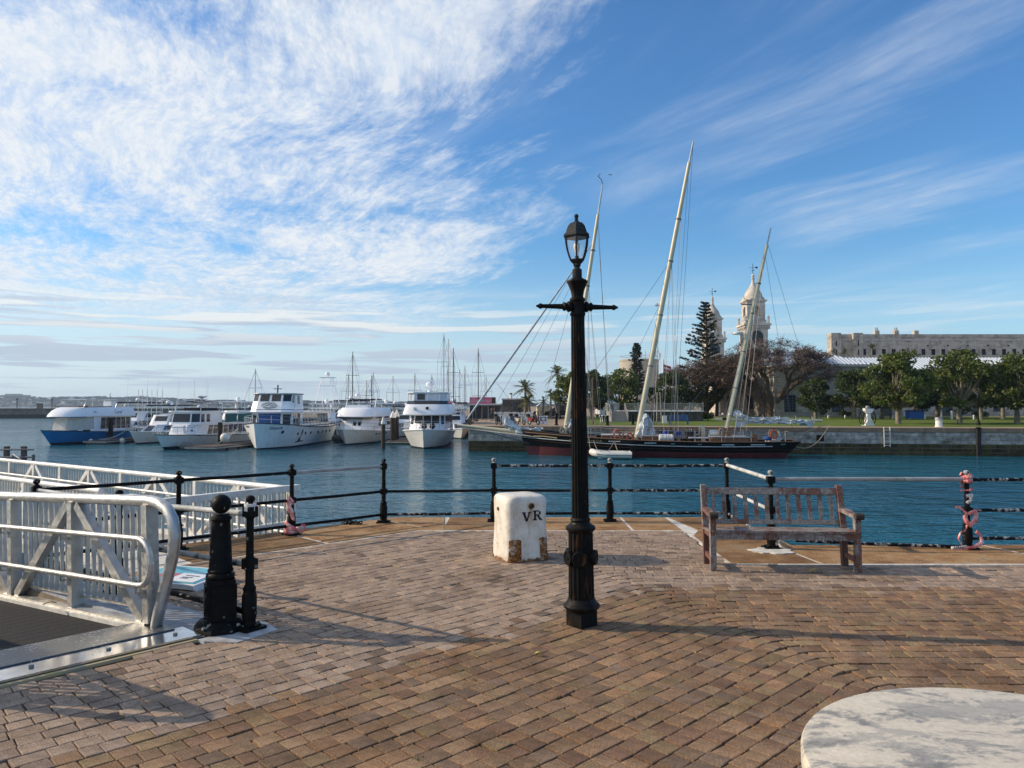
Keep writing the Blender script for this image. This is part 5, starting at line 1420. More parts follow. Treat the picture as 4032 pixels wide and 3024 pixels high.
for x in (-1.2, 1.2): MB().bb(x - .05, x + .05, .15, .25, -.2, shh).build('bracket', M['grey_steel'], ps)
MB().bb(sw / 2, sw / 2 + .55, .1, .5, .1, shh).build('side_cabinet', M['rubble_stone'], ps)
lw_ = thing('white_tank', 'long low white rounded tank behind the parked scooters', 'tank', (0, 0, 0))
y = 84; MB().bb(ux(1946, y), ux(2098, y), y, y + 2, FZ, D(0, 1625, y).z).build('body', M['white_cap'], lw_); MB().bb(ux(1944, y), ux(2100, y), y - .1, y + 2.1, D(0, 1625, y).z, D(0, 1623, y).z).build('rim', M['sign_white'], lw_)
o = thing('vent_pipe', 'white vent pipe with black cap behind the scooters', 'pipe', G(2012, 1648, FZ)); yy = o.location.y
MB().lathe([(.17, 0), (.17, D(0, 1553, yy).z - FZ)], 12).build('pipe', M['white_cap'], o, 40); MB().lathe([(.2, 0), (.22, .12), (.16, .2)], 12, (0, 0, D(0, 1553, yy).z - FZ)).build('cap', M['black_iron'], o, 40)
yh = thing('yellow_cottage', 'small pale yellow cottage between the palms', 'building', (0, 0, 0)); mat('cream_yellow', (.60, .56, .38), (.52, .48, .32), 1, .8)
y = 118; MB().bb(ux(2115, y), ux(2165, y), y, y + 5, 0, D(0, 1600, y).z).build('wall', M['cream_yellow'], yh)
xm = (ux(2115, y) + ux(2165, y)) / 2; e0, e1 = ux(2113, y), ux(2167, y); zz = D(0, 1600, y).z
MB().frustum([Vector((e0, y - .2, zz)), Vector((e1, y - .2, zz)), Vector((xm, y - .2, zz + .9))], [Vector((e0, y + 5, zz)), Vector((e1, y + 5, zz)), Vector((xm, y + 5, zz + .9))]).build('roof', M['white_roof'], yh)
gh = thing('grey_cottage', 'grey gabled cottage with white roof edge behind the deck steps', 'building', (0, 0, 0))
y = 108; e0, e1 = ux(2362, y), ux(2432, y); xm = e0 + (e1 - e0) * .35; zz = D(0, 1592, y).z
MB().bb(e0, e1, y, y + 6, 0, zz).build('wall', M['cabinet_white'], gh); MB().frustum([Vector((e0 - .2, y - .25, zz)), Vector((e1 + .2, y - .25, zz)), Vector((xm, y - .25, zz + 1.0))], [Vector((e0 - .2, y + 6, zz)), Vector((e1 + .2, y + 6, zz)), Vector((xm, y + 6, zz + 1.0))]).build('roof', M['white_roof'], gh)
MB().bb(xm - .1, xm + 1.1, y - .06, y + .1, .2, 1.9).build('window', M['dark_glass'], gh)
# ------------------------------------------------------------------ boats: shared builders
mat('hull_white', (.84, .84, .83), (.66, .65, .61), 1.6, .32, lo=.25, hi=.52, stretch=(2.6, 2.6, .35)); mat('hull_cream', (.73, .71, .67), (.56, .54, .49), 1.6, .38, lo=.25, hi=.52, stretch=(2.6, 2.6, .35))
mat('hull_blue', (.012, .22, .50), (.010, .18, .43), 1.0, .28); mat('hull_black', (.006, .006, .007), (.004, .004, .005), 2, .5, spec=.2)
mat('boot_black', (.012, .013, .016), None, 2, .5); mat('antifoul_red', (.155, .022, .025), (.095, .016, .018), 1.3, .65); mat('gel_white', (.88, .88, .88), (.82, .82, .83), 1.0, .28)
mat('teak', (.22, .105, .045), (.13, .06, .028), 3, .55, stretch=(1, 6, 6)); mat('window_dark', (.016, .018, .022), (.03, .034, .04), .6, .08); mat('canvas_navy', (.012, .014, .026), None, 4, .8)
mat('canvas_blue', (.015, .085, .30), (.012, .07, .25), 3, .7); mat('canvas_teal', (.008, .12, .12), (.006, .09, .09), 3, .7); mat('canvas_cream', (.62, .59, .52), (.50, .47, .42), 4, .8, bump=.6, bdist=.06, bscale=3)
mat('stainless', (.62, .63, .64), None, 3, .25, .8); mat('rope_white', (.62, .60, .54), (.5, .48, .42), 20, .8); mat('rope_tan', (.42, .35, .25), (.3, .25, .18), 20, .85)
mat('fender_white', (.72, .70, .64), (.58, .56, .5), 5, .5); mat('vinyl_clear', (.62, .66, .70), (.52, .56, .60), 1.5, .2); mat('orange_float', (.60, .11, .04), (.5, .08, .03), 5, .6)
mat('spar_cream', (.66, .58, .40), (.58, .50, .33), 2, .4); mat('sail_white', (.60, .63, .65), (.40, .44, .47), 2.5, .75, bump=.7, bdist=.05, bscale=5); mat('spar_alu', (.50, .52, .53), None, 2, .35, .6)
mat('spar_dark', (.10, .11, .12), None, 2, .45, .3); mat('grey_rubber', (.14, .14, .14), None, 3, .7)
class Hull:
    def __init__(s, L, B, fb0, fb1, rake=.8, te=.3, p=1.7, stern=.86, wl=.78, dip=0.0, entry=1.5, over=0.0, boot=lambda t: .16, n=22):
        s.__dict__.update(locals())
    def sheer(s, t): return s.fb1 + (s.fb0 - s.fb1) * (1 - t) ** 2 - s.dip * math.sin(math.pi * t)
    def half(s, t, te=None, k=1.0):
        te = te or s.te
        return s.B / 2 * k * (1 - (1 - min(1, t / te)) ** s.p) * (1 - (1 - s.stern) * max(0, (t - .55) / .45) ** 2)
    def pt(s, t, z_or_f, side=-1, off=0.0, isz=False):
        sh = s.sheer(t); f = z_or_f / sh if isz else z_or_f
        f_ = max(0, f)
        y = (s.half(t, s.te * s.entry, s.wl) * (1 - f_ ** .9) + s.half(t) * f_ ** .9)
        if f < 0: y *= (1 + f * .9)
        x = t * s.L - s.rake * (1 - t) ** 5 * f_ + s.over * max(0, (t - .75) / .25) ** 2 * f_ 
        return Vector((x, side * (y + off), f * sh))
    def build(s, par, mh, mb_, md, rub=None, rubr=.05):
        n = s.n; ts = [(i / n) ** 1.5 for i in range(n + 1)]
        def loft(rows, name, m):
            mb = MB()
            for side in (-1, 1):
                k = len(mb.v)
                for t in ts:
                    for r in rows: mb.v.append(s.pt(t, r(t), side, isz=True))
                w = len(rows)
                for i in range(n):
                    for j in range(w - 1): mb.f.append((k + i * w + j, k + (i + 1) * w + j, k + (i + 1) * w + j + 1, k + i * w + j + 1))
            a = [s.pt(1, r(1), -1, isz=True) for r in rows]; b_ = [s.pt(1, r(1), 1, isz=True) for r in rows]
            for j in range(len(rows) - 1): mb.add([a[j], b_[j], b_[j + 1], a[j + 1]], [(0, 1, 2, 3)])
            return mb.build(name, m, par, 50)
        bt = s.boot
        o = loft([lambda t, f=f: bt(t) + (s.sheer(t) - bt(t)) * f for f in (0, .15, .35, .6, .8, 1)], 'hull', mh)
        loft([lambda t: -.5, lambda t: -.2, lambda t: 0, lambda t: bt(t)], 'boot_stripe', mb_)
        mb = MB()
        for i in range(n):
            a, b_ = s.pt(ts[i], 1, -1), s.pt(ts[i + 1], 1, -1); c, d = s.pt(ts[i + 1], 1, 1), s.pt(ts[i], 1, 1)
            for q in (a, b_, c, d): q.z -= getattr(s, 'well', .06)
            mb.add([a, b_, c, d], [(0, 1, 2, 3)])
        mb.build('deck', md, par)
        for side in (-1, 1):
            MB().ring([s.pt(t, .985, side, .02) for t in ts], rubr, 6).build('rub_rail', rub or md, par, 60)
        return o
def lerp4(q, u, v): return (q[0].lerp(q[1], u)).lerp(q[3].lerp(q[2], u), v)
def panel(par, q, u0, u1, v0, v1, m, name='window', out=.025, t=.03, skew=0.0):
    pts = [lerp4(q, u0, v0), lerp4(q, u1, v0), lerp4(q, u1 + skew, v1), lerp4(q, u0 + skew, v1)]
    n = (pts[1] - pts[0]).cross(pts[3] - pts[0]).normalized()
    c = (q[0] + q[1] + q[2] + q[3]) / 4
    if n.dot(c - q[4]) < 0: n = -n
    return MB().slab([p + n * (out - t) for p in pts], n, t).build(name, m, par)
class Cab:
    """deckhouse with chamfered front; base and top outlines"""
    def __init__(s, x0, x1, w0, w1, z0, z1, fs=.4, bs=0.0, ss=.1, ch=.6, cw=.6):
        def outl(xa, xb, wa, wb, z):
            return [Vector((xa + ch, -wa, z)), Vector((xa, -wa * cw, z)), Vector((xa, wa * cw, z)), Vector((xa + ch, wa, z)), Vector((xb, wb, z)), Vector((xb, -wb, z))]
        s.b = outl(x0, x1, w0, w1, z0); s.t = outl(x0 + fs, x1 - bs, w0 - ss, w1 - ss, z1)
        c = sum(s.b + s.t, Vector()) / 12
        def q(i, j): return [s.b[i], s.b[j], s.t[j], s.t[i], c]
        s.front, s.fr, s.fl, s.right, s.left, s.back = q(2, 1), q(1, 0), q(3, 2), q(0, 5), q(4, 3), q(5, 4)
        s.z1 = z1
    def build(s, par, m, name='cabin'):
        return MB().frustum(s.b, s.t).build(name, m, par, 20)
    def roof(s, par, m, ov=.2, th=.08, name='cabin_roof', dz=0.0):
        c = sum(s.t, Vector()) / 6
        lo = [p + Vector(((p.x - c.x), (p.y - c.y), 0)).normalized() * ov + Vector((0, 0, .002 + dz)) for p in s.t]
        return MB().frustum(lo, [p + Vector((0, 0, th)) for p in lo]).build(name, m, par, 20)
def rcab(par, name, m, x0, x1, w, levels, nose=1.6, pw=2.4, n=14):
    """moulded house with rounded front; levels = (z, front offset, side inset, rear offset)"""
    mb = MB(); loops = []
    for z, fo, ins, ro in levels:
        pts = []; ww = w - ins
        for i in range(n + 1):
            a = -math.pi / 2 + math.pi * i / n; c, s_ = math.cos(a), math.sin(a)
            pts.append(Vector((x0 + fo + nose * (1 - abs(c) ** (2 / pw)), ww * math.copysign(abs(s_) ** (2 / pw), s_), z)))
        pts += [Vector((x1 - ro, ww, z)), Vector((x1 - ro, -ww, z))]; loops.append(pts)
    k = len(loops[0])
    for L in loops: mb.v += L
    for i in range(len(loops) - 1):
        for j in range(k): mb.f.append((i * k + j, i * k + (j + 1) % k, (i + 1) * k + (j + 1) % k, (i + 1) * k + j))
    mb.f += [tuple(range(k))[::-1], tuple(range((len(loops) - 1) * k, len(loops) * k))]
    return mb.build(name, m, par, 35)
def windows(par, q, n, v0, v1, m, mar=.06, gap=.04, u0=0.0, u1=1.0, skew=0.0):
    w = (u1 - u0 - 2 * mar - gap * (n - 1)) / n
    for i in range(n):
        a = u0 + mar + i * (w + gap); panel(par, q, a, a + w, v0, v1, m, skew=skew)
def side_rail(par, h, t0, t1, hgt, m, sides=(-1, 1), n=9, r=.022, inset=.12, mid=True):
    for side in sides:
        ps = [h.pt(t0 + (t1 - t0) * i / n, 1, side, -inset) for i in range(n + 1)]
        MB().ring([p + Vector((0, 0, hgt)) for p in ps], r, 5).build('guard_rail', m, par, 60)
        if mid: MB().ring([p + Vector((0, 0, hgt * .5)) for p in ps], r * .7, 4).build('guard_rail', m, par, 60)
        for p in ps: MB().ring([p, p + Vector((0, 0, hgt))], r, 5).build('stanchion', m, par, 60)
def aerial(par, p, h, lean=(0, 0), r=.02, m=None):
    MB().ring([p, Vector(p) + Vector((lean[0], lean[1], h))], [r, r * .5], 5).build('aerial', m or M['white_cap'], par, 60)
def hull_text(par, h, txt, t, z, size, m, side=-1, shear=.3):
    p, q = h.pt(t - .02, z, side, .02, True), h.pt(t + .02, z, side, .02, True); up = h.pt(t, z + .2, side, .02, True) - h.pt(t, z - .2, side, .02, True)
    x = (q - p).normalized(); 
    if side > 0: x = -x
    nn = x.cross(up).normalized(); y = nn.cross(x)
    o = text_mb(txt, size, m, 'name_lettering', par, h.pt(t, z, side, .03, True), Matrix((x, y, nn)).transposed().to_euler(), .006, shear); return o
def hull_disc(par, h, t, z, rx, rz_, m, side=-1, name='porthole'):
    p = h.pt(t, z, side, .015, True); q = h.pt(t + .02, z, side, .015, True); up = (h.pt(t, z + .2, side, 0, True) - h.pt(t, z - .2, side, 0, True)).normalized()
    x = (q - p).normalized(); nn = x.cross(up).normalized() * (-side) * -1
    pts = [p + x * rx * math.cos(a) + up * rz_ * math.sin(a) for a in [2 * math.pi * i / 12 for i in range(12)]]
    MB().slab([k - nn * .03 for k in pts], nn, .06).build(name, m, par)
def stem_at(u, v): return G(u, v, WZ)
WH, GW_, WDK, SS, BB_ = M['hull_white'], M['gel_white'], M['window_dark'], M['stainless'], M['boot_black']

# ------------------------------------------------------------------ blue hulled tour boat
b1 = thing('blue_tour_boat', 'tour boat with bright blue hull, white canopy top and cream cover at the bow', 'boat', stem_at(199, 1752), R(84))
h = Hull(12.2, 4.4, 1.62, 1.15, 1.55, .36, 1.9, .9, .72, boot=lambda t: .22)
h.build(b1, M['hull_blue'], BB_, GW_, BB_, .045)
cc = Cab(1.2, 11.6, 1.7, 1.75, 1.3, 3.0, .5, 0, .12, 1.5, .45); cc.build(b1, GW_)
MB().frustum([p + Vector((0, 0, .28)) + (p - Vector((6, 0, p.z))) * .012 for p in cc.b[:4]] + [Vector((4.6, 1.76, 1.6)), Vector((4.6, -1.76, 1.6))], [p + (p - Vector((6, 0, p.z))) * .012 for p in cc.t[:4]] + [Vector((4.6, 1.68, 3.0)), Vector((4.6, -1.68, 3.0))]).build('bow_cover', M['canvas_cream'], b1, 30)
rcab(b1, 'canopy', GW_, .75, 12.0, 1.98, [(2.95, .0, .05, 0), (3.02, -.08, .0, 0), (3.3, .15, .03, .05), (3.65, .6, .1, .15), (3.92, 1.15, .22, .25), (4.05, 1.7, .4, .4)], 2.2)
MB().ring([Vector((.72 + 2.2 * (1 - abs(math.cos(a)) ** .83), 2.0 * math.copysign(abs(math.sin(a)) ** .83, math.sin(a)), 2.96)) for a in [-1.57 + 3.14 * i / 16 for i in range(17)]], .04, 5).build('canopy_piping', M['sign_print'], b1, 60)
windows(b1, cc.right, 6, .16, .92, WDK, .0, .016, .34, .97); windows(b1, cc.left, 6, .16, .92, WDK, .0, .016, .03, .66)
panel(b1, cc.right, .0, .14, .03, .14, WDK); panel(b1, cc.fr, .15, .7, .03, .13, WDK)
for side in (-1, 1): MB().ring([Vector((x, side * 1.5, 4.1 + .05 * math.sin(x))) for x in (2.4, 4, 6, 8)], .06, 6).build('teak_rail', M['teak'], b1, 60)
for x in (3.6, 6.6, 9.2, 11.3):
    MB().ring([(x - .5, -1.5, 4.0), (x, -1.5, 4.9), (x, 1.5, 4.9), (x - .5, 1.5, 4.0)], .03, 5).build('bimini_hoop', SS, b1, 60)
for x0_, x1_ in ((3.6, 6.6), (9.0, 11.4)): MB().bb(x0_, x1_, -1.45, 1.45, 4.9, 4.98).build('bimini_roof', M['vinyl_clear'], b1)
MB().bb(9.4, 10.3, -.5, .5, 4.05, 4.75).build('helm_seat', GW_, b1); MB().ball((11.6, -1.0, 4.2), .3, 8).build('fender', M['fender_white'], b1, 60)
side_rail(b1, h, .85, 1.0, .75, SS, n=4); MB().ring([(1.5, -.6, 1.5), (1.5, -.6, 1.95)], .05, 6).ring([(1.5, -.75, 1.8), (1.5, -.45, 1.8)], .04, 6).build('mooring_bitt', BK, b1)
o = text_mb('Coral', .62, M['sign_print'], 'name_lettering', b1, (8.6, -1.92, 3.5), (R(90 - 14), 0, 0), .006, .4); MB().ring([(4.2, -1.93, 3.45), (4.4, -1.9, 3.6), (4.6, -1.91, 3.5), (4.4, -1.92, 3.4), (4.9, -1.9, 3.5)], .03, 4).build('emblem', M['grey_steel'], b1)

# ------------------------------------------------------------------ white passenger launch
b3 = thing('passenger_launch', 'white passenger launch with dark windscreen, folded canopy and teal rear awning', 'boat', stem_at(645, 1771), R(84))
h = Hull(15.5, 4.4, 1.5, 1.05, 1.5, .34, 1.9, .9, .74, boot=lambda t: .28); h.build(b3, WH, BB_, GW_, BB_, .04)
lo = Cab(2.2, 15.0, 1.6, 1.75, 1.1, 2.35, .7, 0, .06, 1.2, .5); lo.build(b3, GW_); windows(b3, lo.right, 9, .18, .88, WDK, .02, .02, .12, 1.0); windows(b3, lo.left, 9, .18, .88, WDK, .02, .02, 0, .88)
wh = Cab(2.9, 8.2, 1.65, 1.65, 2.3, 3.55, .35, 0, .12, .7, .62); wh.build(b3, GW_, 'wheelhouse'); wh.roof(b3, GW_, .28, .14)
windows(b3, wh.front, 1, .22, .88, WDK, .05); windows(b3, wh.fr, 1, .22, .88, WDK, .06); windows(b3, wh.fl, 1, .22, .88, WDK, .06); windows(b3, wh.right, 2, .22, .86, WDK, .03, .1, 0, .45)
for y in (-1.35, 1.35):
    MB().ring([(4.2, y, 3.6), (4.6, y, 4.6), (5.6, y, 4.75), (7.8, y, 4.6), (8.2, y, 3.6)], .035, 5).build('canopy_hoop', SS, b3, 60)
MB().ring([(4.6, -1.35, 4.6), (4.6, 0, 4.75), (4.6, 1.35, 4.6)], .03, 5).build('canopy_bow', SS, b3, 60)
mb = MB(); 
for i in range(6):
    x0_, x1_ = 4.5 + i * .62, 4.5 + (i + 1) * .62; z = lambda x: 4.62 + .13 * math.sin((x - 4.5) / 3.7 * math.pi)
    mb.add([(x0_, -1.45, z(x0_) - .12), (x0_, 0, z(x0_) + .06), (x0_, 1.45, z(x0_) - .12), (x1_, -1.45, z(x1_) - .12), (x1_, 0, z(x1_) + .06), (x1_, 1.45, z(x1_) - .12)], [(0, 1, 4, 3), (1, 2, 5, 4)])
mb.build('canopy', M['canvas_navy'], b3)
MB().bb(5.6, 8, -1.2, 1.2, 3.7, 4.0).build('roof_locker', M['canvas_navy'], b3); MB().lathe([(.1, 3.7), (.12, 4.3), (.5, 4.4), (.52, 4.55), (.1, 4.62)], 14, (6.6, -.2, .7)).build('radar_dome', GW_, b3, 40)
for (xa, xb) in ((8.6, 11.2), (11.5, 14.8)): MB().bb(xa, xb, -1.78, -1.74, 2.45, 3.35).build('awning', M['canvas_teal'], b3); MB().bb(xa, xb, 1.74, 1.78, 2.45, 3.35).build('awning', M['canvas_teal'], b3)
MB().bb(8.4, 15, -1.8, 1.8, 3.38, 3.5).build('aft_roof', GW_, b3); side_rail(b3, h, .55, 1.0, .9, SS, n=7); side_rail(b3, h, .0, .2, .7, SS, n=4)
for x, y, l in ((6, -.9, .6), (6.4, .6, .2), (7.2, .9, -.3), (8.4, .2, .5)): aerial(b3, (x, y, 3.7), 3.4, (l * .5, 0))
MB().frustum([Vector((1.9, -.9, 1.45)), Vector((1.9, .2, 1.45)), Vector((2.3, .2, 1.45)), Vector((2.3, -.9, 1.45))], [Vector((1.75, -.9, 2.2)), Vector((1.75, .2, 2.2)), Vector((2.2, .2, 2.3)), Vector((2.2, -.9, 2.3))]).build('anchor_locker', GW_, b3)
for k in range(3): MB().bar((2.6 + .0, -1.35 + .17 * math.cos(k * 1.05), 1.75 + .17 * math.sin(k * 1.05)), (2.6, -1.35 - .17 * math.cos(k * 1.05), 1.75 - .17 * math.sin(k * 1.05)), .05, .03, (1, 0, 0)).build('emblem', M['canvas_blue'], b3)
MB().ring([(9, -1.78, 2.0), (9.6, -1.8, 2.2), (10.2, -1.78, 1.95), (10.8, -1.8, 2.15)], .04, 4).build('wave_emblem', M['sign_red'], b3)
hull_text(b3, h, 'ocean', .22, 1.25, .2, M['canvas_blue'], shear=0)

# ------------------------------------------------------------------ big white motor ship
b4 = thing('white_motor_ship', 'large white wooden motor ship with high wheelhouse and blue window cover', 'boat', stem_at(1010, 1771), R(87))
h = Hull(18.5, 5.3, 2.62, 1.95, .75, .2, 1.55, .9, .72, dip=.12, boot=lambda t: .14); h.build(b4, WH, BB_, GW_, M['canvas_navy'], .05)
mc = Cab(2.9, 16.6, 2.1, 2.1, 1.9, 3.5, .35, 0, .08, .8, .62); mc.build(b4, GW_)
MB().bb(1.9, 17.2, -2.55, 2.55, 3.5, 3.62).build('boat_deck', GW_, b4); MB().bb(1.88, 17.22, -2.57, 2.57, 3.55, 3.59).build('deck_stripe', M['sign_print'], b4)
panel(b4, mc.front, .04, .96, .25, .95, M['canvas_blue'], 'window_cover', .05); windows(b4, mc.fr, 1, .25, .9, WDK, .12); windows(b4, mc.fl, 2, .25, .9, WDK, .08)
panel(b4, mc.right, .03, .07, .25, .92, WDK); panel(b4, mc.right, .08, .12, .25, .92, WDK); panel(b4, mc.right, .13, .19, .0, .95, M['teak'], 'door'); windows(b4, mc.right, 9, .28, .92, WDK, .0, .012, .26, .95)
panel(b4, mc.right, .24, 1.0, .06, .15, M['sign_print'], 'side_stripe'); windows(b4, mc.left, 9, .28, .92, WDK, .0, .012, .05, .74)
wh = Cab(2.9, 7.6, 2.05, 2.0, 3.62, 5.42, .85, .1, .12, .6, .62); wh.build(b4, GW_, 'wheelhouse'); wh.roof(b4, GW_, .18, .08); wh.roof(b4, M['boot_black'], .19, .05, 'roof_edge', -.06)
for q, n in ((wh.front, 2), (wh.fr, 1), (wh.fl, 1)):
    windows(b4, q, n, .58, .93, WDK, .07, .1)
    panel(b4, q, .0, 1, .09, .13, M['sign_print'], 'waist_stripe', .015)
panel(b4, wh.right, .0, 1, .07, .12, M['sign_print'], 'waist_stripe', .015); panel(b4, wh.right, .05, .2, .5, .92, WDK); panel(b4, wh.right, .28, .42, .1, .92, GW_, 'door', .04); panel(b4, wh.right, .52, .7, .45, .9, WDK)
# oval crest on the wheelhouse front
q = wh.front; nx = (q[1] - q[0]).normalized(); up_ = (q[3] - q[0]).normalized(); c_ = lerp4(q, .5, .33) + nx.cross(up_).normalized() * .0; nn = up_.cross(nx); nn = nn if nn.x < 0 else -nn
for rx, rz_ in ((.78, .33), (.62, .23)):
    MB().ring([c_ + nn * .05 + nx * rx * math.cos(a) + up_ * rz_ * math.sin(a) for a in [2 * math.pi * i / 24 for i in range(25)]], .025, 4).build('crest_ring', M['grey_steel'], b4)
MB().ring([c_ + nn * .05 + nx * (-.4) , c_ + nn * .05 + nx * 0 + up_ * .12, c_ + nn * .05 + nx * .1 - up_ * .05, c_ + nn * .05 + nx * .42 + up_ * .02], .03, 4).build('crest_mark', M['grey_steel'], b4)
MB().ring([(5.4, 0, 5.5), (5.5, 0, 6.35)], .07, 6).build('mast', BK, b4); MB().ring([(5.45, -.45, 5.95), (5.45, .45, 5.95)], .04, 5).build('crosstree', BK, b4)
side_rail(b4, h, .02, .45, .75, SS, n=9, r=.026); side_rail(b4, h, .45, 1, .8, SS, n=9, r=.026)
for x0_, x1_ in ((8.0, 17.0),):
    for y in (-2.45, 2.45):
        for z in (4.0, 4.4): MB().ring([(x0_, y, z), (x1_, y, z)], .022, 4).build('guard_rail', SS, b4)
        for i in range(8): x = x0_ + i * 9 / 7; MB().ring([(x, y, 3.62), (x, y, 4.4)], .022, 4).build('stanchion', SS, b4)
for t in (.125,): hull_disc(b4, h, t, 1.62, .16, .17, WDK)
for t in (.265, .38): hull_disc(b4, h, t, 1.36, .15, .15, WDK)
for t in (.47, .60, .69, .77, .86): hull_disc(b4, h, t, 1.32, .18, .16, WDK)
hull_disc(b4, h, .10, 1.5, .13, .15, WDK, 1); hull_text(b4, h, 'Elizabeth', .085, 2.03, .42, M['sign_print']); hull_text(b4, h, 'Elizabeth', .07, 2.2, .32, M['sign_print'], 1)
# leaping sea creature emblem on the bow: body, neck and paddle
def hull_shape(par, h, pts, m, name):
    P = [h.pt(t, z, -1, .02, True) for t, z in pts]; n_ = Vector((0, -1, 0)); MB().slab(P, n_, .02).build(name, m, par)
hull_shape(b4, h, [(.262, .50), (.275, .58), (.29, .62), (.30, .95), (.315, .98), (.32, .66), (.345, .58), (.375, .62), (.372, .50), (.33, .52), (.30, .50), (.285, .48), (.272, .42)], M['boot_black'], 'emblem')
hull_disc(b4, h, .322, 1.50, .20, .30, M['grey_steel'], name='emblem_paddle'); hull_shape(b4, h, [(.307, .95), (.313, .95), (.322, 1.25), (.316, 1.25)], M['boot_black'], 'emblem_neck')
MB().ball((.0, 3.1, 1.15), .45, 12).build('fender', M['fender_white'], b4, 60)

# ------------------------------------------------------------------ cream motor yacht
b5 = thing('cream_motor_yacht', 'cream flybridge motor yacht with row of oval portholes and dark bimini', 'boat', stem_at(1362, 1752), R(84))
h = Hull(14, 4.6, 1.72, 1.25, 1.0, .30, 1.7, .9, .70, boot=lambda t: .14); h.build(b5, M['hull_cream'], BB_, GW_, GW_, .05)
cb_ = Cab(2.2, 12.6, 1.85, 1.95, 1.5, 2.75, .75, 0, .12, .9, .55); cb_.build(b5, GW_); fb_ = Cab(2.4, 10.8, 2.1, 2.1, 2.95, 4.0, 1.0, .4, .2, 1.0, .6); rcab(b5, 'flybridge', GW_, 2.1, 10.8, 2.15, [(2.95, 0, .05, 0), (3.02, -.06, 0, 0), (3.4, .3, .05, .1), (3.8, .75, .15, .3), (4.0, 1.1, .25, .4)], 1.5)
MB().frustum([p + Vector((.0, 0, .02)) for p in [Vector((p.x, p.y * .93, 2.74)) for p in fb_.b]], [Vector((p.x, p.y * .93, 2.96)) for p in fb_.b]).build('visor_band', WDK, b5)
panel(b5, cb_.right, .3, .62, .3, .9, WDK); panel(b5, cb_.right, .66, .95, .3, .9, WDK)
for x in (2.75,):
    for y in (-.55, .0): MB().bb(x - .25, x + .1, y - .28, y + .02, 1.9, 2.45).build('deck_seat', BK, b5)
side_rail(b5, h, .0, .6, .75, SS, n=9)
for t in (.32, .40, .50, .58): hull_disc(b5, h, t, 1.02, .24, .11, WDK)
MB().ring([(5.0, -1.7, 4.0), (5.6, -1.7, 5.0), (6.6, -1.6, 5.15), (6.6, 1.6, 5.15), (5.6, 1.7, 5.0), (5.0, 1.7, 4.0)], .05, 5).build('radar_arch', GW_, b5, 60)
mb = MB(); mb.bb(6.4, 9.0, -1.4, 1.4, 4.85, 5.0); mb.build('bimini', M['canvas_navy'], b5)
for x in (6.4, 9.0):
    for y in (-1.38, 1.38): MB().ring([(x, y, 4.0), (x, y, 4.86)], .03, 5).build('bimini_leg', SS, b5)
MB().ball((5.8, .6, 5.35), .28, 10).build('radar_dome', GW_, b5, 60); MB().bb(3.9, 5.0, -1.2, 1.2, 4.0, 4.3).build('helm_console', GW_, b5); MB().bb(10.9, 12.6, -1.9, 1.9, 2.76, 2.86).build('aft_roof', GW_, b5)
for y, l in ((-1.2, .2), (1.3, -.2)): aerial(b5, (6, y, 5.1), 3.2, (l, 0))

# ------------------------------------------------------------------ white flybridge yacht, bow on
b6 = thing('flybridge_yacht', 'tall white flybridge yacht seen bow on with clear enclosure and radar mast', 'boat', stem_at(1668, 1768), R(91))
h = Hull(15, 4.9, 1.95, 1.4, .9, .25, 1.75, .92, .74, boot=lambda t: .16); h.build(b6, M['hull_cream'], BB_, GW_, GW_, .06)
for side in (-1, 1): MB().ring([h.pt(t, .62, side, .0) for t in [i / 10 for i in range(11)]], .025, 5).build('hull_moulding', M['hull_cream'], b6, 60)
cb_ = Cab(3.2, 13.6, 1.85, 2.0, 1.75, 3.3, .65, 0, .1, .55, .72); cb_.build(b6, GW_); 
windows(b6, cb_.front, 3, .36, .93, WDK, .02, .035); windows(b6, cb_.fr, 1, .36, .93, WDK, .2); windows(b6, cb_.fl, 1, .36, .93, WDK, .2); windows(b6, cb_.right, 3, .4, .9, WDK, .03, .04)
fb_ = Cab(2.3, 12.6, 2.45, 2.4, 3.28, 4.35, .55, .3, .28, .8, .62); rcab(b6, 'flybridge', GW_, 2.15, 12.6, 2.45, [(3.26, .05, .06, 0), (3.34, -.04, 0, 0), (3.7, .14, .08, .1), (4.1, .4, .2, .2), (4.36, .62, .28, .3)], 1.1, 3.0)
MB().frustum([Vector((p.x + .12, p.y * .96, 4.34)) for p in fb_.t], [Vector((p.x + .25, p.y * .95, 4.72)) for p in fb_.t]).build('venturi_screen', WDK, b6, 20)
en = Cab(3.2, 9.2, 2.0, 1.95, 4.7, 5.5, .12, 0, .04, .5, .66); en.build(b6, M['vinyl_clear'], 'enclosure')
for q in (en.front, en.fr, en.fl, en.right):
    for u in (.0, .5, .97): panel(b6, q, u, u + .03, 0, 1, GW_, 'enclosure_seam', .03)
    panel(b6, q, .12, .42, .15, .9, M['window_dark'] if q is en.front else M['vinyl_clear'], 'clear_panel', .02)
en.roof(b6, GW_, .18, .12, 'hardtop')
MB().lathe([(.25, 5.6), (.16, 5.9), (.14, 6.15)], 10, (6, 0, 0)).build('radar_mast', GW_, b6, 40); MB().lathe([(.2, 6.15), (.36, 6.22), (.38, 6.45), (.2, 6.6)], 14, (6, 0, .1)).build('radar_dome', GW_, b6, 40); MB().bb(5.9, 6.1, -.75, .55, 6.05, 6.17).build('radar_bar', GW_, b6)
aerial(b6, (6, 0, 6.6), .9); aerial(b6, (6.5, 1.5, 5.6), 2.6, (.0, -.2)); aerial(b6, (8, -2.0, 3.4), 3.9, (0, .4), .03)
side_rail(b6, h, .0, .55, .8, SS, n=10, r=.024)
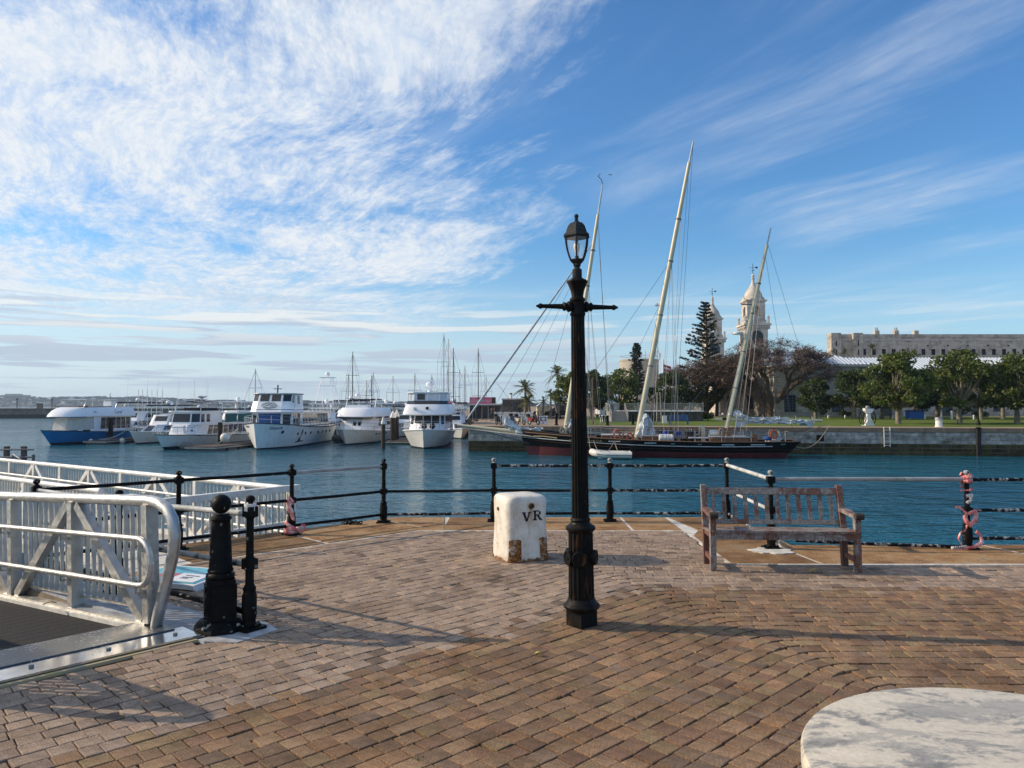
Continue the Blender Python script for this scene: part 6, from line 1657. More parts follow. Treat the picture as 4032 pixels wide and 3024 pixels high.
MB().frustum([Vector((1.3, -.7, 1.9)), Vector((1.3, .7, 1.9)), Vector((3.6, 1.5, 1.75)), Vector((3.6, -1.5, 1.75))], [Vector((1.6, -.5, 2.3)), Vector((1.6, .5, 2.3)), Vector((3.5, 1.3, 2.45)), Vector((3.5, -1.3, 2.45))]).build('foredeck_trunk', GW_, b6)
for y in (-.75, .05): MB().ball((1.0, y, 2.2), .3, 10).build('fender', BK, b6, 60)
MB().lathe([(.03, 0), (.14, .02), (.16, .12)], 8, (-.5, 0, 1.75), Matrix.Rotation(R(-90), 3, 'Y')).build('anchor_roller', SS, b6, 40)
MB().bb(2.3, 2.42, -.25, .02, 3.85, 4.1).build('search_light', BK, b6); MB().bb(2.25, 2.4, .95, 1.25, 3.8, 4.05).build('horn', SS, b6)

# ------------------------------------------------------------------ white sport cruiser between the tour boats
def sport_cruiser(name, label, loc_, rz_, dark_top=True, k=1.0, group=None, tower=False):
    t = thing(name, label, 'boat', loc_, rz_, group)
    h = Hull(11, 3.7, 1.35, 1.0, 1.1, .42, 1.9, .92, .76, boot=lambda t: .12, n=12); h.build(t, M['hull_cream'], BB_, GW_, GW_, .04)
    c = Cab(1.8, 7.2, 1.2, 1.5, 1.2, 1.95, 1.3, 0, .3, .8, .5); c.build(t, GW_); windows(t, c.front, 1, .1, .8, WDK, .1); windows(t, c.right, 2, .25, .8, WDK, .05); windows(t, c.left, 2, .25, .8, WDK, .05)
    f = Cab(4.2, 8.6, 1.45, 1.5, 1.95, 3.0, .7, 0, .1, .5, .6); f.build(t, GW_, 'flybridge'); windows(t, f.front, 1, .35, .85, WDK, .08); windows(t, f.right, 2, .35, .85, WDK, .06); windows(t, f.left, 2, .35, .85, WDK, .06)
    for y in (-1.4, 1.4):
        for x in (4.9, 8.4): MB().ring([(x, y, 3.0), (x + .1, y, 4.0)], .035, 4).build('canopy_leg', SS, t)
    MB().bb(4.4, 9.0, -1.6, 1.6, 3.98, 4.12).build('hardtop', M['canvas_navy'] if dark_top else GW_, t)
    MB().ball((6, 0, 4.35), .28, 8).build('radar_dome', GW_, t, 60); MB().bb(8.7, 10.6, -1.5, 1.5, 1.0, 1.25).build('cockpit', GW_, t)
    side_rail(t, h, .02, .5, .65, SS, n=6, r=.02, mid=False); aerial(t, (5.6, 1.2, 4.1), 3.0, (.4, 0)); aerial(t, (5.6, -1.2, 4.1), 3.2, (.5, 0))
    if tower:
        for y in (-1.1, 1.1):
            for x in (5.2, 7.6): MB().ring([(x, y, 4.1), (6.2 + (x - 6.4) * .3, y * .5, 7.2)], .045, 5).build('tower_leg', GW_, t)
        MB().bb(5.7, 6.9, -.7, .7, 6.2, 6.28).build('tower_platform', GW_, t); MB().bb(5.6, 7.0, -.8, .8, 7.2, 7.3).build('tower_roof', GW_, t); MB().ball((6.3, 0, 7.65), .3, 8).build('tower_dome', GW_, t, 60)
    t.scale = (k, k, k); return t
sport_cruiser('sport_cruiser', 'white sport cruiser with long black canopy beside the blue hulled boat', stem_at(535, 1748), R(84), True, 1.05)

# the row behind: cruisers and yachts of the inner marina
bg = 'motor cruisers moored in the marina behind the front row'
spots = [(300, 1727), (420, 1729), (560, 1726), (690, 1728), (830, 1723), (1110, 1722), (1240, 1722), (1330, 1725), (1460, 1722), (1560, 1722), (1640, 1718), (1790, 1722), (1730, 1712), (930, 1714), (1400, 1710), (1520, 1708)]
CW = CB = None
for i, (u, v) in enumerate(spots):
    p = stem_at(u, v); kind = i % 2
    if kind == 0:
        if CW is None: CW = o = sport_cruiser('motor_cruiser', 'white motor cruiser with white hardtop moored in the marina row behind', p, R(88), False, 1.0, bg)
        else: o = dup(CW, None, p, R(82 + (i * 7) % 14))
    elif kind == 1:
        if CB is None: CB = o = sport_cruiser('motor_cruiser', 'white motor cruiser with black hardtop moored in the marina row behind', p, R(86), True, .95, bg)
        else: o = dup(CB, None, p, R(82 + (i * 5) % 14))
    else:
        pass
    s_ = .9 + (i * 37 % 10) * .035; o.scale = (s_, s_, s_)
# fishing boat with tower right behind the motor ship
o = sport_cruiser('fishing_cruiser', 'white sport fishing boat whose tall tower stands over the motor ship stern', stem_at(1215, 1731), R(85), False, 1.1, None, True)
o = dup(CW, None, stem_at(1815, 1728), R(104), 'white cruiser with grey rails moored beside the pier end below the pink sign'); o.scale = (1, 1, 1)

# sailing yachts: mast list from the photo (mast x, mast top y, waterline y)
def sail_boat(label, hull_m, loc_, rz_, mh, group, mm):
    t = thing('sailing_yacht', label, 'sailboat', loc_, rz_, group)
    h = Hull(11, 3.3, 1.25, .95, 1.2, .45, 1.8, .7, .7, boot=lambda t: .1, n=12); h.build(t, M[hull_m], BB_, GW_, GW_, .035)
    c = Cab(3.2, 7.5, .9, 1.1, 1.0, 1.5, .5, .1, .2, .4, .6); c.build(t, GW_); windows(t, c.right, 3, .25, .8, WDK, .05); windows(t, c.left, 3, .25, .8, WDK, .05)
    MB().ring([(4.4, 0, 1.2), (4.4, 0, mh)], [.085, .055], 7).build('mast', M[mm], t, 60)
    MB().ring([(4.5, 0, 2.4), (9.0, 0, 2.3)], .16, 7).build('boom_cover', M['canvas_navy'], t, 60)
    for f in (.45, .72):
        MB().ring([(4.4, -.9, mh * f), (4.4, .9, mh * f)], .03, 4).build('spreader', M[mm], t)
    for pts in (((-.9, 0, 1.25), (4.4, 0, mh - .2)), ((10.9, 0, 1.0), (4.4, 0, mh - .1)), ((4.5, -1.6, 1.1), (4.4, -.9, mh * .45), (4.4, -.9, mh * .72), (4.4, 0, mh - .3)), ((4.5, 1.6, 1.1), (4.4, .9, mh * .45), (4.4, .9, mh * .72), (4.4, 0, mh - .3))):
        MB().ring(pts, .016, 4).build('stay', M['grey_steel'], t)
    return t
sg_ = 'sailing yachts moored in the inner marina'
masts = [(1005, 1452, 1722, 'a'), (1371, 1472, 1716, 'a'), (1388, 1385, 1718, 'd'), (1443, 1497, 1712, 'a'), (1463, 1478, 1712, 'd'), (1469, 1467, 1714, 'a'), (1547, 1480, 1713, 'a'), (1633, 1468, 1714, 'a'), (1747, 1312, 1718, 'a'), (1765, 1335, 1720, 'a'), (1785, 1370, 1718, 'd'), (1883, 1372, 1712, 'd'), (1914, 1478, 1705, 'a'), (1830, 1440, 1712, 'a'), (1700, 1475, 1708, 'a'), (1810, 1455, 1706, 'a')]
for i, (u, vt, vw, k) in enumerate(masts):
    y0 = stem_at(u, vw).y; mh = D(u, vt, y0).z - WZ; x = (u - 2016) / FPX * y0
    rz_ = R(80 + (i * 13) % 20); off = Matrix.Rotation(rz_, 3, 'Z') @ Vector((4.4, 0, 0))
    lab = 'white sailing yacht with bare aluminium mast in the inner marina' if k == 'a' else 'sailing yacht with dark mast and spreaders in the inner marina'
    sail_boat(lab, 'hull_white', (x - off.x, y0 - off.y, WZ), rz_, mh, sg_, 'spar_alu' if k == 'a' else 'spar_dark')
# outrigger poles over the cruisers at the far left of the row
og_ = 'pale outrigger poles standing over the moored cruisers'
for u in (544, 560, 580, 597, 617, 639):
    p = D(u, 1620, 98); o = MB().ring([(0, 0, -2.4), (0, 0, D(u, 1535, 98).z - p.z)], .035, 5).build('outrigger_pole', M['white_cap'], None, 60, p); tag(o, 'pale outrigger pole standing over the moored cruisers', 'pole', og_)

# ------------------------------------------------------------------ floating finger docks, piles, fenders
mat('dock_wood', (.10, .072, .058), (.06, .045, .037), 3, .85, stretch=(1, 8, 1)); mat('pile_wood', (.028, .022, .018), (.014, .011, .01), 3, .9, bump=.5, stretch=(8, 8, 1)); mat('pile_brown', (.065, .043, .024), (.03, .021, .013), 3, .9, bump=.5, stretch=(8, 8, 1))
def dock(u, v, w, L, label, rz_=R(86)):
    t = thing('finger_dock', label, 'dock', stem_at(u, v), rz_)
    MB().bb(0, L, -w / 2, w / 2, .32, .44).build('deck', M['dock_wood'], t); MB().bb(-.06, L, -w / 2 - .06, w / 2 + .06, .24, .34).build('edge_board', M['concrete'], t)
    for i in range(int(L / 2.2)): MB().bb(.2 + i * 2.2, 1.9 + i * 2.2, -w / 2 + .1, w / 2 - .1, -.3, .24).build('float', M['grey_rubber'], t)
    return t
dock(372, 1751, 2.4, 11, 'low floating finger dock beside the blue hulled boat'); dock(790, 1777, 3.0, 13, 'wooden finger dock between the launch and the motor ship', R(82)); dock(1575, 1752, 3.2, 11, 'finger dock with piles between the two flybridge yachts')
def pile(u, vb, vt, r, label, m, cone=False):
    p = stem_at(u, vb); hh = D(u, vt, p.y).z - WZ
    t = thing('mooring_pile', label, 'pile', p); MB().lathe([(r * 1.06, -1), (r, .6), (r * .97, hh)], 14).build('post', M[m], t, 40)
    if cone: MB().lathe([(r * 1.12, hh), (r * 1.15, hh + .05), (r * 1.1, hh + .18), (.05, hh + .75)], 14).build('cone_cap', M['white_cap'], t, 40)
    else: MB().lathe([(r * .98, hh), (r * .8, hh + .03)], 14).build('top', M['end_grain'], t, 40)
pile(435, 1741, 1645, .26, 'dark square-cut timber pile against the blue hull', 'pile_wood'); pile(866, 1764, 1664, .22, 'brown timber pile by the launch stern', 'pile_brown')
pile(1509, 1768, 1670, .20, 'weathered pile with white cone cap beside the cream yacht', 'pile_brown', True); pile(1547, 1750, 1645, .30, 'thick dark pile with white cone cap on the finger dock', 'pile_wood', True); pile(1562, 1746, 1640, .24, 'dark white capped pile partly hidden behind a thicker one', 'pile_wood', True)
for u, v, r, lb in ((358, 1749, .3, 'white round fender at the corner of the low dock'), (481, 1746, .32, 'white round fender hanging between dock and sport cruiser'), (786, 1752, .42, 'white ball fender lying on the wooden finger dock')):
    o = MB().ball((0, 0, 0), r, 12, (1, 1, 1.1)).lathe([(.06, r * 1.0), (.05, r * 1.25)], 6).build('ball_fender', M['fender_white'], None, 60, stem_at(u, v) + Vector((0, 0, r * .8 + (.35 if u == 786 else 0)))); tag(o, lb, 'fender')
o = MB().ball((0, 0, 0), .55, 10, (1.3, 1, .8)).build('rubber_fender', M['grey_rubber'], None, 60, stem_at(735, 1770) + Vector((0, 0, .3))); tag(o, 'black rubber fender at the end of the wooden finger dock', 'fender')
def tube_boat(t, L, B, r, m, mtrim):
    pts = [(L, -B / 2, .32), (L * .35, -B / 2, .34), (L * .12, -B * .36, .42), (0, 0, .52), (L * .12, B * .36, .42), (L * .35, B / 2, .34), (L, B / 2, .32)]
    fine = []
    for i in range(len(pts) - 1):
        for k in range(4): fine.append(Vector(pts[i]).lerp(Vector(pts[i + 1]), k / 4))
    fine.append(Vector(pts[-1]))
    MB().ring(fine, r, 10).build('tube', m, t, 60); MB().ring([p + Vector((0, math.copysign(r, p.y) if abs(p.y) > .1 else 0, 0)) for p in fine], .035, 5).build('tube_trim', mtrim, t, 60)
    MB().bb(L * .15, L - .1, -B / 2 + .1, B / 2 - .1, .05, .2).build('floor', M['gel_white'], t); MB().bb(L - .15, L - .05, -B / 2, B / 2, .05, .6).build('transom', M['gel_white'], t)
gt = thing('grey_inflatable', 'grey inflatable tender tied at the motor ship stern', 'dinghy', stem_at(1322, 1742), R(60)); tube_boat(gt, 3.4, 1.7, .36, M['grey_rubber'], BK)
tq = thing('turquoise_boat', 'small turquoise hulled boat moored behind the pier corner', 'boat', stem_at(1800, 1703), R(20))
mat('hull_turquoise', (.02, .40, .62), (.015, .34, .55), 1, .3); h = Hull(6, 2.2, .95, .7, .6, .4, 1.8, .9, .8, boot=lambda t: .1, n=10); h.build(tq, M['hull_turquoise'], BB_, GW_, GW_, .04); c = Cab(1.5, 3.5, .7, .8, .8, 1.5, .4, .1, .1, .3, .6); c.build(tq, GW_)
# mooring lines
def line(pts, r, m, name, label, sag=0.0, parent=None):
    P = [Vector(p) for p in pts]; out = []
    for a, b_ in zip(P[:-1], P[1:]):
        for k in range(8): t = k / 8; out.append(a.lerp(b_, t) - Vector((0, 0, sag * 4 * t * (1 - t))))
    out.append(P[-1]); o = MB().ring(out, r, 5).build(name, M[m], parent, 60)
    return tag(o, label, 'rope') if parent is None else o
line([D(392, 1729, 79), D(490, 1699, 84)], .035, 'rope_white', 'mooring_line', 'white mooring line from the low dock up to the sport cruiser', .25)
line([D(855, 1746, 71), D(938, 1687, 74)], .04, 'rope_white', 'mooring_line', 'white mooring line from the wooden dock to the motor ship bow', .15)
# ------------------------------------------------------------------ black three masted schooner
SP = stem_at(2080, 1790); SR = math.atan2(WD.y, WD.x)
sch = thing('schooner', 'black three masted schooner with red bottom and raked cream masts at the far wall', 'sailing ship', SP, SR)
SI = Matrix.Rotation(-SR, 3, 'Z')
def SLp(u, v, off=0.0):
    """photo pixel -> schooner coordinates on the fore and aft plane, off metres behind the centre line"""
    d = ray(u, v); o = Vector((0, 0, CAM_H)); n = Vector((-math.sin(SR), math.cos(SR), 0))
    t = (SP.dot(n) + off - o.dot(n)) / d.dot(n); p = o + d * t - SP
    return SI @ p
h = Hull(20.9, 5.6, 1.95, 1.32, .75, .42, 1.9, .55, .80, dip=.10, entry=1.35, over=1.2, boot=lambda t: .78 - .75 * t + .42 * t * t, n=28)
h.well = .62; h.build(sch, M['hull_black'], M['antifoul_red'], M['teak'], M['hull_black'], .06)
# bulwark raised at the bow, white sheer stripe, hawse slots
mb = MB()
for side in (-1, 1):
    ts = [i / 14 * .34 for i in range(15)]; k = len(mb.v)
    for t in ts: p = h.pt(t, 1, side); e = .30 * (1 - t / .34) ** .8; mb.v += [p, p + Vector((-.25 * (1 - t / .34), 0, e))]
    mb.f += [(k + 2 * i, k + 2 * i + 2, k + 2 * i + 3, k + 2 * i + 1) for i in range(14)]
o = mb.build('bow_bulwark', M['hull_black'], sch, 50); sol = o.modifiers.new('s', 'SOLIDIFY'); sol.thickness = .06
for side in (-1, 1):
    MB().ring([h.pt(t, h.sheer(t) - .42 * (1 - .2 * t), side, .02, True) for t in [i / 24 * .93 for i in range(25)]], .035, 5).build('sheer_stripe', M['sail_white'], sch, 60)
    MB().ring([h.pt(t, 1, side, .03) + Vector((0, 0, .02)) for t in [i / 24 for i in range(25)]], .05, 5).build('cap_rail', M['teak'], sch, 60)
for t in (.335, .47, .76, .86): hull_shape(sch, h, [(t, h.sheer(t) - .24), (t + .045, h.sheer(t) - .24), (t + .045, h.sheer(t) - .15), (t, h.sheer(t) - .15)], M['sail_white'], 'freeing_port')
for t in (.57, .67, .95): hull_shape(sch, h, [(t, h.sheer(t) - .22), (t + .014, h.sheer(t) - .22), (t + .014, h.sheer(t) - .14), (t, h.sheer(t) - .14)], M['stainless'], 'freeing_port')
mat('gilt_letter', (.40, .32, .16), None, 4, .5)
o = hull_text(sch, h, 'SPIRIT of BERMUDA', .248, 1.30, .34, M['gilt_letter'], shear=0); o.scale = (.98, 1, 1)
MB().ring([h.pt(.05, 1.6, -1, .02, True), h.pt(.09, 1.62, -1, .02, True), h.pt(.14, 1.5, -1, .02, True)], .05, 5).build('bow_scroll', M['gilt_letter'], sch, 60)
# bowsprit, its net and the furled headsail
bs0, bs1 = SLp(2110, 1708), SLp(1800, 1673)
MB().ring([bs0, bs1], [.20, .10], 10).build('bowsprit', M['spar_cream'], sch, 60)
mb = MB(); n_ = 14
for i in range(n_): 
    a, c = bs0.lerp(bs1, i / n_), bs0.lerp(bs1, (i + 1) / n_); w0, w1 = .75 * (1 - i / n_), .75 * (1 - (i + 1) / n_)
    for s in (-1, 1): mb.add([a + Vector((0, 0, -.12)), c + Vector((0, 0, -.12)), c + Vector((0, s * w1, -.25)), a + Vector((0, s * w0, -.25))], [(0, 1, 2, 3)])
mat('net_grey', (.42, .40, .36), (.3, .28, .25), 8, .9); mb.build('bowsprit_net', M['net_grey'], sch)
for s in (-1, 1): MB().ring([h.pt(.02, .5, s), bs1 + Vector((.3, 0, 0))], .03, 4).build('bobstay', M['grey_steel'], sch)
def mast(ub, vb, ut, vt, r0, name, f=.88):
    a, c = SLp(ub, vb), SLp(ut, vt); a = a + (a - c).normalized() * .8
    m_ = a.lerp(c, f)
    MB().ring([a, a.lerp(m_, .5), m_], [r0, r0 * .95, r0 * .62], 12).build('mast', M['spar_cream'], sch, 60)
    MB().ring([a.lerp(c, f - .006), c], [r0 * .36, r0 * .26], 8).build('topmast', M['sail_white'], sch, 60)
    for k in (.25, .42, .6, .74): q = a.lerp(c, k); MB().ring([q - (c - a).normalized() * .05, q + (c - a).normalized() * .05], r0 * 1.06, 12).build('mast_band', M['grey_steel'], sch, 60)
    return a, c
f0, f1 = mast(2227, 1690, 2373, 726, .21, 'foremast'); m0, m1 = mast(2511, 1700, 2730, 556, .24, 'mainmast', .93); z0_, z1_ = mast(2857, 1700, 3035, 897, .20, 'mizzen', .92)
MB().ring([f1, f1 + Vector((-.1, 0, .4)), f1 + Vector((-.4, 0, .75)), f1 + Vector((-.2, 0, .95))], .03, 4).ring([f1 + Vector((.5, 0, .8)), f1 + Vector((.8, 0, .8))], .03, 4).build('wind_vane', BK, sch)
q = m0.lerp(m1, .455); MB().ball(q + Vector((-.45, 0, 0)), .16, 8).bar(q, q + Vector((-.4, 0, -.05)), .05, .05).build('mast_light', M['white_cap'], sch, 60)
q = z0_.lerp(z1_, .50); MB().lathe([(.1, 0), (.42, .03), (.45, .15), (.42, .2), (.1, .22)], 14, q + Vector((-.75, 0, .0))).bar(q, q + Vector((-.6, 0, -.05)), .08, .06).build('radar', M['white_cap'], sch, 40)
MB().bar(z0_.lerp(z1_, .64) + Vector((-1.0, 0, .05)), z0_.lerp(z1_, .64), .08, .10).build('mast_bracket', M['grey_steel'], sch)
# headstay with rolled jib, stays and shrouds
def stay(a, c, r=.013, m='grey_steel', name='stay'): MB().ring([a, c], r, 4).build(name, M[m], sch)
jb0, jb1 = SLp(1838, 1652), SLp(2330, 962)
MB().ring([jb0, jb0.lerp(jb1, .1), jb0.lerp(jb1, .5), jb1], [.05, .11, .10, .05], 7).build('rolled_jib', M['sail_white'], sch, 60)
for a, c in (((1905, 1672), (2245, 1090)), ((1990, 1660), (2250, 1120)), ((2110, 1700), (2262, 1140)), ((2105, 1700), (1958, 1510))): stay(SLp(*a), SLp(*c), .013)
for s in (-1, 1):
    for a, f in ((.26, .62), (.31, .62), (.345, .86), (.29, .45)): stay(h.pt(a, 1, s), f0.lerp(f1, f))
    for a, f in ((.50, .42), (.54, .62), (.58, .80), (.60, .62)): stay(h.pt(a, 1, s), m0.lerp(m1, f))
    for a, f in ((.77, .45), (.80, .62), (.84, .86), (.82, .72)): stay(h.pt(a, 1, s), z0_.lerp(z1_, f))
stay(f0.lerp(f1, .88), SLp(2400, 1700)); stay(m0.lerp(m1, .93), SLp(2640, 1700)); stay(f0.lerp(f1, .62), SLp(2315, 1695)); stay(m0.lerp(m1, .6), SLp(2330, 1480), .015)
stay(z0_.lerp(z1_, .93), SLp(3233, 1655)); stay(z0_.lerp(z1_, .88), SLp(3120, 1690)); stay(m0.lerp(m1, .48), SLp(2360, 1690), .012); stay(m1, SLp(2660, 1690), .014); stay(z0_.lerp(z1_, .5), SLp(2640, 1690), .012)
for t in (.79, .83): # blocks on the shrouds
    for s in (-1, 1): MB().ball(h.pt(t, 1, s) + Vector((0, -s * .3, 2.2)), .11, 6).build('rigging_block', M['white_cap'], sch, 60)
# booms and sails
def cloth(name, pts, rads, m='sail_white', n=10, seed=1, amp=.25):
    P, Rd = [], []
    for i in range(len(pts) - 1):
        for k in range(5): P.append(pts[i].lerp(pts[i + 1], k / 5)); Rd.append(rads[i] + (rads[i + 1] - rads[i]) * k / 5)
    P.append(pts[-1]); Rd.append(rads[-1]); n = 20
    mb = MB(); mb.ring(P, Rd, n)
    for i, p in enumerate(mb.v):
        ax = P[i // n]; d = p - ax; ph = 2.2 * noise.noise(ax * .9 + Vector((seed, 0, 0)))
        d *= .82 + .34 * math.sin(5 * (i % n) / n * 6.283 + ph * 3) + .5 * amp * noise.noise(p * 5)
        mb.v[i] = ax + d + Vector((noise.noise(p * 2.3 + Vector((seed, 0, 0))), noise.noise(p * 2.3 + Vector((0, seed, 0))), noise.noise(p * 2.3 + Vector((0, 0, seed))))) * amp * .8
    return mb.build(name, M[m], sch, 70)
zb0, zb1 = SLp(2815, 1650), SLp(3238, 1656)
MB().ring([zb0, zb1], .12, 10).build('mizzen_boom', M['spar_cream'], sch, 60); MB().ring([zb0 + Vector((.6, 0, 0)), zb0 + Vector((1.0, 0, 0))], .125, 10).build('boom_collar', BK, sch, 60)
pp = [SLp(u, v) for u, v in ((2893, 1625), (2912, 1640), (2950, 1652), (3000, 1655), (3060, 1655), (3120, 1658), (3165, 1664), (3200, 1672))]
cloth('furled_mizzen', [pp[0].lerp(pp[1], 0), pp[1]] + [a.lerp(c, k / 3) for a, c in zip(pp[1:-1], pp[2:]) for k in (1, 2, 3)], [.2, .30] + [.27, .25, .23] * 2 + [.22] * 12, seed=3, amp=.22)
mb = MB(); fan = [(2893, 1612), (2930, 1640), (2960, 1660), (2912, 1683), (2896, 1680), (2900, 1658)]
P = [SLp(u, v, -.15 + .2 * (i % 2)) for i, (u, v) in enumerate(fan)]; mb.frustum(P, [p + Vector((0, .25, 0)) for p in P]); mb.build('sail_luff', M['sail_white'], sch, 60)
for k in (.3, .45, .6, .75, .9):
    c = zb0.lerp(zb1, k); MB().ring([c + Vector((0, .4 * math.cos(t), .02 + .36 * math.sin(t))) for t in [2 * math.pi * i / 10 for i in range(11)]], .03, 4).build('sail_tie', M['grey_steel'], sch, 60)
cloth('furled_mainsail', [SLp(u, v, -.3) for u, v in ((2522, 1722), (2528, 1700), (2534, 1680), (2540, 1655), (2541, 1628))], [.42, .46, .36, .24, .08], seed=7, amp=.3)
cloth('mainsail_fold', [SLp(u, v) for u, v in ((2545, 1630), (2556, 1655), (2567, 1685), (2572, 1712))], [.08, .16, .2, .14], seed=9, amp=.25); cloth('sail_bundle', [SLp(u, v) for u, v in ((2540, 1718), (2560, 1712), (2580, 1722))], [.2, .35, .2], seed=8, amp=.2)
cloth('furled_foresail', [SLp(u, v) for u, v in ((2240, 1685), (2243, 1668), (2248, 1650))], [.4, .36, .12], seed=4, amp=.2)
cloth('dropped_jib', [SLp(u, v) for u, v in ((1994, 1642), (1997, 1655), (2004, 1672), (2022, 1684), (2050, 1692), (2085, 1694), (2112, 1694), (2136, 1690))], [.08, .2, .3, .34, .28, .24, .22, .1], seed=6, amp=.3)
# deck gear
def deckbox(x0, x1, w, z0, z1, m, name='deckhouse', top=None):
    MB().bb(x0, x1, -w, w, z0, z1).build(name, M[m], sch); 
    if top: MB().bb(x0 - .06, x1 + .06, -w - .06, w + .06, z1, z1 + .06).build(name + '_top', M[top], sch)
dz = .68
deckbox(6.3, 8.6, 1.0, dz, dz + 1.05, 'teak', top='canvas_cream'); deckbox(4.4, 5.8, .8, dz, dz + .95, 'teak'); deckbox(9.7, 11.0, .9, dz, dz + 1.0, 'teak', top='canvas_cream'); deckbox(15.3, 18.2, 1.2, dz, dz + .95, 'teak', top='sail_white'); deckbox(16.0, 16.9, .55, dz + .9, dz + 1.7, 'teak', 'companionway')
deckbox(18.6, 19.0, .3, dz, dz + 1.2, 'teak', 'binnacle'); deckbox(13.4, 15.0, .7, dz, dz + .5, 'teak', 'skylight', 'sail_white')
def canister(c, L, r, m='white_cap'):
    MB().ring([(c[0] - L / 2, c[1], c[2]), (c[0] - L / 2 + .08, c[1], c[2]), (c[0] + L / 2 - .08, c[1], c[2]), (c[0] + L / 2, c[1], c[2])], [r * .75, r, r, r * .75], 12).build('life_raft', M[m], sch, 40)
    for k in (-.25, 0, .25): MB().ring([(c[0] + L * k - .02, c[1], c[2]), (c[0] + L * k + .02, c[1], c[2])], r * 1.03, 12).build('raft_band', M['stainless'], sch, 40)
c_ = SLp(2623, 1722, -2.2); canister((c_.x, -2.1, c_.z - .05), 1.15, .30); c_ = SLp(2812, 1706); canister((c_.x, .2, c_.z), .75, .26)
def life_ring(u, v, m='orange_float'):
    c = SLp(u, v, -1.9); MB().ring([c + Vector((.24 * math.cos(t), 0, .3 * math.sin(t))) for t in [2 * math.pi * i / 16 for i in range(17)]], .08, 7).build('life_ring', M[m], sch, 60)
life_ring(3048, 1711); life_ring(2480, 1720); life_ring(2428, 1707)
for u, v in ((2838, 1702), (3035, 1706), (2212, 1696), (2236, 1700), (3098, 1712), (2445, 1712)):
    c = SLp(u, v, -1.6); mb = MB()
    for k in range(4): mb.ring([c + Vector((.15 * math.cos(t) + k * .03, .05 * k, .28 * math.sin(t))) for t in [2 * math.pi * i / 12 for i in range(13)]], .03, 4)
    mb.build('rope_coil', M['rope_tan'], sch, 60)
for side in (-1, 1):
    ps = [h.pt(.16 + .80 * i / 16, 1, side, -.1) for i in range(17)]
    for z in (.45, .85): MB().ring([p + Vector((0, 0, z)) for p in ps], .012, 4).build('lifeline', M['stainless'], sch)
    for p in ps[::2]: MB().ring([p, p + Vector((0, 0, .88))], .025, 5).build('stanchion', M['stainless'], sch)
for u, v in ((2770, 1700), (2762, 1700)): # dorade vents
    c = SLp(u, v); mb = MB(); mb.ring([(c.x, 0, dz), (c.x, 0, c.z + .2), (c.x - .05, 0, c.z + .33), (c.x - .2, 0, c.z + .36)], [.14, .14, .17, .2], 10); mb.build('cowl_vent', M['spar_cream'], sch, 50)
deckbox(19.8, 20.7, .9, dz, dz + .8, 'canvas_cream', 'stern_locker'); c = SLp(3022, 1727, -1.5); MB().ball((c.x, -1.5, c.z), .3, 8, (1.2, .8, .6)).build('blue_bundle', M['canvas_blue'], sch, 60)
mb = MB(); c = SLp(3065, 1715, -1.6); mb.frustum([c + Vector((-.25, 0, -.35)), c + Vector((.3, 0, -.35)), c + Vector((.05, 0, .4))], [c + Vector((-.25, .1, -.35)), c + Vector((.3, .1, -.35)), c + Vector((.05, .1, .4))]); mb.build('folded_ensign', M['sail_white'], sch)
# gangplank steps to the quay
st = thing('boarding_steps', 'pale wooden boarding steps from the quay down to the schooner', 'steps', D(2470, 1700, wall_y(10) - .4))
for i in range(5): MB().bb(-.35 + i * .36, .05 + i * .36, -.7, .3, -.65 + i * .2, -.5 + i * .2).build('tread', M['spar_cream'], st)
MB().bar((-.3, .25, -.7), (1.3, .25, .2), .06, .2).build('stringer', M['teak'], st)
# mooring lines from the stern
a = SP + Matrix.Rotation(SR, 3, 'Z') @ h.pt(.99, 1, 1); w_ = on_wall(3262, 1692, .3); w_.z = FZ + .2
line([a, w_], .035, 'rope_tan', 'stern_line', 'slack white mooring line from the schooner stern to the quay', 1.25); line([a + Vector((0, 0, .2)), w_ + Vector((-.3, .2, .05))], .04, 'rope_tan', 'stern_line', 'taut tan mooring line from the schooner stern to the quay', .05)
mat('grey_gunwale', (.3, .3, .3), None, 4, .6)
# tender
dg = thing('white_tender', 'white inflatable tender with black outboard hanging alongside the schooner', 'dinghy', G(2332, 1805, WZ), R(-7)); tube_boat(dg, 3.1, 1.5, .27, M['fender_white'], M['grey_steel'])
MB().bb(3.0, 3.25, -.16, .16, .5, .95).build('outboard_cowl', BK, dg); MB().bb(3.08, 3.2, -.06, .06, -.3, .5).build('outboard_leg', BK, dg); MB().bb(1.7, 2.0, -.6, .6, .35, .42).build('thwart', M['grey_gunwale'], dg)
for (u0, v0, u1, v1, s) in ((2418, 1738, 2392, 1776, .1), (2420, 1738, 2436, 1782, .1), (2338, 1735, 2366, 1775, .3), (2318, 1722, 2336, 1793, .5)):
    tag(line([D(u0, v0, 61.0), D(u1, v1, 59.0)], .022, 'rope_tan', 'tender_line', 'thin tan rope hanging from the schooner rail to the white tender', s), group='ropes tethering the tender to the schooner')
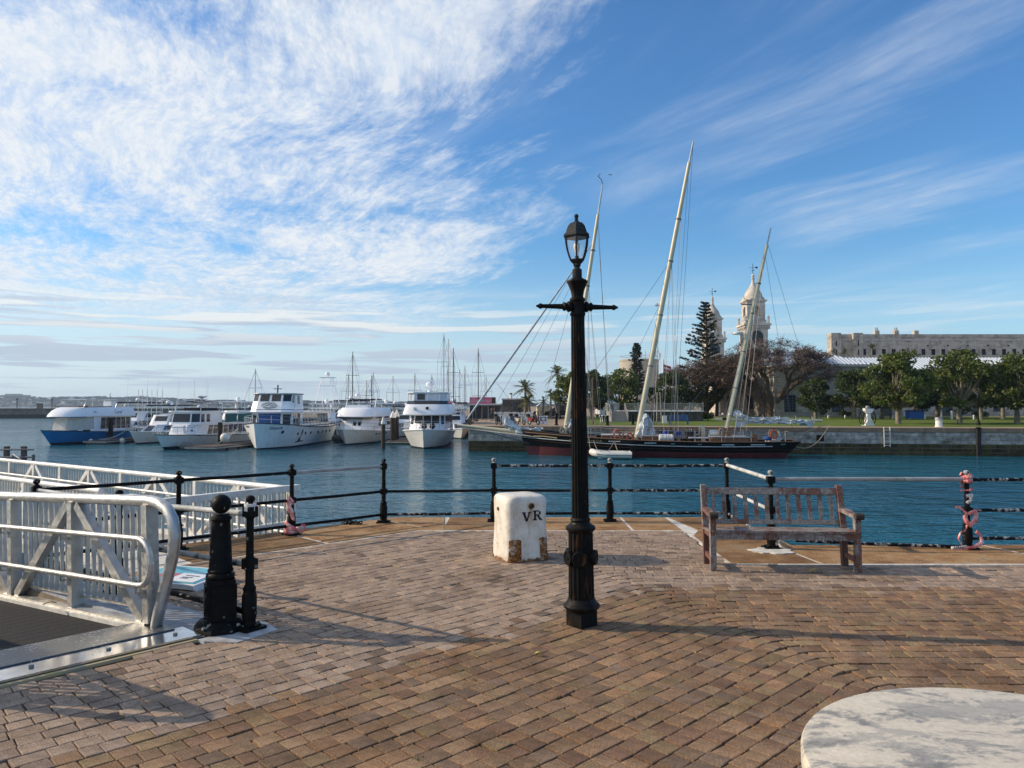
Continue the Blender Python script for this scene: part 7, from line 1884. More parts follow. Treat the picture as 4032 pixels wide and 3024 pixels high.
# ------------------------------------------------------------------ people
def person_mesh(pose):
    J = {'pel': (0, 0, .95, .135, .10), 'wst': (0, 0, 1.10, .125, .09), 'ch': (0, 0, 1.32, .155, .105), 'nk': (0, .0, 1.50, .055, .055), 'hd0': (0, -.01, 1.58, .075, .085), 'hd1': (0, -.015, 1.68, .085, .10), 'hd2': (0, -.005, 1.76, .06, .07)}
    E = [('pel', 'wst'), ('wst', 'ch'), ('ch', 'nk'), ('nk', 'hd0'), ('hd0', 'hd1'), ('hd1', 'hd2')]
    for s, k in ((-1, 'l'), (1, 'r')):
        J['sh' + k] = (s * .17, 0, 1.42, .065, .065)
        if pose == 'photo' : J['el' + k] = (s * .30, -.12, 1.28, .048, .048); J['wr' + k] = (s * .16, -.33, 1.48, .034, .034); J['ha' + k] = (s * .10, -.38, 1.54, .036, .03)
        elif pose == 'bent': J['el' + k] = (s * .26, -.02, 1.18, .048, .048); J['wr' + k] = (s * .14, -.24, 1.16, .034, .034); J['ha' + k] = (s * .08, -.31, 1.18, .036, .03)
        else: J['el' + k] = (s * .235, .03, 1.16, .048, .048); J['wr' + k] = (s * .25, -.05, .92, .034, .034); J['ha' + k] = (s * .245, -.08, .82, .034, .03)
        E += [('ch', 'sh' + k), ('sh' + k, 'el' + k), ('el' + k, 'wr' + k), ('wr' + k, 'ha' + k)]
        if pose == 'sit':
            J['hp' + k] = (s * .10, -.04, .90, .09, .09); J['kn' + k] = (s * .13, -.46, .90, .065, .065); J['an' + k] = (s * .13, -.46, .48, .045, .045); J['to' + k] = (s * .14, -.60, .44, .045, .035)
        else:
            J['hp' + k] = (s * .10, 0, .88, .092, .092); J['kn' + k] = (s * .12, -.02, .49, .064, .064); J['an' + k] = (s * .12, .02, .09, .044, .044); J['to' + k] = (s * .14, -.14, .04, .045, .036)
        E += [('pel', 'hp' + k), ('hp' + k, 'kn' + k), ('kn' + k, 'an' + k), ('an' + k, 'to' + k)]
    names = list(J); me = bpy.data.meshes.new('person'); me.from_pydata([J[n][:3] for n in names], [(names.index(a), names.index(b_)) for a, b_ in E], [])
    o = bpy.data.objects.new('person_tmp', me); C.objects.link(o)
    o.modifiers.new('skin', 'SKIN')
    sv = me.skin_vertices[0].data
    for i, n in enumerate(names): sv[i].radius = J[n][3:5]
    sv[names.index('pel')].use_root = True
    o.modifiers['skin'].use_smooth_shade = True; ss = o.modifiers.new('sub', 'SUBSURF'); ss.levels = 1; ss.render_levels = 1
    bpy.context.view_layer.update()
    r = bpy.data.meshes.new_from_object(o.evaluated_get(bpy.context.evaluated_depsgraph_get())); bpy.data.objects.remove(o)
    idx = []
    for p in r.polygons:
        x, y, z = p.center; sh_z = .52 if pose == 'sit' else .11
        hands = {'photo': z > 1.43 and y < -.24, 'bent': y < -.22 and z > 1.0}.get(pose, abs(x) > .19 and z < .97 and y > -.25)
        if z > 1.50 and y > -.2: k = 4 if (z > 1.70 or (y > .02 and z > 1.58)) else 3
        elif hands: k = 3
        elif z < sh_z: k = 0
        elif z < .98 and not (abs(x) > .2): k = 1
        else: k = 2
        idx.append(k)
    return r, idx
PM = {k: person_mesh(k) for k in ('stand', 'photo', 'bent', 'sit')}
for n_, c in (('skin_mid', (.30, .17, .11)), ('skin_light', (.45, .28, .2)), ('hair_dark', (.015, .011, .009)), ('cloth_black', (.014, .014, .016)), ('cloth_blue', (.015, .065, .33)), ('cloth_navy', (.02, .03, .07)), ('cloth_grey', (.10, .095, .09)), ('cloth_khaki', (.22, .18, .12)), ('cloth_red', (.30, .06, .06)), ('cloth_brown', (.09, .06, .045)), ('shoe_dark', (.02, .018, .016))):
    mat(n_, c, None, 8, .85)
def person(p, rz_, pose, top, legs, label, skin='skin_mid', k=1.0):
    me = PM[pose][0].copy(); me.materials.clear()
    for m_ in ('shoe_dark', legs, top, skin, 'hair_dark'): me.materials.append(M[m_])
    me.polygons.foreach_set('material_index', PM[pose][1])
    o = link('person', me, None, None, p, rz_); o.scale = (k, k, k); return tag(o, label, 'person')
def on_deck(u, v, off):
    q = SLp(u, v, off); q.z = dz + .02; return SP + Matrix.Rotation(SR, 3, 'Z') @ q
for u, off, rz_, pose, top, legs, lb in (
    (2606, .3, 80, 'stand', 'cloth_black', 'cloth_black', 'person in black beside a group in blue jackets on the schooner'),
    (2620, -.9, 160, 'bent', 'cloth_blue', 'cloth_blue', 'person in bright blue jacket and blue trousers by the life raft'),
    (2641, -.2, 200, 'stand', 'cloth_grey', 'cloth_navy', 'person in dark grey top facing the blue jacket group'),
    (2672, -.8, 10, 'stand', 'cloth_blue', 'cloth_khaki', 'person in bright blue shirt and khaki trousers standing alone amidships'),
    (2708, .5, 150, 'sit', 'cloth_black', 'cloth_black', 'person in black sitting on deck beside the black drums'),
    (2725, -.4, 190, 'stand', 'cloth_black', 'cloth_black', 'tall person all in black standing amidships'),
    (2745, .2, 90, 'stand', 'cloth_navy', 'cloth_brown', 'person in navy top standing behind a stooped one in grey'),
    (2757, -.6, 250, 'bent', 'cloth_grey', 'cloth_red', 'person in grey top and red trousers by the cream vents')):
    person(on_deck(u, 1738, off), R(rz_), pose, top, legs, lb, k=.97)
p = G(1937, 1660, FZ); person(p, R(160), 'photo', 'cloth_brown', 'cloth_black', 'person in brown jacket raising both arms on the pier')
p = D(2044, 1640, 84.5); p.z = D(0, 1625, 84).z - .85; person(p, R(180), 'sit', 'cloth_black', 'cloth_black', 'person in black sitting on the rim of the long white tank')
# black drums and table on deck
for u in (2690, 2715):
    q = SLp(u, 1738, -.3); MB().lathe([(.24, 0), (.26, .1), (.26, .75), (.24, .8)], 12, (q.x, -.3, dz)).build('deck_drum', BK, sch, 40)
q0, q1 = SLp(2712, 1724, -1), SLp(2790, 1724, -1); MB().bb(q0.x, q1.x, -1.4, -.6, q0.z - .03, q0.z + .04).build('deck_table', M['sail_white'], sch)

# ------------------------------------------------------------------ scooters and cars on the pier
mat('tyre', (.015, .015, .016), None, 8, .85); mat('scooter_red', (.28, .04, .035), None, 5, .3); mat('car_black', (.012, .014, .018), None, 5, .15); mat('car_blue', (.03, .05, .07), None, 5, .18); mat('scooter_cream', (.5, .45, .36), None, 5, .35)
def scooter(p, rz_, body, label):
    t = thing('scooter', label, 'scooter', p, rz_)
    for x in (-.62, .62):
        w = MB().ring([(x + .2 * math.cos(a), 0, .25 + .2 * math.sin(a)) for a in [2 * math.pi * i / 16 for i in range(17)]], .055, 6).build('wheel', M['tyre'], t, 60); MB().lathe([(.13, -.03), (.13, .03)], 12, (x, 0, .25), Matrix.Rotation(R(90), 3, 'X')).build('rim', M['stainless'], w)
    MB().frustum([Vector((x, -.15, z)) for x, z in ((-.75, .42), (-.2, .35), (-.1, .62), (-.78, .72))], [Vector((x, .15, z)) for x, z in ((-.75, .42), (-.2, .35), (-.1, .62), (-.78, .72))]).build('body', M[body], t)
    MB().bb(-.25, .35, -.16, .16, .27, .36).build('footboard', M['cloth_black'], t); MB().frustum([Vector((.32, y, .3)) for y in (-.18, .18)] + [Vector((.45, .12, .3)), Vector((.45, -.12, .3))], [Vector((.42, y, .9)) for y in (-.2, .2)] + [Vector((.52, .1, .9)), Vector((.52, -.1, .9))]).build('leg_shield', M[body], t)
    MB().bb(-.78, -.12, -.14, .14, .72, .82).build('seat', M['cloth_black'], t); MB().ring([(.6, 0, .3), (.46, 0, .98)], .035, 6).build('fork', M['stainless'], t)
    MB().ring([(.38, -.32, 1.02), (.46, -.1, .98), (.46, .1, .98), (.38, .32, 1.02)], .022, 6).build('handlebar', BK, t, 60); MB().ball((.54, 0, .86), .09, 8).build('headlamp', M['vinyl_clear'], t, 60)
    MB().bb(-1.0, -.72, -.17, .17, .78, 1.05).build('top_box', M['cloth_black'], t)
    for s in (-1, 1): MB().ring([(.42, s * .26, 1.02), (.40, s * .3, 1.2)], .01, 4).ball((.40, s * .31, 1.24), .06, 6).build('mirror', BK, t)
scooter(G(1963, 1674, FZ), R(-70), 'cloth_black', 'black scooter parked alone at the pier edge'); scooter(G(2020, 1669, FZ), R(-75), 'cloth_navy', 'dark scooter parked behind the dropped white sail'); scooter(G(2050, 1674, FZ), R(-60), 'scooter_cream', 'cream and red scooter beside the white tank'); scooter(G(2102, 1673, FZ), R(-50), 'scooter_red', 'red scooter parked beside the white notice board'); scooter(G(2112, 1662, FZ), R(-50), 'cloth_black', 'dark motorbike parked behind the red scooter')
def car(p, rz_, m_, label, van=False, k=1.0):
    t = thing('parked_car', label, 'car', p, rz_); hh = 1.75 if van else 1.42; L = 2.2
    body = [(-L, .32), (-L, .78), (-1.95, .92), (-1.1, 1.0), (1.3, .95), (L - .15, .85), (L, .6), (L, .32)]
    MB().frustum([Vector((x, -.86, z)) for x, z in body], [Vector((x, .86, z)) for x, z in body]).build('body', M[m_], t, 20)
    top = [(-2.0 if van else -1.75, .95), (-1.85 if van else -1.2, hh - .04), (-.6, hh), (.55, hh - .05), (1.25, .95)]
    ca = MB().frustum([Vector((x, -.80, z)) for x, z in top[:1]] + [Vector((x, -.68, z)) for x, z in top[1:4]] + [Vector((top[4][0], -.80, .95))], [Vector((x, .80, z)) for x, z in top[:1]] + [Vector((x, .68, z)) for x, z in top[1:4]] + [Vector((top[4][0], .80, .95))]).build('cabin', M[m_], t, 20)
    for s in (-1, 1):
        for (xa, xb) in ((-1.3, -.45), (-.35, .6)): MB().slab([Vector((xa, s * .83, 1.0)), Vector((xb + .2 * (xb > 0), s * .83, 1.0)), Vector((xb - .1, s * .73, hh - .12)), Vector((xa + .12, s * .73, hh - .12))], (0, s, 0), .03).build('window', WDK, t)
        for x in (-1.35, 1.35):
            w = MB().lathe([(.33, -.1), (.34, -.08), (.34, .08), (.33, .1)], 16, (x, s * .8, .33), Matrix.Rotation(R(90), 3, 'X')).build('wheel', M['tyre'], t, 40); MB().lathe([(.2, -.115), (.2, .115)], 12, (x, s * .8, .33), Matrix.Rotation(R(90), 3, 'X')).build('rim', M['stainless'], w, 40)
        MB().bb(L - .1, L + .02, s * .62 - .16, s * .62 + .16, .62, .76).build('headlight', M['vinyl_clear'], t); MB().bb(-L - .02, -L + .1, s * .66 - .1, s * .66 + .1, .66, .84).build('tail_light', M['scooter_red'], t)
    MB().slab([Vector((1.22, -.66, 1.0)), Vector((1.22, .66, 1.0)), Vector((.6, .58, hh - .1)), Vector((.6, -.58, hh - .1))], (.7, 0, .7), .04).build('windscreen', WDK, t)
    t.scale = (k, k, k)
car(G(2146, 1638, -.05), R(185), 'car_blue', 'dark blue saloon car parked by the palms'); car(G(2208, 1644, -.05), R(170), 'car_black', 'black van parked beside the lamp and leafy trees', True, 1.1); car(G(2440, 1640, .0) + Vector((0, 6, 0)), R(180), 'car_black', 'black car parked behind the deck steps', True)

# ------------------------------------------------------------------ trees
def m_leaf(name, cols, tr=.25):
    m, b, bs = pr(name, .55, 0, .3)
    geo = b.n('ShaderNodeNewGeometry'); rnd = geo.outputs['Random Per Island']
    n = b.noise(geo.outputs['Position'], .55, 3)
    c = b.ramp(b.math('ADD', b.math('MULTIPLY', rnd, .6), b.math('MULTIPLY', n, .4)), cols)
    b.put(bs.inputs['Base Color'], c)
    if tr:
        t = b.n('ShaderNodeBsdfTranslucent'); b.put(t.inputs[0], b.mix(1.0, c, (1.3, 1.5, .6), 'MULTIPLY')); mx = b.n('ShaderNodeMixShader'); mx.inputs[0].default_value = tr
        m.node_tree.links.new(bs.outputs[0], mx.inputs[1]); m.node_tree.links.new(t.outputs[0], mx.inputs[2]); m.node_tree.links.new(mx.outputs[0], m.node_tree.nodes['Material Output'].inputs[0])
m_leaf('leaf_green', [(.2, (.036, .052, .012)), (.5, (.080, .105, .022)), (.8, (.155, .175, .042))], .28); m_leaf('leaf_dark', [(.2, (.018, .030, .008)), (.5, (.042, .062, .015)), (.8, (.085, .105, .024))], .25)
m_leaf('leaf_brown', [(.2, (.055, .030, .020)), (.5, (.105, .058, .040)), (.8, (.15, .09, .064))], .1); m_leaf('leaf_pine', [(.2, (.008, .015, .007)), (.5, (.018, .028, .012)), (.8, (.035, .05, .018))], .05); m_leaf('leaf_palm', [(.2, (.035, .045, .012)), (.5, (.075, .085, .026)), (.8, (.14, .14, .05))], .2)
mat('bark_grey', (.27, .235, .18), (.15, .125, .09), 3, .95, bump=.6, bdist=.03); mat('bark_brown', (.145, .105, .075), (.075, .052, .036), 3, .95, bump=.6, bdist=.03); mat('bark_dark', (.06, .045, .032), (.03, .022, .016), 3, .95)
def leaf_clump(mb, c, r, k, s, rnd, flat=.75):
    for _ in range(k):
        d = Vector((rnd.gauss(0, 1), rnd.gauss(0, 1), rnd.gauss(0, 1))).normalized() * (r * rnd.random() ** .45)
        p = c + Vector((d.x, d.y, d.z * flat)); a = Vector((rnd.gauss(0, 1), rnd.gauss(0, 1), rnd.gauss(0, .8))).normalized(); b_ = a.orthogonal().normalized(); b_ = Matrix.Rotation(rnd.random() * 6.28, 3, a) @ b_; c2 = a.cross(b_)
        w, l = s * rnd.uniform(.6, 1.2), s * rnd.uniform(.8, 1.5)
        mb.v += [p - b_ * l * .5, p + c2 * w * .45, p + b_ * l * .5, p - c2 * w * .45]; k0 = len(mb.v) - 4; mb.f.append((k0, k0 + 1, k0 + 2, k0 + 3))
def quick(mb, name, m, par):
    me = bpy.data.meshes.new(name); me.from_pydata([tuple(p) for p in mb.v], [], mb.f); return link(name, me, m, par)
def tree(p, H, W, label, seed, leaf='leaf_green', bark='bark_grey', trunk=.24, clear=.25, k=7000, ls=.27, flat=.75, group=None, clumps=64, cat='tree', lean=0.0, depth=1.0):
    rnd = random.Random(seed); t = thing('leafy_tree', label, cat, p, 0, group); tb_ = MB(); fk = Vector((lean, 0, H * clear))
    tb_.ring([(0, 0, -.3), (rnd.uniform(-.1, .1), 0, H * clear * .5), fk], [trunk * 1.25, trunk, trunk * .85], 8)
    cr_ = MB(); cs = []
    for i in range(clumps):
        an = rnd.uniform(0, 6.283); rr = (rnd.random() ** .5); zz = rnd.uniform(0, 1)
        prof = math.sin(math.pi * (.26 + .70 * zz)) ** .6
        c = Vector((lean * 1.5 + W / 2 * .86 * rr * prof * math.cos(an), W / 2 * .86 * depth * rr * prof * math.sin(an), H * clear * 1.02 + (H * (1 - clear) * .94) * zz * (.9 + .1 * rnd.random())))
        cs.append(c)
    for i, c in enumerate(cs):
        leaf_clump(cr_, c, W * rnd.uniform(.08, .15), k // clumps, ls, rnd, flat)
        if i % 3 != 2:
            mid = fk.lerp(c, .5) + Vector((rnd.uniform(-.3, .3), rnd.uniform(-.3, .3), -.25)); tb_.ring([fk - Vector((0, 0, .1)), mid, c], [trunk * .5, trunk * .26, trunk * .08], 5, False)
    tb_.build('trunk', M[bark], t, 60); quick(cr_, 'crown', M[leaf], t); return t
rt = 'trees in the row along the quay lawn'
def tr_at(u, v, vt, wpx, label, seed, z=None, **kw):
    p = G(u, v, FZ); z = lawn_z(p.y) if z is None else z; p = G(u, v, z); H = D(u, vt, p.y).z - z; W = wpx * p.y / FPX
    return tree(p, H, W, label, seed, **kw)
tr_at(3539, 1668, 1388, 290, 'leafy green tree with pale crooked trunk just past the white hand crane', 31, group=rt); tr_at(3780, 1666, 1378, 310, 'leafy green tree with spreading limbs behind the short white post', 32, group=rt); tr_at(4005, 1668, 1393, 290, 'leafy green tree beyond the black fender pile', 33, group=rt); tr_at(4240, 1668, 1385, 240, 'leafy green tree at the end of the lawn row past the fender pile', 34, group=rt)
bt_ = 'trees of the second row behind the quay lawn'; lb2 = 'darker leafy tree of the second row before the stone building'
for i, (u, v, vt, w) in enumerate(((3366, 1648, 1450, 215), (3690, 1644, 1440, 230), (3865, 1650, 1425, 215), (3212, 1646, 1490, 170), (3475, 1646, 1470, 180), (3600, 1645, 1450, 190), (3950, 1647, 1430, 200), (4110, 1648, 1430, 190))): tr_at(u, v, vt, w, lb2, 41 + i, group=bt_, leaf='leaf_dark', k=6000)
tr_at(2265, 1645, 1448, 190, 'dense dark green tree beside the black van', 51, leaf='leaf_green', clear=.2, k=6500); tr_at(2325, 1648, 1455, 170, 'dense tree with grey trunk behind the striped drums', 52, leaf='leaf_dark', clear=.22, k=6000); tr_at(2440, 1640, 1448, 215, 'rounded dense tree behind the timber steps', 53, leaf='leaf_green', clear=.18, k=7000)
tr_at(2640, 1640, 1462, 195, 'dense dark tree behind the timber deck', 54, leaf='leaf_dark', clear=.2, k=6500); tr_at(2770, 1638, 1480, 170, 'dark spreading tree with two trunks beside the sunlit annex', 55, leaf='leaf_dark', bark='bark_dark', clear=.3, k=6000)
# great bare poinciana: branching skeleton with fine twigs
def bare_tree(p, H, W, label, seed, leafy=900, bark='bark_brown', trunk=1.0, depth=6, spread=1.0, fill=2600, vase=True):
    rnd = random.Random(seed); t = thing('bare_tree', label, 'tree', p); tb_ = MB(); tw = MB(); tips = []
    def grow(q, d, L, r, lev):
        e = q + d * L; md = q.lerp(e, .5) + Vector((rnd.uniform(-1, 1), rnd.uniform(-1, 1), rnd.uniform(-.4, .4))) * L * .10
        (tb_ if lev < 4 else tw).ring([q, md, e], [r, r * .84, r * .68], 7 if lev < 2 else 4, False)
        if lev >= depth: tips.append(e); return
        for i in range(2 if lev < 1 else rnd.choice((2, 3, 3))):
            ax = Vector((rnd.gauss(0, 1), rnd.gauss(0, 1), rnd.gauss(0, .6))).normalized(); nd = (Matrix.Rotation(rnd.uniform(.35, .75) * rnd.choice((-1, 1)), 3, ax) @ d); nd.z = nd.z * .72 + .10 + (.25 if e.z < H * .4 else -.08 if e.z > H * .75 else 0); nd.normalize()
            if e.z > H * .93: nd.z = min(nd.z, .05)
            grow(e, nd, L * rnd.uniform(.62, .82), r * .62, lev + 1)
    if vase:
        for i in range(9):
            an = i / 9 * 6.283 + rnd.uniform(-.3, .3); d = Vector((math.cos(an) * .62 * spread, math.sin(an) * .45, .75)).normalized(); b0 = Vector((math.cos(an) * trunk * .55, math.sin(an) * trunk * .5, -.3)); e = b0 * .8 + Vector((0, 0, H * .12))
            tb_.ring([b0, e, e + d * H * .16], [trunk * .62, trunk * .46, trunk * .34], 8, False); grow(e + d * H * .16, d, H * .21, trunk * .30, 1)
    else:
        tb_.ring([(0, 0, -.3), (0, 0, H * .28)], [trunk, trunk * .8], 8); grow(Vector((0, 0, H * .28)), Vector((.1, 0, 1)).normalized(), H * .2, trunk * .6, 0)
    cap = max(q.z for q in tips); k = min(1.0, H / cap)
    xm = max(abs(q.x) for q in tips); kx = min(1.25, W / 2 / xm)
    for mb in (tb_, tw):
        for q in mb.v:
            if q.z > H * .12: f = min(1, (q.z - H * .12) / (H * .25)); q.x *= 1 + (kx - 1) * f; q.y *= 1 + (kx - 1) * f; q.z = H * .12 + (q.z - H * .12) * (1 + (k - 1) * f)
    tips = [Vector((q.x * kx, q.y * kx, H * .12 + (q.z - H * .12) * k)) for q in tips]
    tb_.build('trunk', M[bark], t, 60); 
    for q in tips:   # twig sprays
        for _ in range(max(1, fill // len(tips))):
            d = Vector((rnd.gauss(0, 1), rnd.gauss(0, 1), rnd.gauss(.1, .8))).normalized() * rnd.uniform(.35, 1.0); e = q + d; s_ = d.orthogonal().normalized() * .022
            tw.add([q - s_, q + s_, e + s_ * .4], [(0, 1, 2)]); 
    quick(tw, 'twigs', M[bark], t)
    cr_ = MB()
    for q in tips: leaf_clump(cr_, q + Vector((0, 0, -.1)), .75, max(1, leafy // len(tips)), .17, rnd, .6)
    for _ in range(int(W * 26)):                       # umbrella of fine twigs between the limbs
        an = rnd.uniform(0, 6.283); rr = rnd.random() ** .55; q = Vector((W / 2 * rr * math.cos(an), W / 2 * .7 * rr * math.sin(an), H * (.97 - .42 * rr ** 2.2) - rnd.random() ** 1.5 * H * .22))
        for _ in range(7):
            d = Vector((rnd.gauss(0, 1), rnd.gauss(0, 1), rnd.gauss(.1, .7))).normalized() * rnd.uniform(.4, 1.1); s_ = d.orthogonal().normalized() * .025
            cr_.add([q - s_, q + s_, q + d + s_ * .4, q + d - s_ * .4], [(0, 1, 2, 3)])
        leaf_clump(cr_, q, .6, 9, .15, rnd, .6)
    quick(cr_, 'crown', M['leaf_brown'], t); return t
bp_ = G(3035, 1641, .1); bare_tree(bp_, D(0, 1322, bp_.y).z - .1, 560 * bp_.y / FPX, 'great spreading bare brown tree with many stems before the clock tower', 67, 9000, trunk=1.25, fill=14000)
bp2 = G(2800, 1640, .1) + Vector((0, 3, 0)); bare_tree(bp2, D(0, 1405, bp2.y).z - .1, 380 * bp2.y / FPX, 'low bare brown tree with dark leaves below the tall pine', 64, 7000, 'bark_brown', .55, 6, fill=8000)
tr_at(2822, 1638, 1402, 170, 'dark evergreen tree growing among the bare branches', 56, leaf='leaf_dark', bark='bark_dark', clear=.55, k=2200)
# norfolk pines
def norfolk(p, H, W, label, seed, gap=1.0, skew=0.0):
    rnd = random.Random(seed); t = thing('norfolk_pine', label, 'tree', p); MB().ring([(0, 0, -.3), (.05, 0, H * .5), (0, 0, H * .98)], [H * .016, H * .011, .04], 7).build('trunk', M['bark_dark'], t, 60); cr_ = MB(); br2 = MB(); z = H * .28
    while z < H * .985:
        f = (z / H - .28) / .70; L = W / 2 * (1.05 - f ** 1.6 * .85) * rnd.uniform(.8, 1.1); n = 6
        a0 = rnd.uniform(0, 6.28)
        for i in range(n):
            if rnd.random() < .14: continue
            an = a0 + i * 6.283 / n + rnd.uniform(-.2, .2); Li = L * rnd.uniform(.65, 1.1) * (1 + skew * -math.cos(an)); d = Vector((math.cos(an), math.sin(an), 0)); pts = [Vector((0, 0, z)) + d * Li * s + Vector((0, 0, .16 * Li * s * s * 1.8)) for s in (0, .5, 1)]; br2.ring(pts, [.05, .035, .02], 4, False)
            for s in range(int(7 * max(1, Li / 1.2))):
                q = pts[0].lerp(pts[2], .22 + .78 * rnd.random()); leaf_clump(cr_, q + Vector((0, 0, .08)), .24, 7, .22, rnd, .7)
        z += H * .042 * gap * (1 - .35 * f)
    br2.build('branches', M['bark_dark'], t); quick(cr_, 'crown', M['leaf_pine'], t); return t
np_ = D(2784, 1600, 118); norfolk(Vector((np_.x, 118, .2)), D(0, 1186, 118).z - .2, 178 * 118 / FPX, 'tall dark norfolk pine beside the clock tower', 71, skew=.25); np_ = D(2508, 1600, 125); norfolk(Vector((np_.x, 125, .2)), D(0, 1350, 125).z - .2, 100 * 125 / FPX, 'smaller norfolk pine in front of the water tank', 72)
# palms
def palm(p, H, R_, label, seed, n=26, fan=False, group=None, droop=1.0):
    rnd = random.Random(seed); t = thing('palm_tree', label, 'palm', p, 0, group); bend = rnd.uniform(-.4, .4); MB().ring([(0, 0, -.3), (bend * .2, 0, H * .4), (bend, 0, H)], [.24, .17, .13], 8).build('trunk', M['bark_grey'], t, 60)
    cr_ = MB(); top = Vector((bend, 0, H))
    for i in range(n):
        an = rnd.uniform(0, 6.283); el = rnd.uniform(-.5, 1.35); L = R_ * rnd.uniform(.8, 1.1); d = Vector((math.cos(an) * math.cos(el), math.sin(an) * math.cos(el), math.sin(el))); prev = top; pts = [top]
        for s in range(1, 8):
            q = top + d * (L * s / 7) + Vector((0, 0, -droop * .42 * L * (s / 7) ** 2)); pts.append(q)
        for s in range(7):
            a, c = pts[s], pts[s + 1]; dd = (c - a).normalized(); sd = dd.cross(Vector((0, 0, 1)));
            if sd.length < .05: sd = Vector((1, 0, 0))
            sd.normalize(); w = (.62 if not fan else .5) * R_ * .3 * math.sin(math.pi * min(.95, .18 + s / 7 * .8))
            for k in range(2):
                q = a.lerp(c, .25 + .5 * k)
                for sg2 in (-1, 1):
                    e = q + sd * sg2 * w + dd * w * .55 + Vector((0, 0, -w * .45)); cr_.v += [q - dd * .05, q + dd * .05, e]; m0_ = len(cr_.v) - 3; cr_.f.append((m0_, m0_ + 1, m0_ + 2))
            cr_.v += [a - sd * .02, a + sd * .02, c]; m0_ = len(cr_.v) - 3; cr_.f.append((m0_, m0_ + 1, m0_ + 2))
    quick(cr_, 'crown', M['leaf_palm'], t); return t
def palm_at(u, vt, y, rp, label, seed, z=0.0, **k): q = D(u, vt, y); return palm(Vector((q.x, y, z)), q.z - z, rp * y / FPX, label, seed, **k)
palm_at(2068, 1528, 96, 62, 'tall ragged palm behind the block store', 81, n=34); palm_at(2088, 1575, 92, 48, 'short dense palm beside the block store', 82, n=30); palm_at(2168, 1548, 112, 34, 'slim palm by the yellow cottage', 83, n=20); palm_at(2136, 1580, 104, 36, 'low palm before the yellow cottage', 84, n=18); palm_at(2200, 1470, 112, 62, 'tall palm rising out of the leafy trees', 85, n=24); palm_at(2195, 1585, 108, 28, 'small palm behind the dark saloon car', 89, n=14)
palm_at(3430, 1372, 205, 32, 'fan palm standing before the ridge barracks', 86, z=4, n=34, fan=True, droop=.6); palm_at(3330, 1388, 195, 26, 'low fan palm beside the barracks turret', 87, z=4, n=30, fan=True, droop=.6); palm_at(3285, 1385, 195, 20, 'small fan palm peeping over the white roof', 88, z=4, n=24, fan=True, droop=.6)
# shrubs along the building and lawn
for i, (u, v, w, hgt, lb) in enumerate(((3860, 1648, 70, 1.0, 'clipped green hedge shrub under the far window'), (3240, 1645, 40, 1.4, 'dark rounded shrub at the pavilion corner'), (3330, 1646, 50, 1.3, 'dark shrub before the stone pavilion wall'), (3790, 1640, 60, 1.8, 'spiky dark shrub beside the pavilion door'), (2788, 1655, 60, .9, 'dark shrub at the end of the deck base'), (2245, 1638, 50, 1.6, 'dark shrub beside the black van'))):
    p = G(u, v, lawn_z(100)); t = thing('shrub', lb, 'shrub', p); rnd = random.Random(90 + i); cr_ = MB(); W = w * p.y / FPX
    for k in range(9): leaf_clump(cr_, Vector((rnd.uniform(-.4, .4) * W, rnd.uniform(-.3, .3), hgt * rnd.uniform(.3, .8))), W * .2, 60, .18, rnd)
    quick(cr_, 'crown', M['leaf_dark'], t); MB().ring([(0, 0, -.1), (0, 0, hgt * .4)], .06, 5).build('trunk', M['bark_dark'], t)
# white marker posts and bins on the lawn edge
wg = 'short white marker posts along the back of the lawn'
for u, v, hh in ((3262, 1648, .4), (3328, 1648, .4), (3456, 1649, .45), (3518, 1649, .5), (3581, 1650, .5), (3641, 1650, .5), (3708, 1646, 1.1), (3748, 1651, 1.0), (3835, 1651, .5), (3770, 1650, .45)):
    o = MB().bb(-.09, .09, -.09, .09, -.05, hh).add([(-.09, -.09, hh), (.09, -.09, hh), (.09, .09, hh), (-.09, .09, hh), (0, 0, hh + .08)], [(0, 1, 4), (1, 2, 4), (2, 3, 4), (3, 0, 4)]).build('marker_post', M['white_cap'], None, False, G(u, v, lawn_z(95))); tag(o, 'short white wooden marker post at the back of the lawn', 'post', wg)
bn = thing('blue_skip', 'blue covered bin beside the pavilion wall', 'bin', G(3602, 1651, lawn_z(100)), 0); MB().bb(-.9, .9, -.5, .5, .1, 1.0).build('body', M['canvas_blue'], bn); MB().bb(-.95, .95, -.55, .55, 1.0, 1.12).build('lid', M['canvas_navy'], bn)
pg = thing('pergola_frame', 'thin dark timber frame before the pavilion wall', 'frame', G(3230, 1650, lawn_z(95)))
for i in range(4): MB().bb(i * 3.0 - .05, i * 3.0 + .05, -.05, .05, 0, 2.1).build('post', M['bark_dark'], pg)
MB().bb(-.1, 9.1, -.06, .06, 2.1, 2.2).build('beam', M['bark_dark'], pg)

# ------------------------------------------------------------------ breakwater and distant shore
mat('breakwater_stone', (.22, .20, .175), (.12, .11, .095), .5, .95); mat('breakwater_dark', (.05, .045, .04), None, .5, .9)
bw = thing('breakwater', 'long low stone breakwater with dark waterline beyond the marina', 'breakwater', (0, 258, WZ))
MB().bb(-260, -72, 0, 9, 1.0, 3.1).build('upper_wall', M['breakwater_stone'], bw); MB().bb(-260, -72, -1.6, 9, -2, 1.25).build('lower_step', M['breakwater_dark'], bw); MB().bb(-260, -72, -.3, 9.2, 3.1, 3.35).build('coping', M['cap_stone'], bw)
MB().bb(-72, 0, 0, 9, -2, 3.0).build('outer_wall', M['breakwater_stone'], bw)
for i in range(60): x = -258 + i * 4; MB().ring([(x, 1, 3.3), (x, 1, 4.3)], .06, 4).build('rail_post', M['grey_steel'], bw)
for z in (3.8, 4.3): MB().ring([(-258, 1, z), (-20, 1, z)], .04, 4).build('rail', M['grey_steel'], bw)
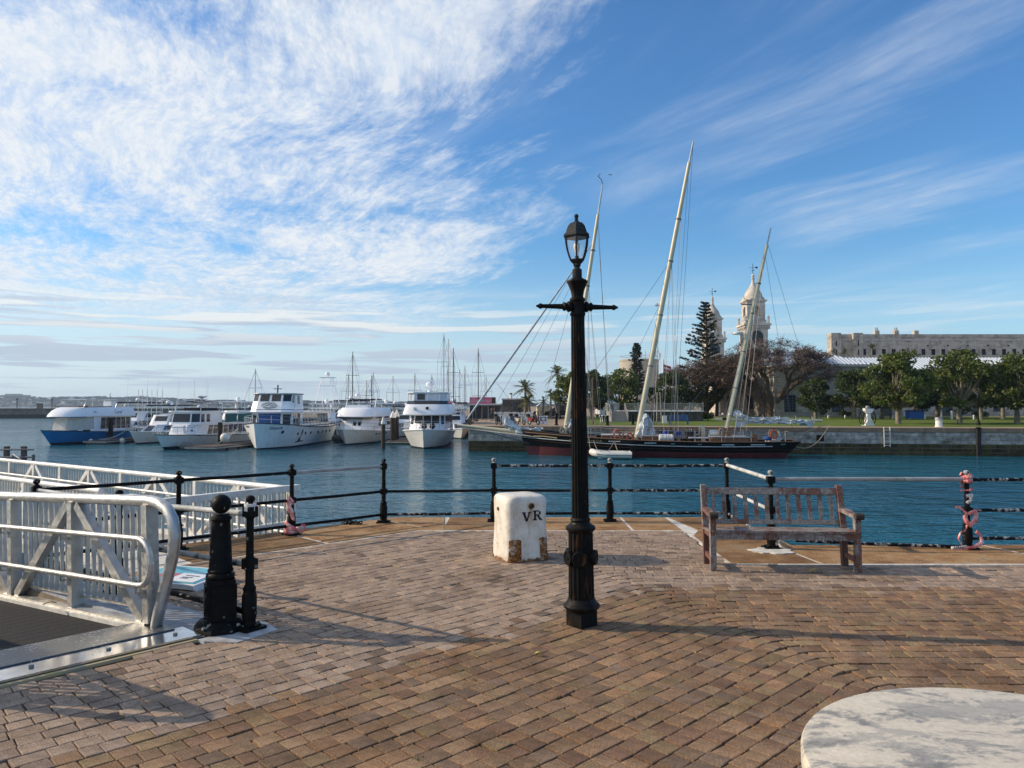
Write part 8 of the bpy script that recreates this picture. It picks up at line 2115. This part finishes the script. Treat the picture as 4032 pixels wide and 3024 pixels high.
for u, lb in ((63, 'slim dark lamp post on the breakwater left end'), (201, 'slim dark lamp post on the breakwater behind the blue boat')):
    q = D(u, 1612, 259); t = thing('breakwater_lamp', lb.replace(' left end', ' by the open water'), 'lamp post', (q.x, 259.5, WZ + 3.3)); hh = D(u, 1570, 259).z - (WZ + 3.3)
    MB().ring([(0, 0, 0), (0, 0, hh - .4)], .13, 6).build('column', BK, t); MB().lathe([(.12, hh - .5), (.34, hh - .1), (.1, hh + .1)], 6).build('lantern', BK, t)
q = D(157, 1612, 262); t = thing('breakwater_hut', 'small grey hut on the breakwater', 'hut', (q.x, 262, WZ + 3.3)); MB().bb(-.8, .8, -.5, .5, 0, 1.6).build('wall', M['breakwater_stone'], t); MB().bb(-.9, .9, -.6, .6, 1.6, 1.75).build('roof', M['grey_steel'], t)
q = D(938, 1612, 262); t = thing('harbour_light', 'white harbour light tower with dark red lantern on the breakwater', 'lighthouse', (q.x, 262, WZ + 3.0)); hh = D(0, 1581, 262).z - (WZ + 3.0)
MB().lathe([(1.15, 0), (1.0, hh - 1.0), (1.25, hh - .9), (1.25, hh - .7)], 14).build('tower', M['white_cap'], t, 40); mat('light_red', (.16, .025, .03), None, 4, .5); MB().lathe([(.7, hh - .7), (.7, hh - .1), (.8, hh), (.15, hh + .6), (.05, hh + 1.0)], 10).build('lantern', M['light_red'], t, 40)
mat('far_green', (.022, .034, .020), (.012, .018, .012), .035, .95, coord='Object'); mat('far_white', (.48, .47, .45), (.38, .37, .35), .05, .8)
def hills():
    rnd = random.Random(15); YH = 2600; xs = [(-2600 + i * 22) for i in range(210)]
    def top(x):
        u = 2016 + x / YH * FPX
        base = [(-2000, 1584), (-300, 1582), (0, 1571), (60, 1562), (150, 1566), (230, 1572), (330, 1566), (430, 1564), (520, 1570), (620, 1566), (720, 1576), (800, 1574), (900, 1580), (1000, 1586), (1200, 1583), (1400, 1584), (1600, 1585), (1850, 1590), (2000, 1592), (3500, 1592)]
        for (a, va), (c, vc) in zip(base[:-1], base[1:]):
            if a <= u <= c: v = va + (vc - va) * (u - a) / (c - a); break
        else: v = 1590
        z = D(0, v, YH).z
        return max(3, z + 5.5 * noise.noise(Vector((x * .012, 0, 0))) + 4 * noise.noise(Vector((x * .05, 3, 0))))
    mb = MB(); rows = 6
    for x in xs:
        tz_ = top(x)
        for r in range(rows):
            f = r / (rows - 1); z = (WZ + 1) + (tz_ - WZ - 1) * (math.sin(f * math.pi / 2)) + (noise.noise(Vector((x * .03, f * 5, 1))) * 5 * f * (1 - f) * 2)
            mb.v.append(Vector((x, YH - 380 + 380 * f, z)))
        mb.v.append(Vector((x, YH + 500, 0)))
    w = rows + 1; mb.f = [(i * w + j, (i + 1) * w + j, (i + 1) * w + j + 1, i * w + j + 1) for i in range(len(xs) - 1) for j in range(rows)]
    o = mb.build('hills', M['far_green'], None, 80); tag(o, 'distant wooded hills dotted with white houses across the sound', 'hills', kind='structure')
    fu = MB()                                  # treetops roughening slope and skyline
    for i in range(4200):
        x = rnd.uniform(-1900, 200); f = rnd.random() ** .6; z = (WZ + 1) + (top(x) - WZ - 1) * math.sin(f * math.pi / 2); y = YH - 380 + 380 * f; s = rnd.uniform(5, 10)
        fu.add([(x - s, y - 2, z - 3), (x + s, y - 2, z - 3), (x + s * .5, y - 1, z + s * .42), (x - s * .5, y - 1, z + s * .42), (x, y + s, z - 3)], [(0, 1, 2, 3), (1, 4, 2), (4, 0, 3), (3, 2, 4)])
    me = bpy.data.meshes.new('far_treetops'); me.from_pydata([tuple(p) for p in fu.v], [], fu.f); tag(link('far_treetops', me, M['far_green']), 'wooded treetops on the distant hills', 'trees', kind='stuff')
    hm = MB().bb(-8, 8, -5, 5, -4, 4.5).frustum([Vector((-9, -6, 4.5)), Vector((9, -6, 4.5)), Vector((9, 6, 4.5)), Vector((-9, 6, 4.5))], [Vector((-5, -1, 8)), Vector((5, -1, 8)), Vector((5, 1, 8)), Vector((-5, 1, 8))]).mesh('house'); hm.materials.append(M['far_white'])
    for i in range(95):
        x = rnd.uniform(-1850, -120); f = rnd.uniform(.12, .72); z = (WZ + 1) + (top(x) - WZ - 1) * math.sin(f * math.pi / 2); o = link('hillside_house', hm, None, None, (x, YH - 380 + 380 * f - 8, z), rnd.uniform(-.3, .3)); k = rnd.uniform(.35, .75); o.scale = (k * rnd.uniform(.8, 1.5), k, k); tag(o, 'tiny white house on the distant wooded hillside', 'house', 'white houses dotted over the distant hills')
    q = D(60, 1560, YH + 20); o = MB().bb(-48, 48, -10, 10, -14, 4).bb(-30, 20, -9, 9, 4, 8).build('hilltop_block', M['breakwater_stone'], None, False, (q.x, YH + 20, q.z)); tag(o, 'long grey block on the crest of the distant hill', 'building')
    q = D(434, 1565, YH); o = MB().ring([(0, 0, -10), (0, 0, D(0, 1548, YH).z - q.z)], 1.3, 5).build('radio_mast', M['grey_steel'], None, False, (q.x, YH, q.z)); tag(o, 'thin radio mast on the distant ridge', 'mast')
hills()
# air between the viewer and the far shore
hz = MB().bb(-3200, 3200, -400, 3400, -5.5, 75).mesh('haze'); hm_ = bpy.data.materials.new('haze'); hm_.use_nodes = True; nt = hm_.node_tree; nt.nodes.clear(); ou = nt.nodes.new('ShaderNodeOutputMaterial'); pv_ = nt.nodes.new('ShaderNodeVolumePrincipled')
pv_.inputs['Color'].default_value = (.62, .78, .97, 1); pv_.inputs['Density'].default_value = .00015; pv_.inputs['Anisotropy'].default_value = .3; nt.links.new(pv_.outputs[0], ou.inputs['Volume'])
tag(link('haze', hz, hm_), 'thin sea haze over the sound', 'haze', kind='stuff')
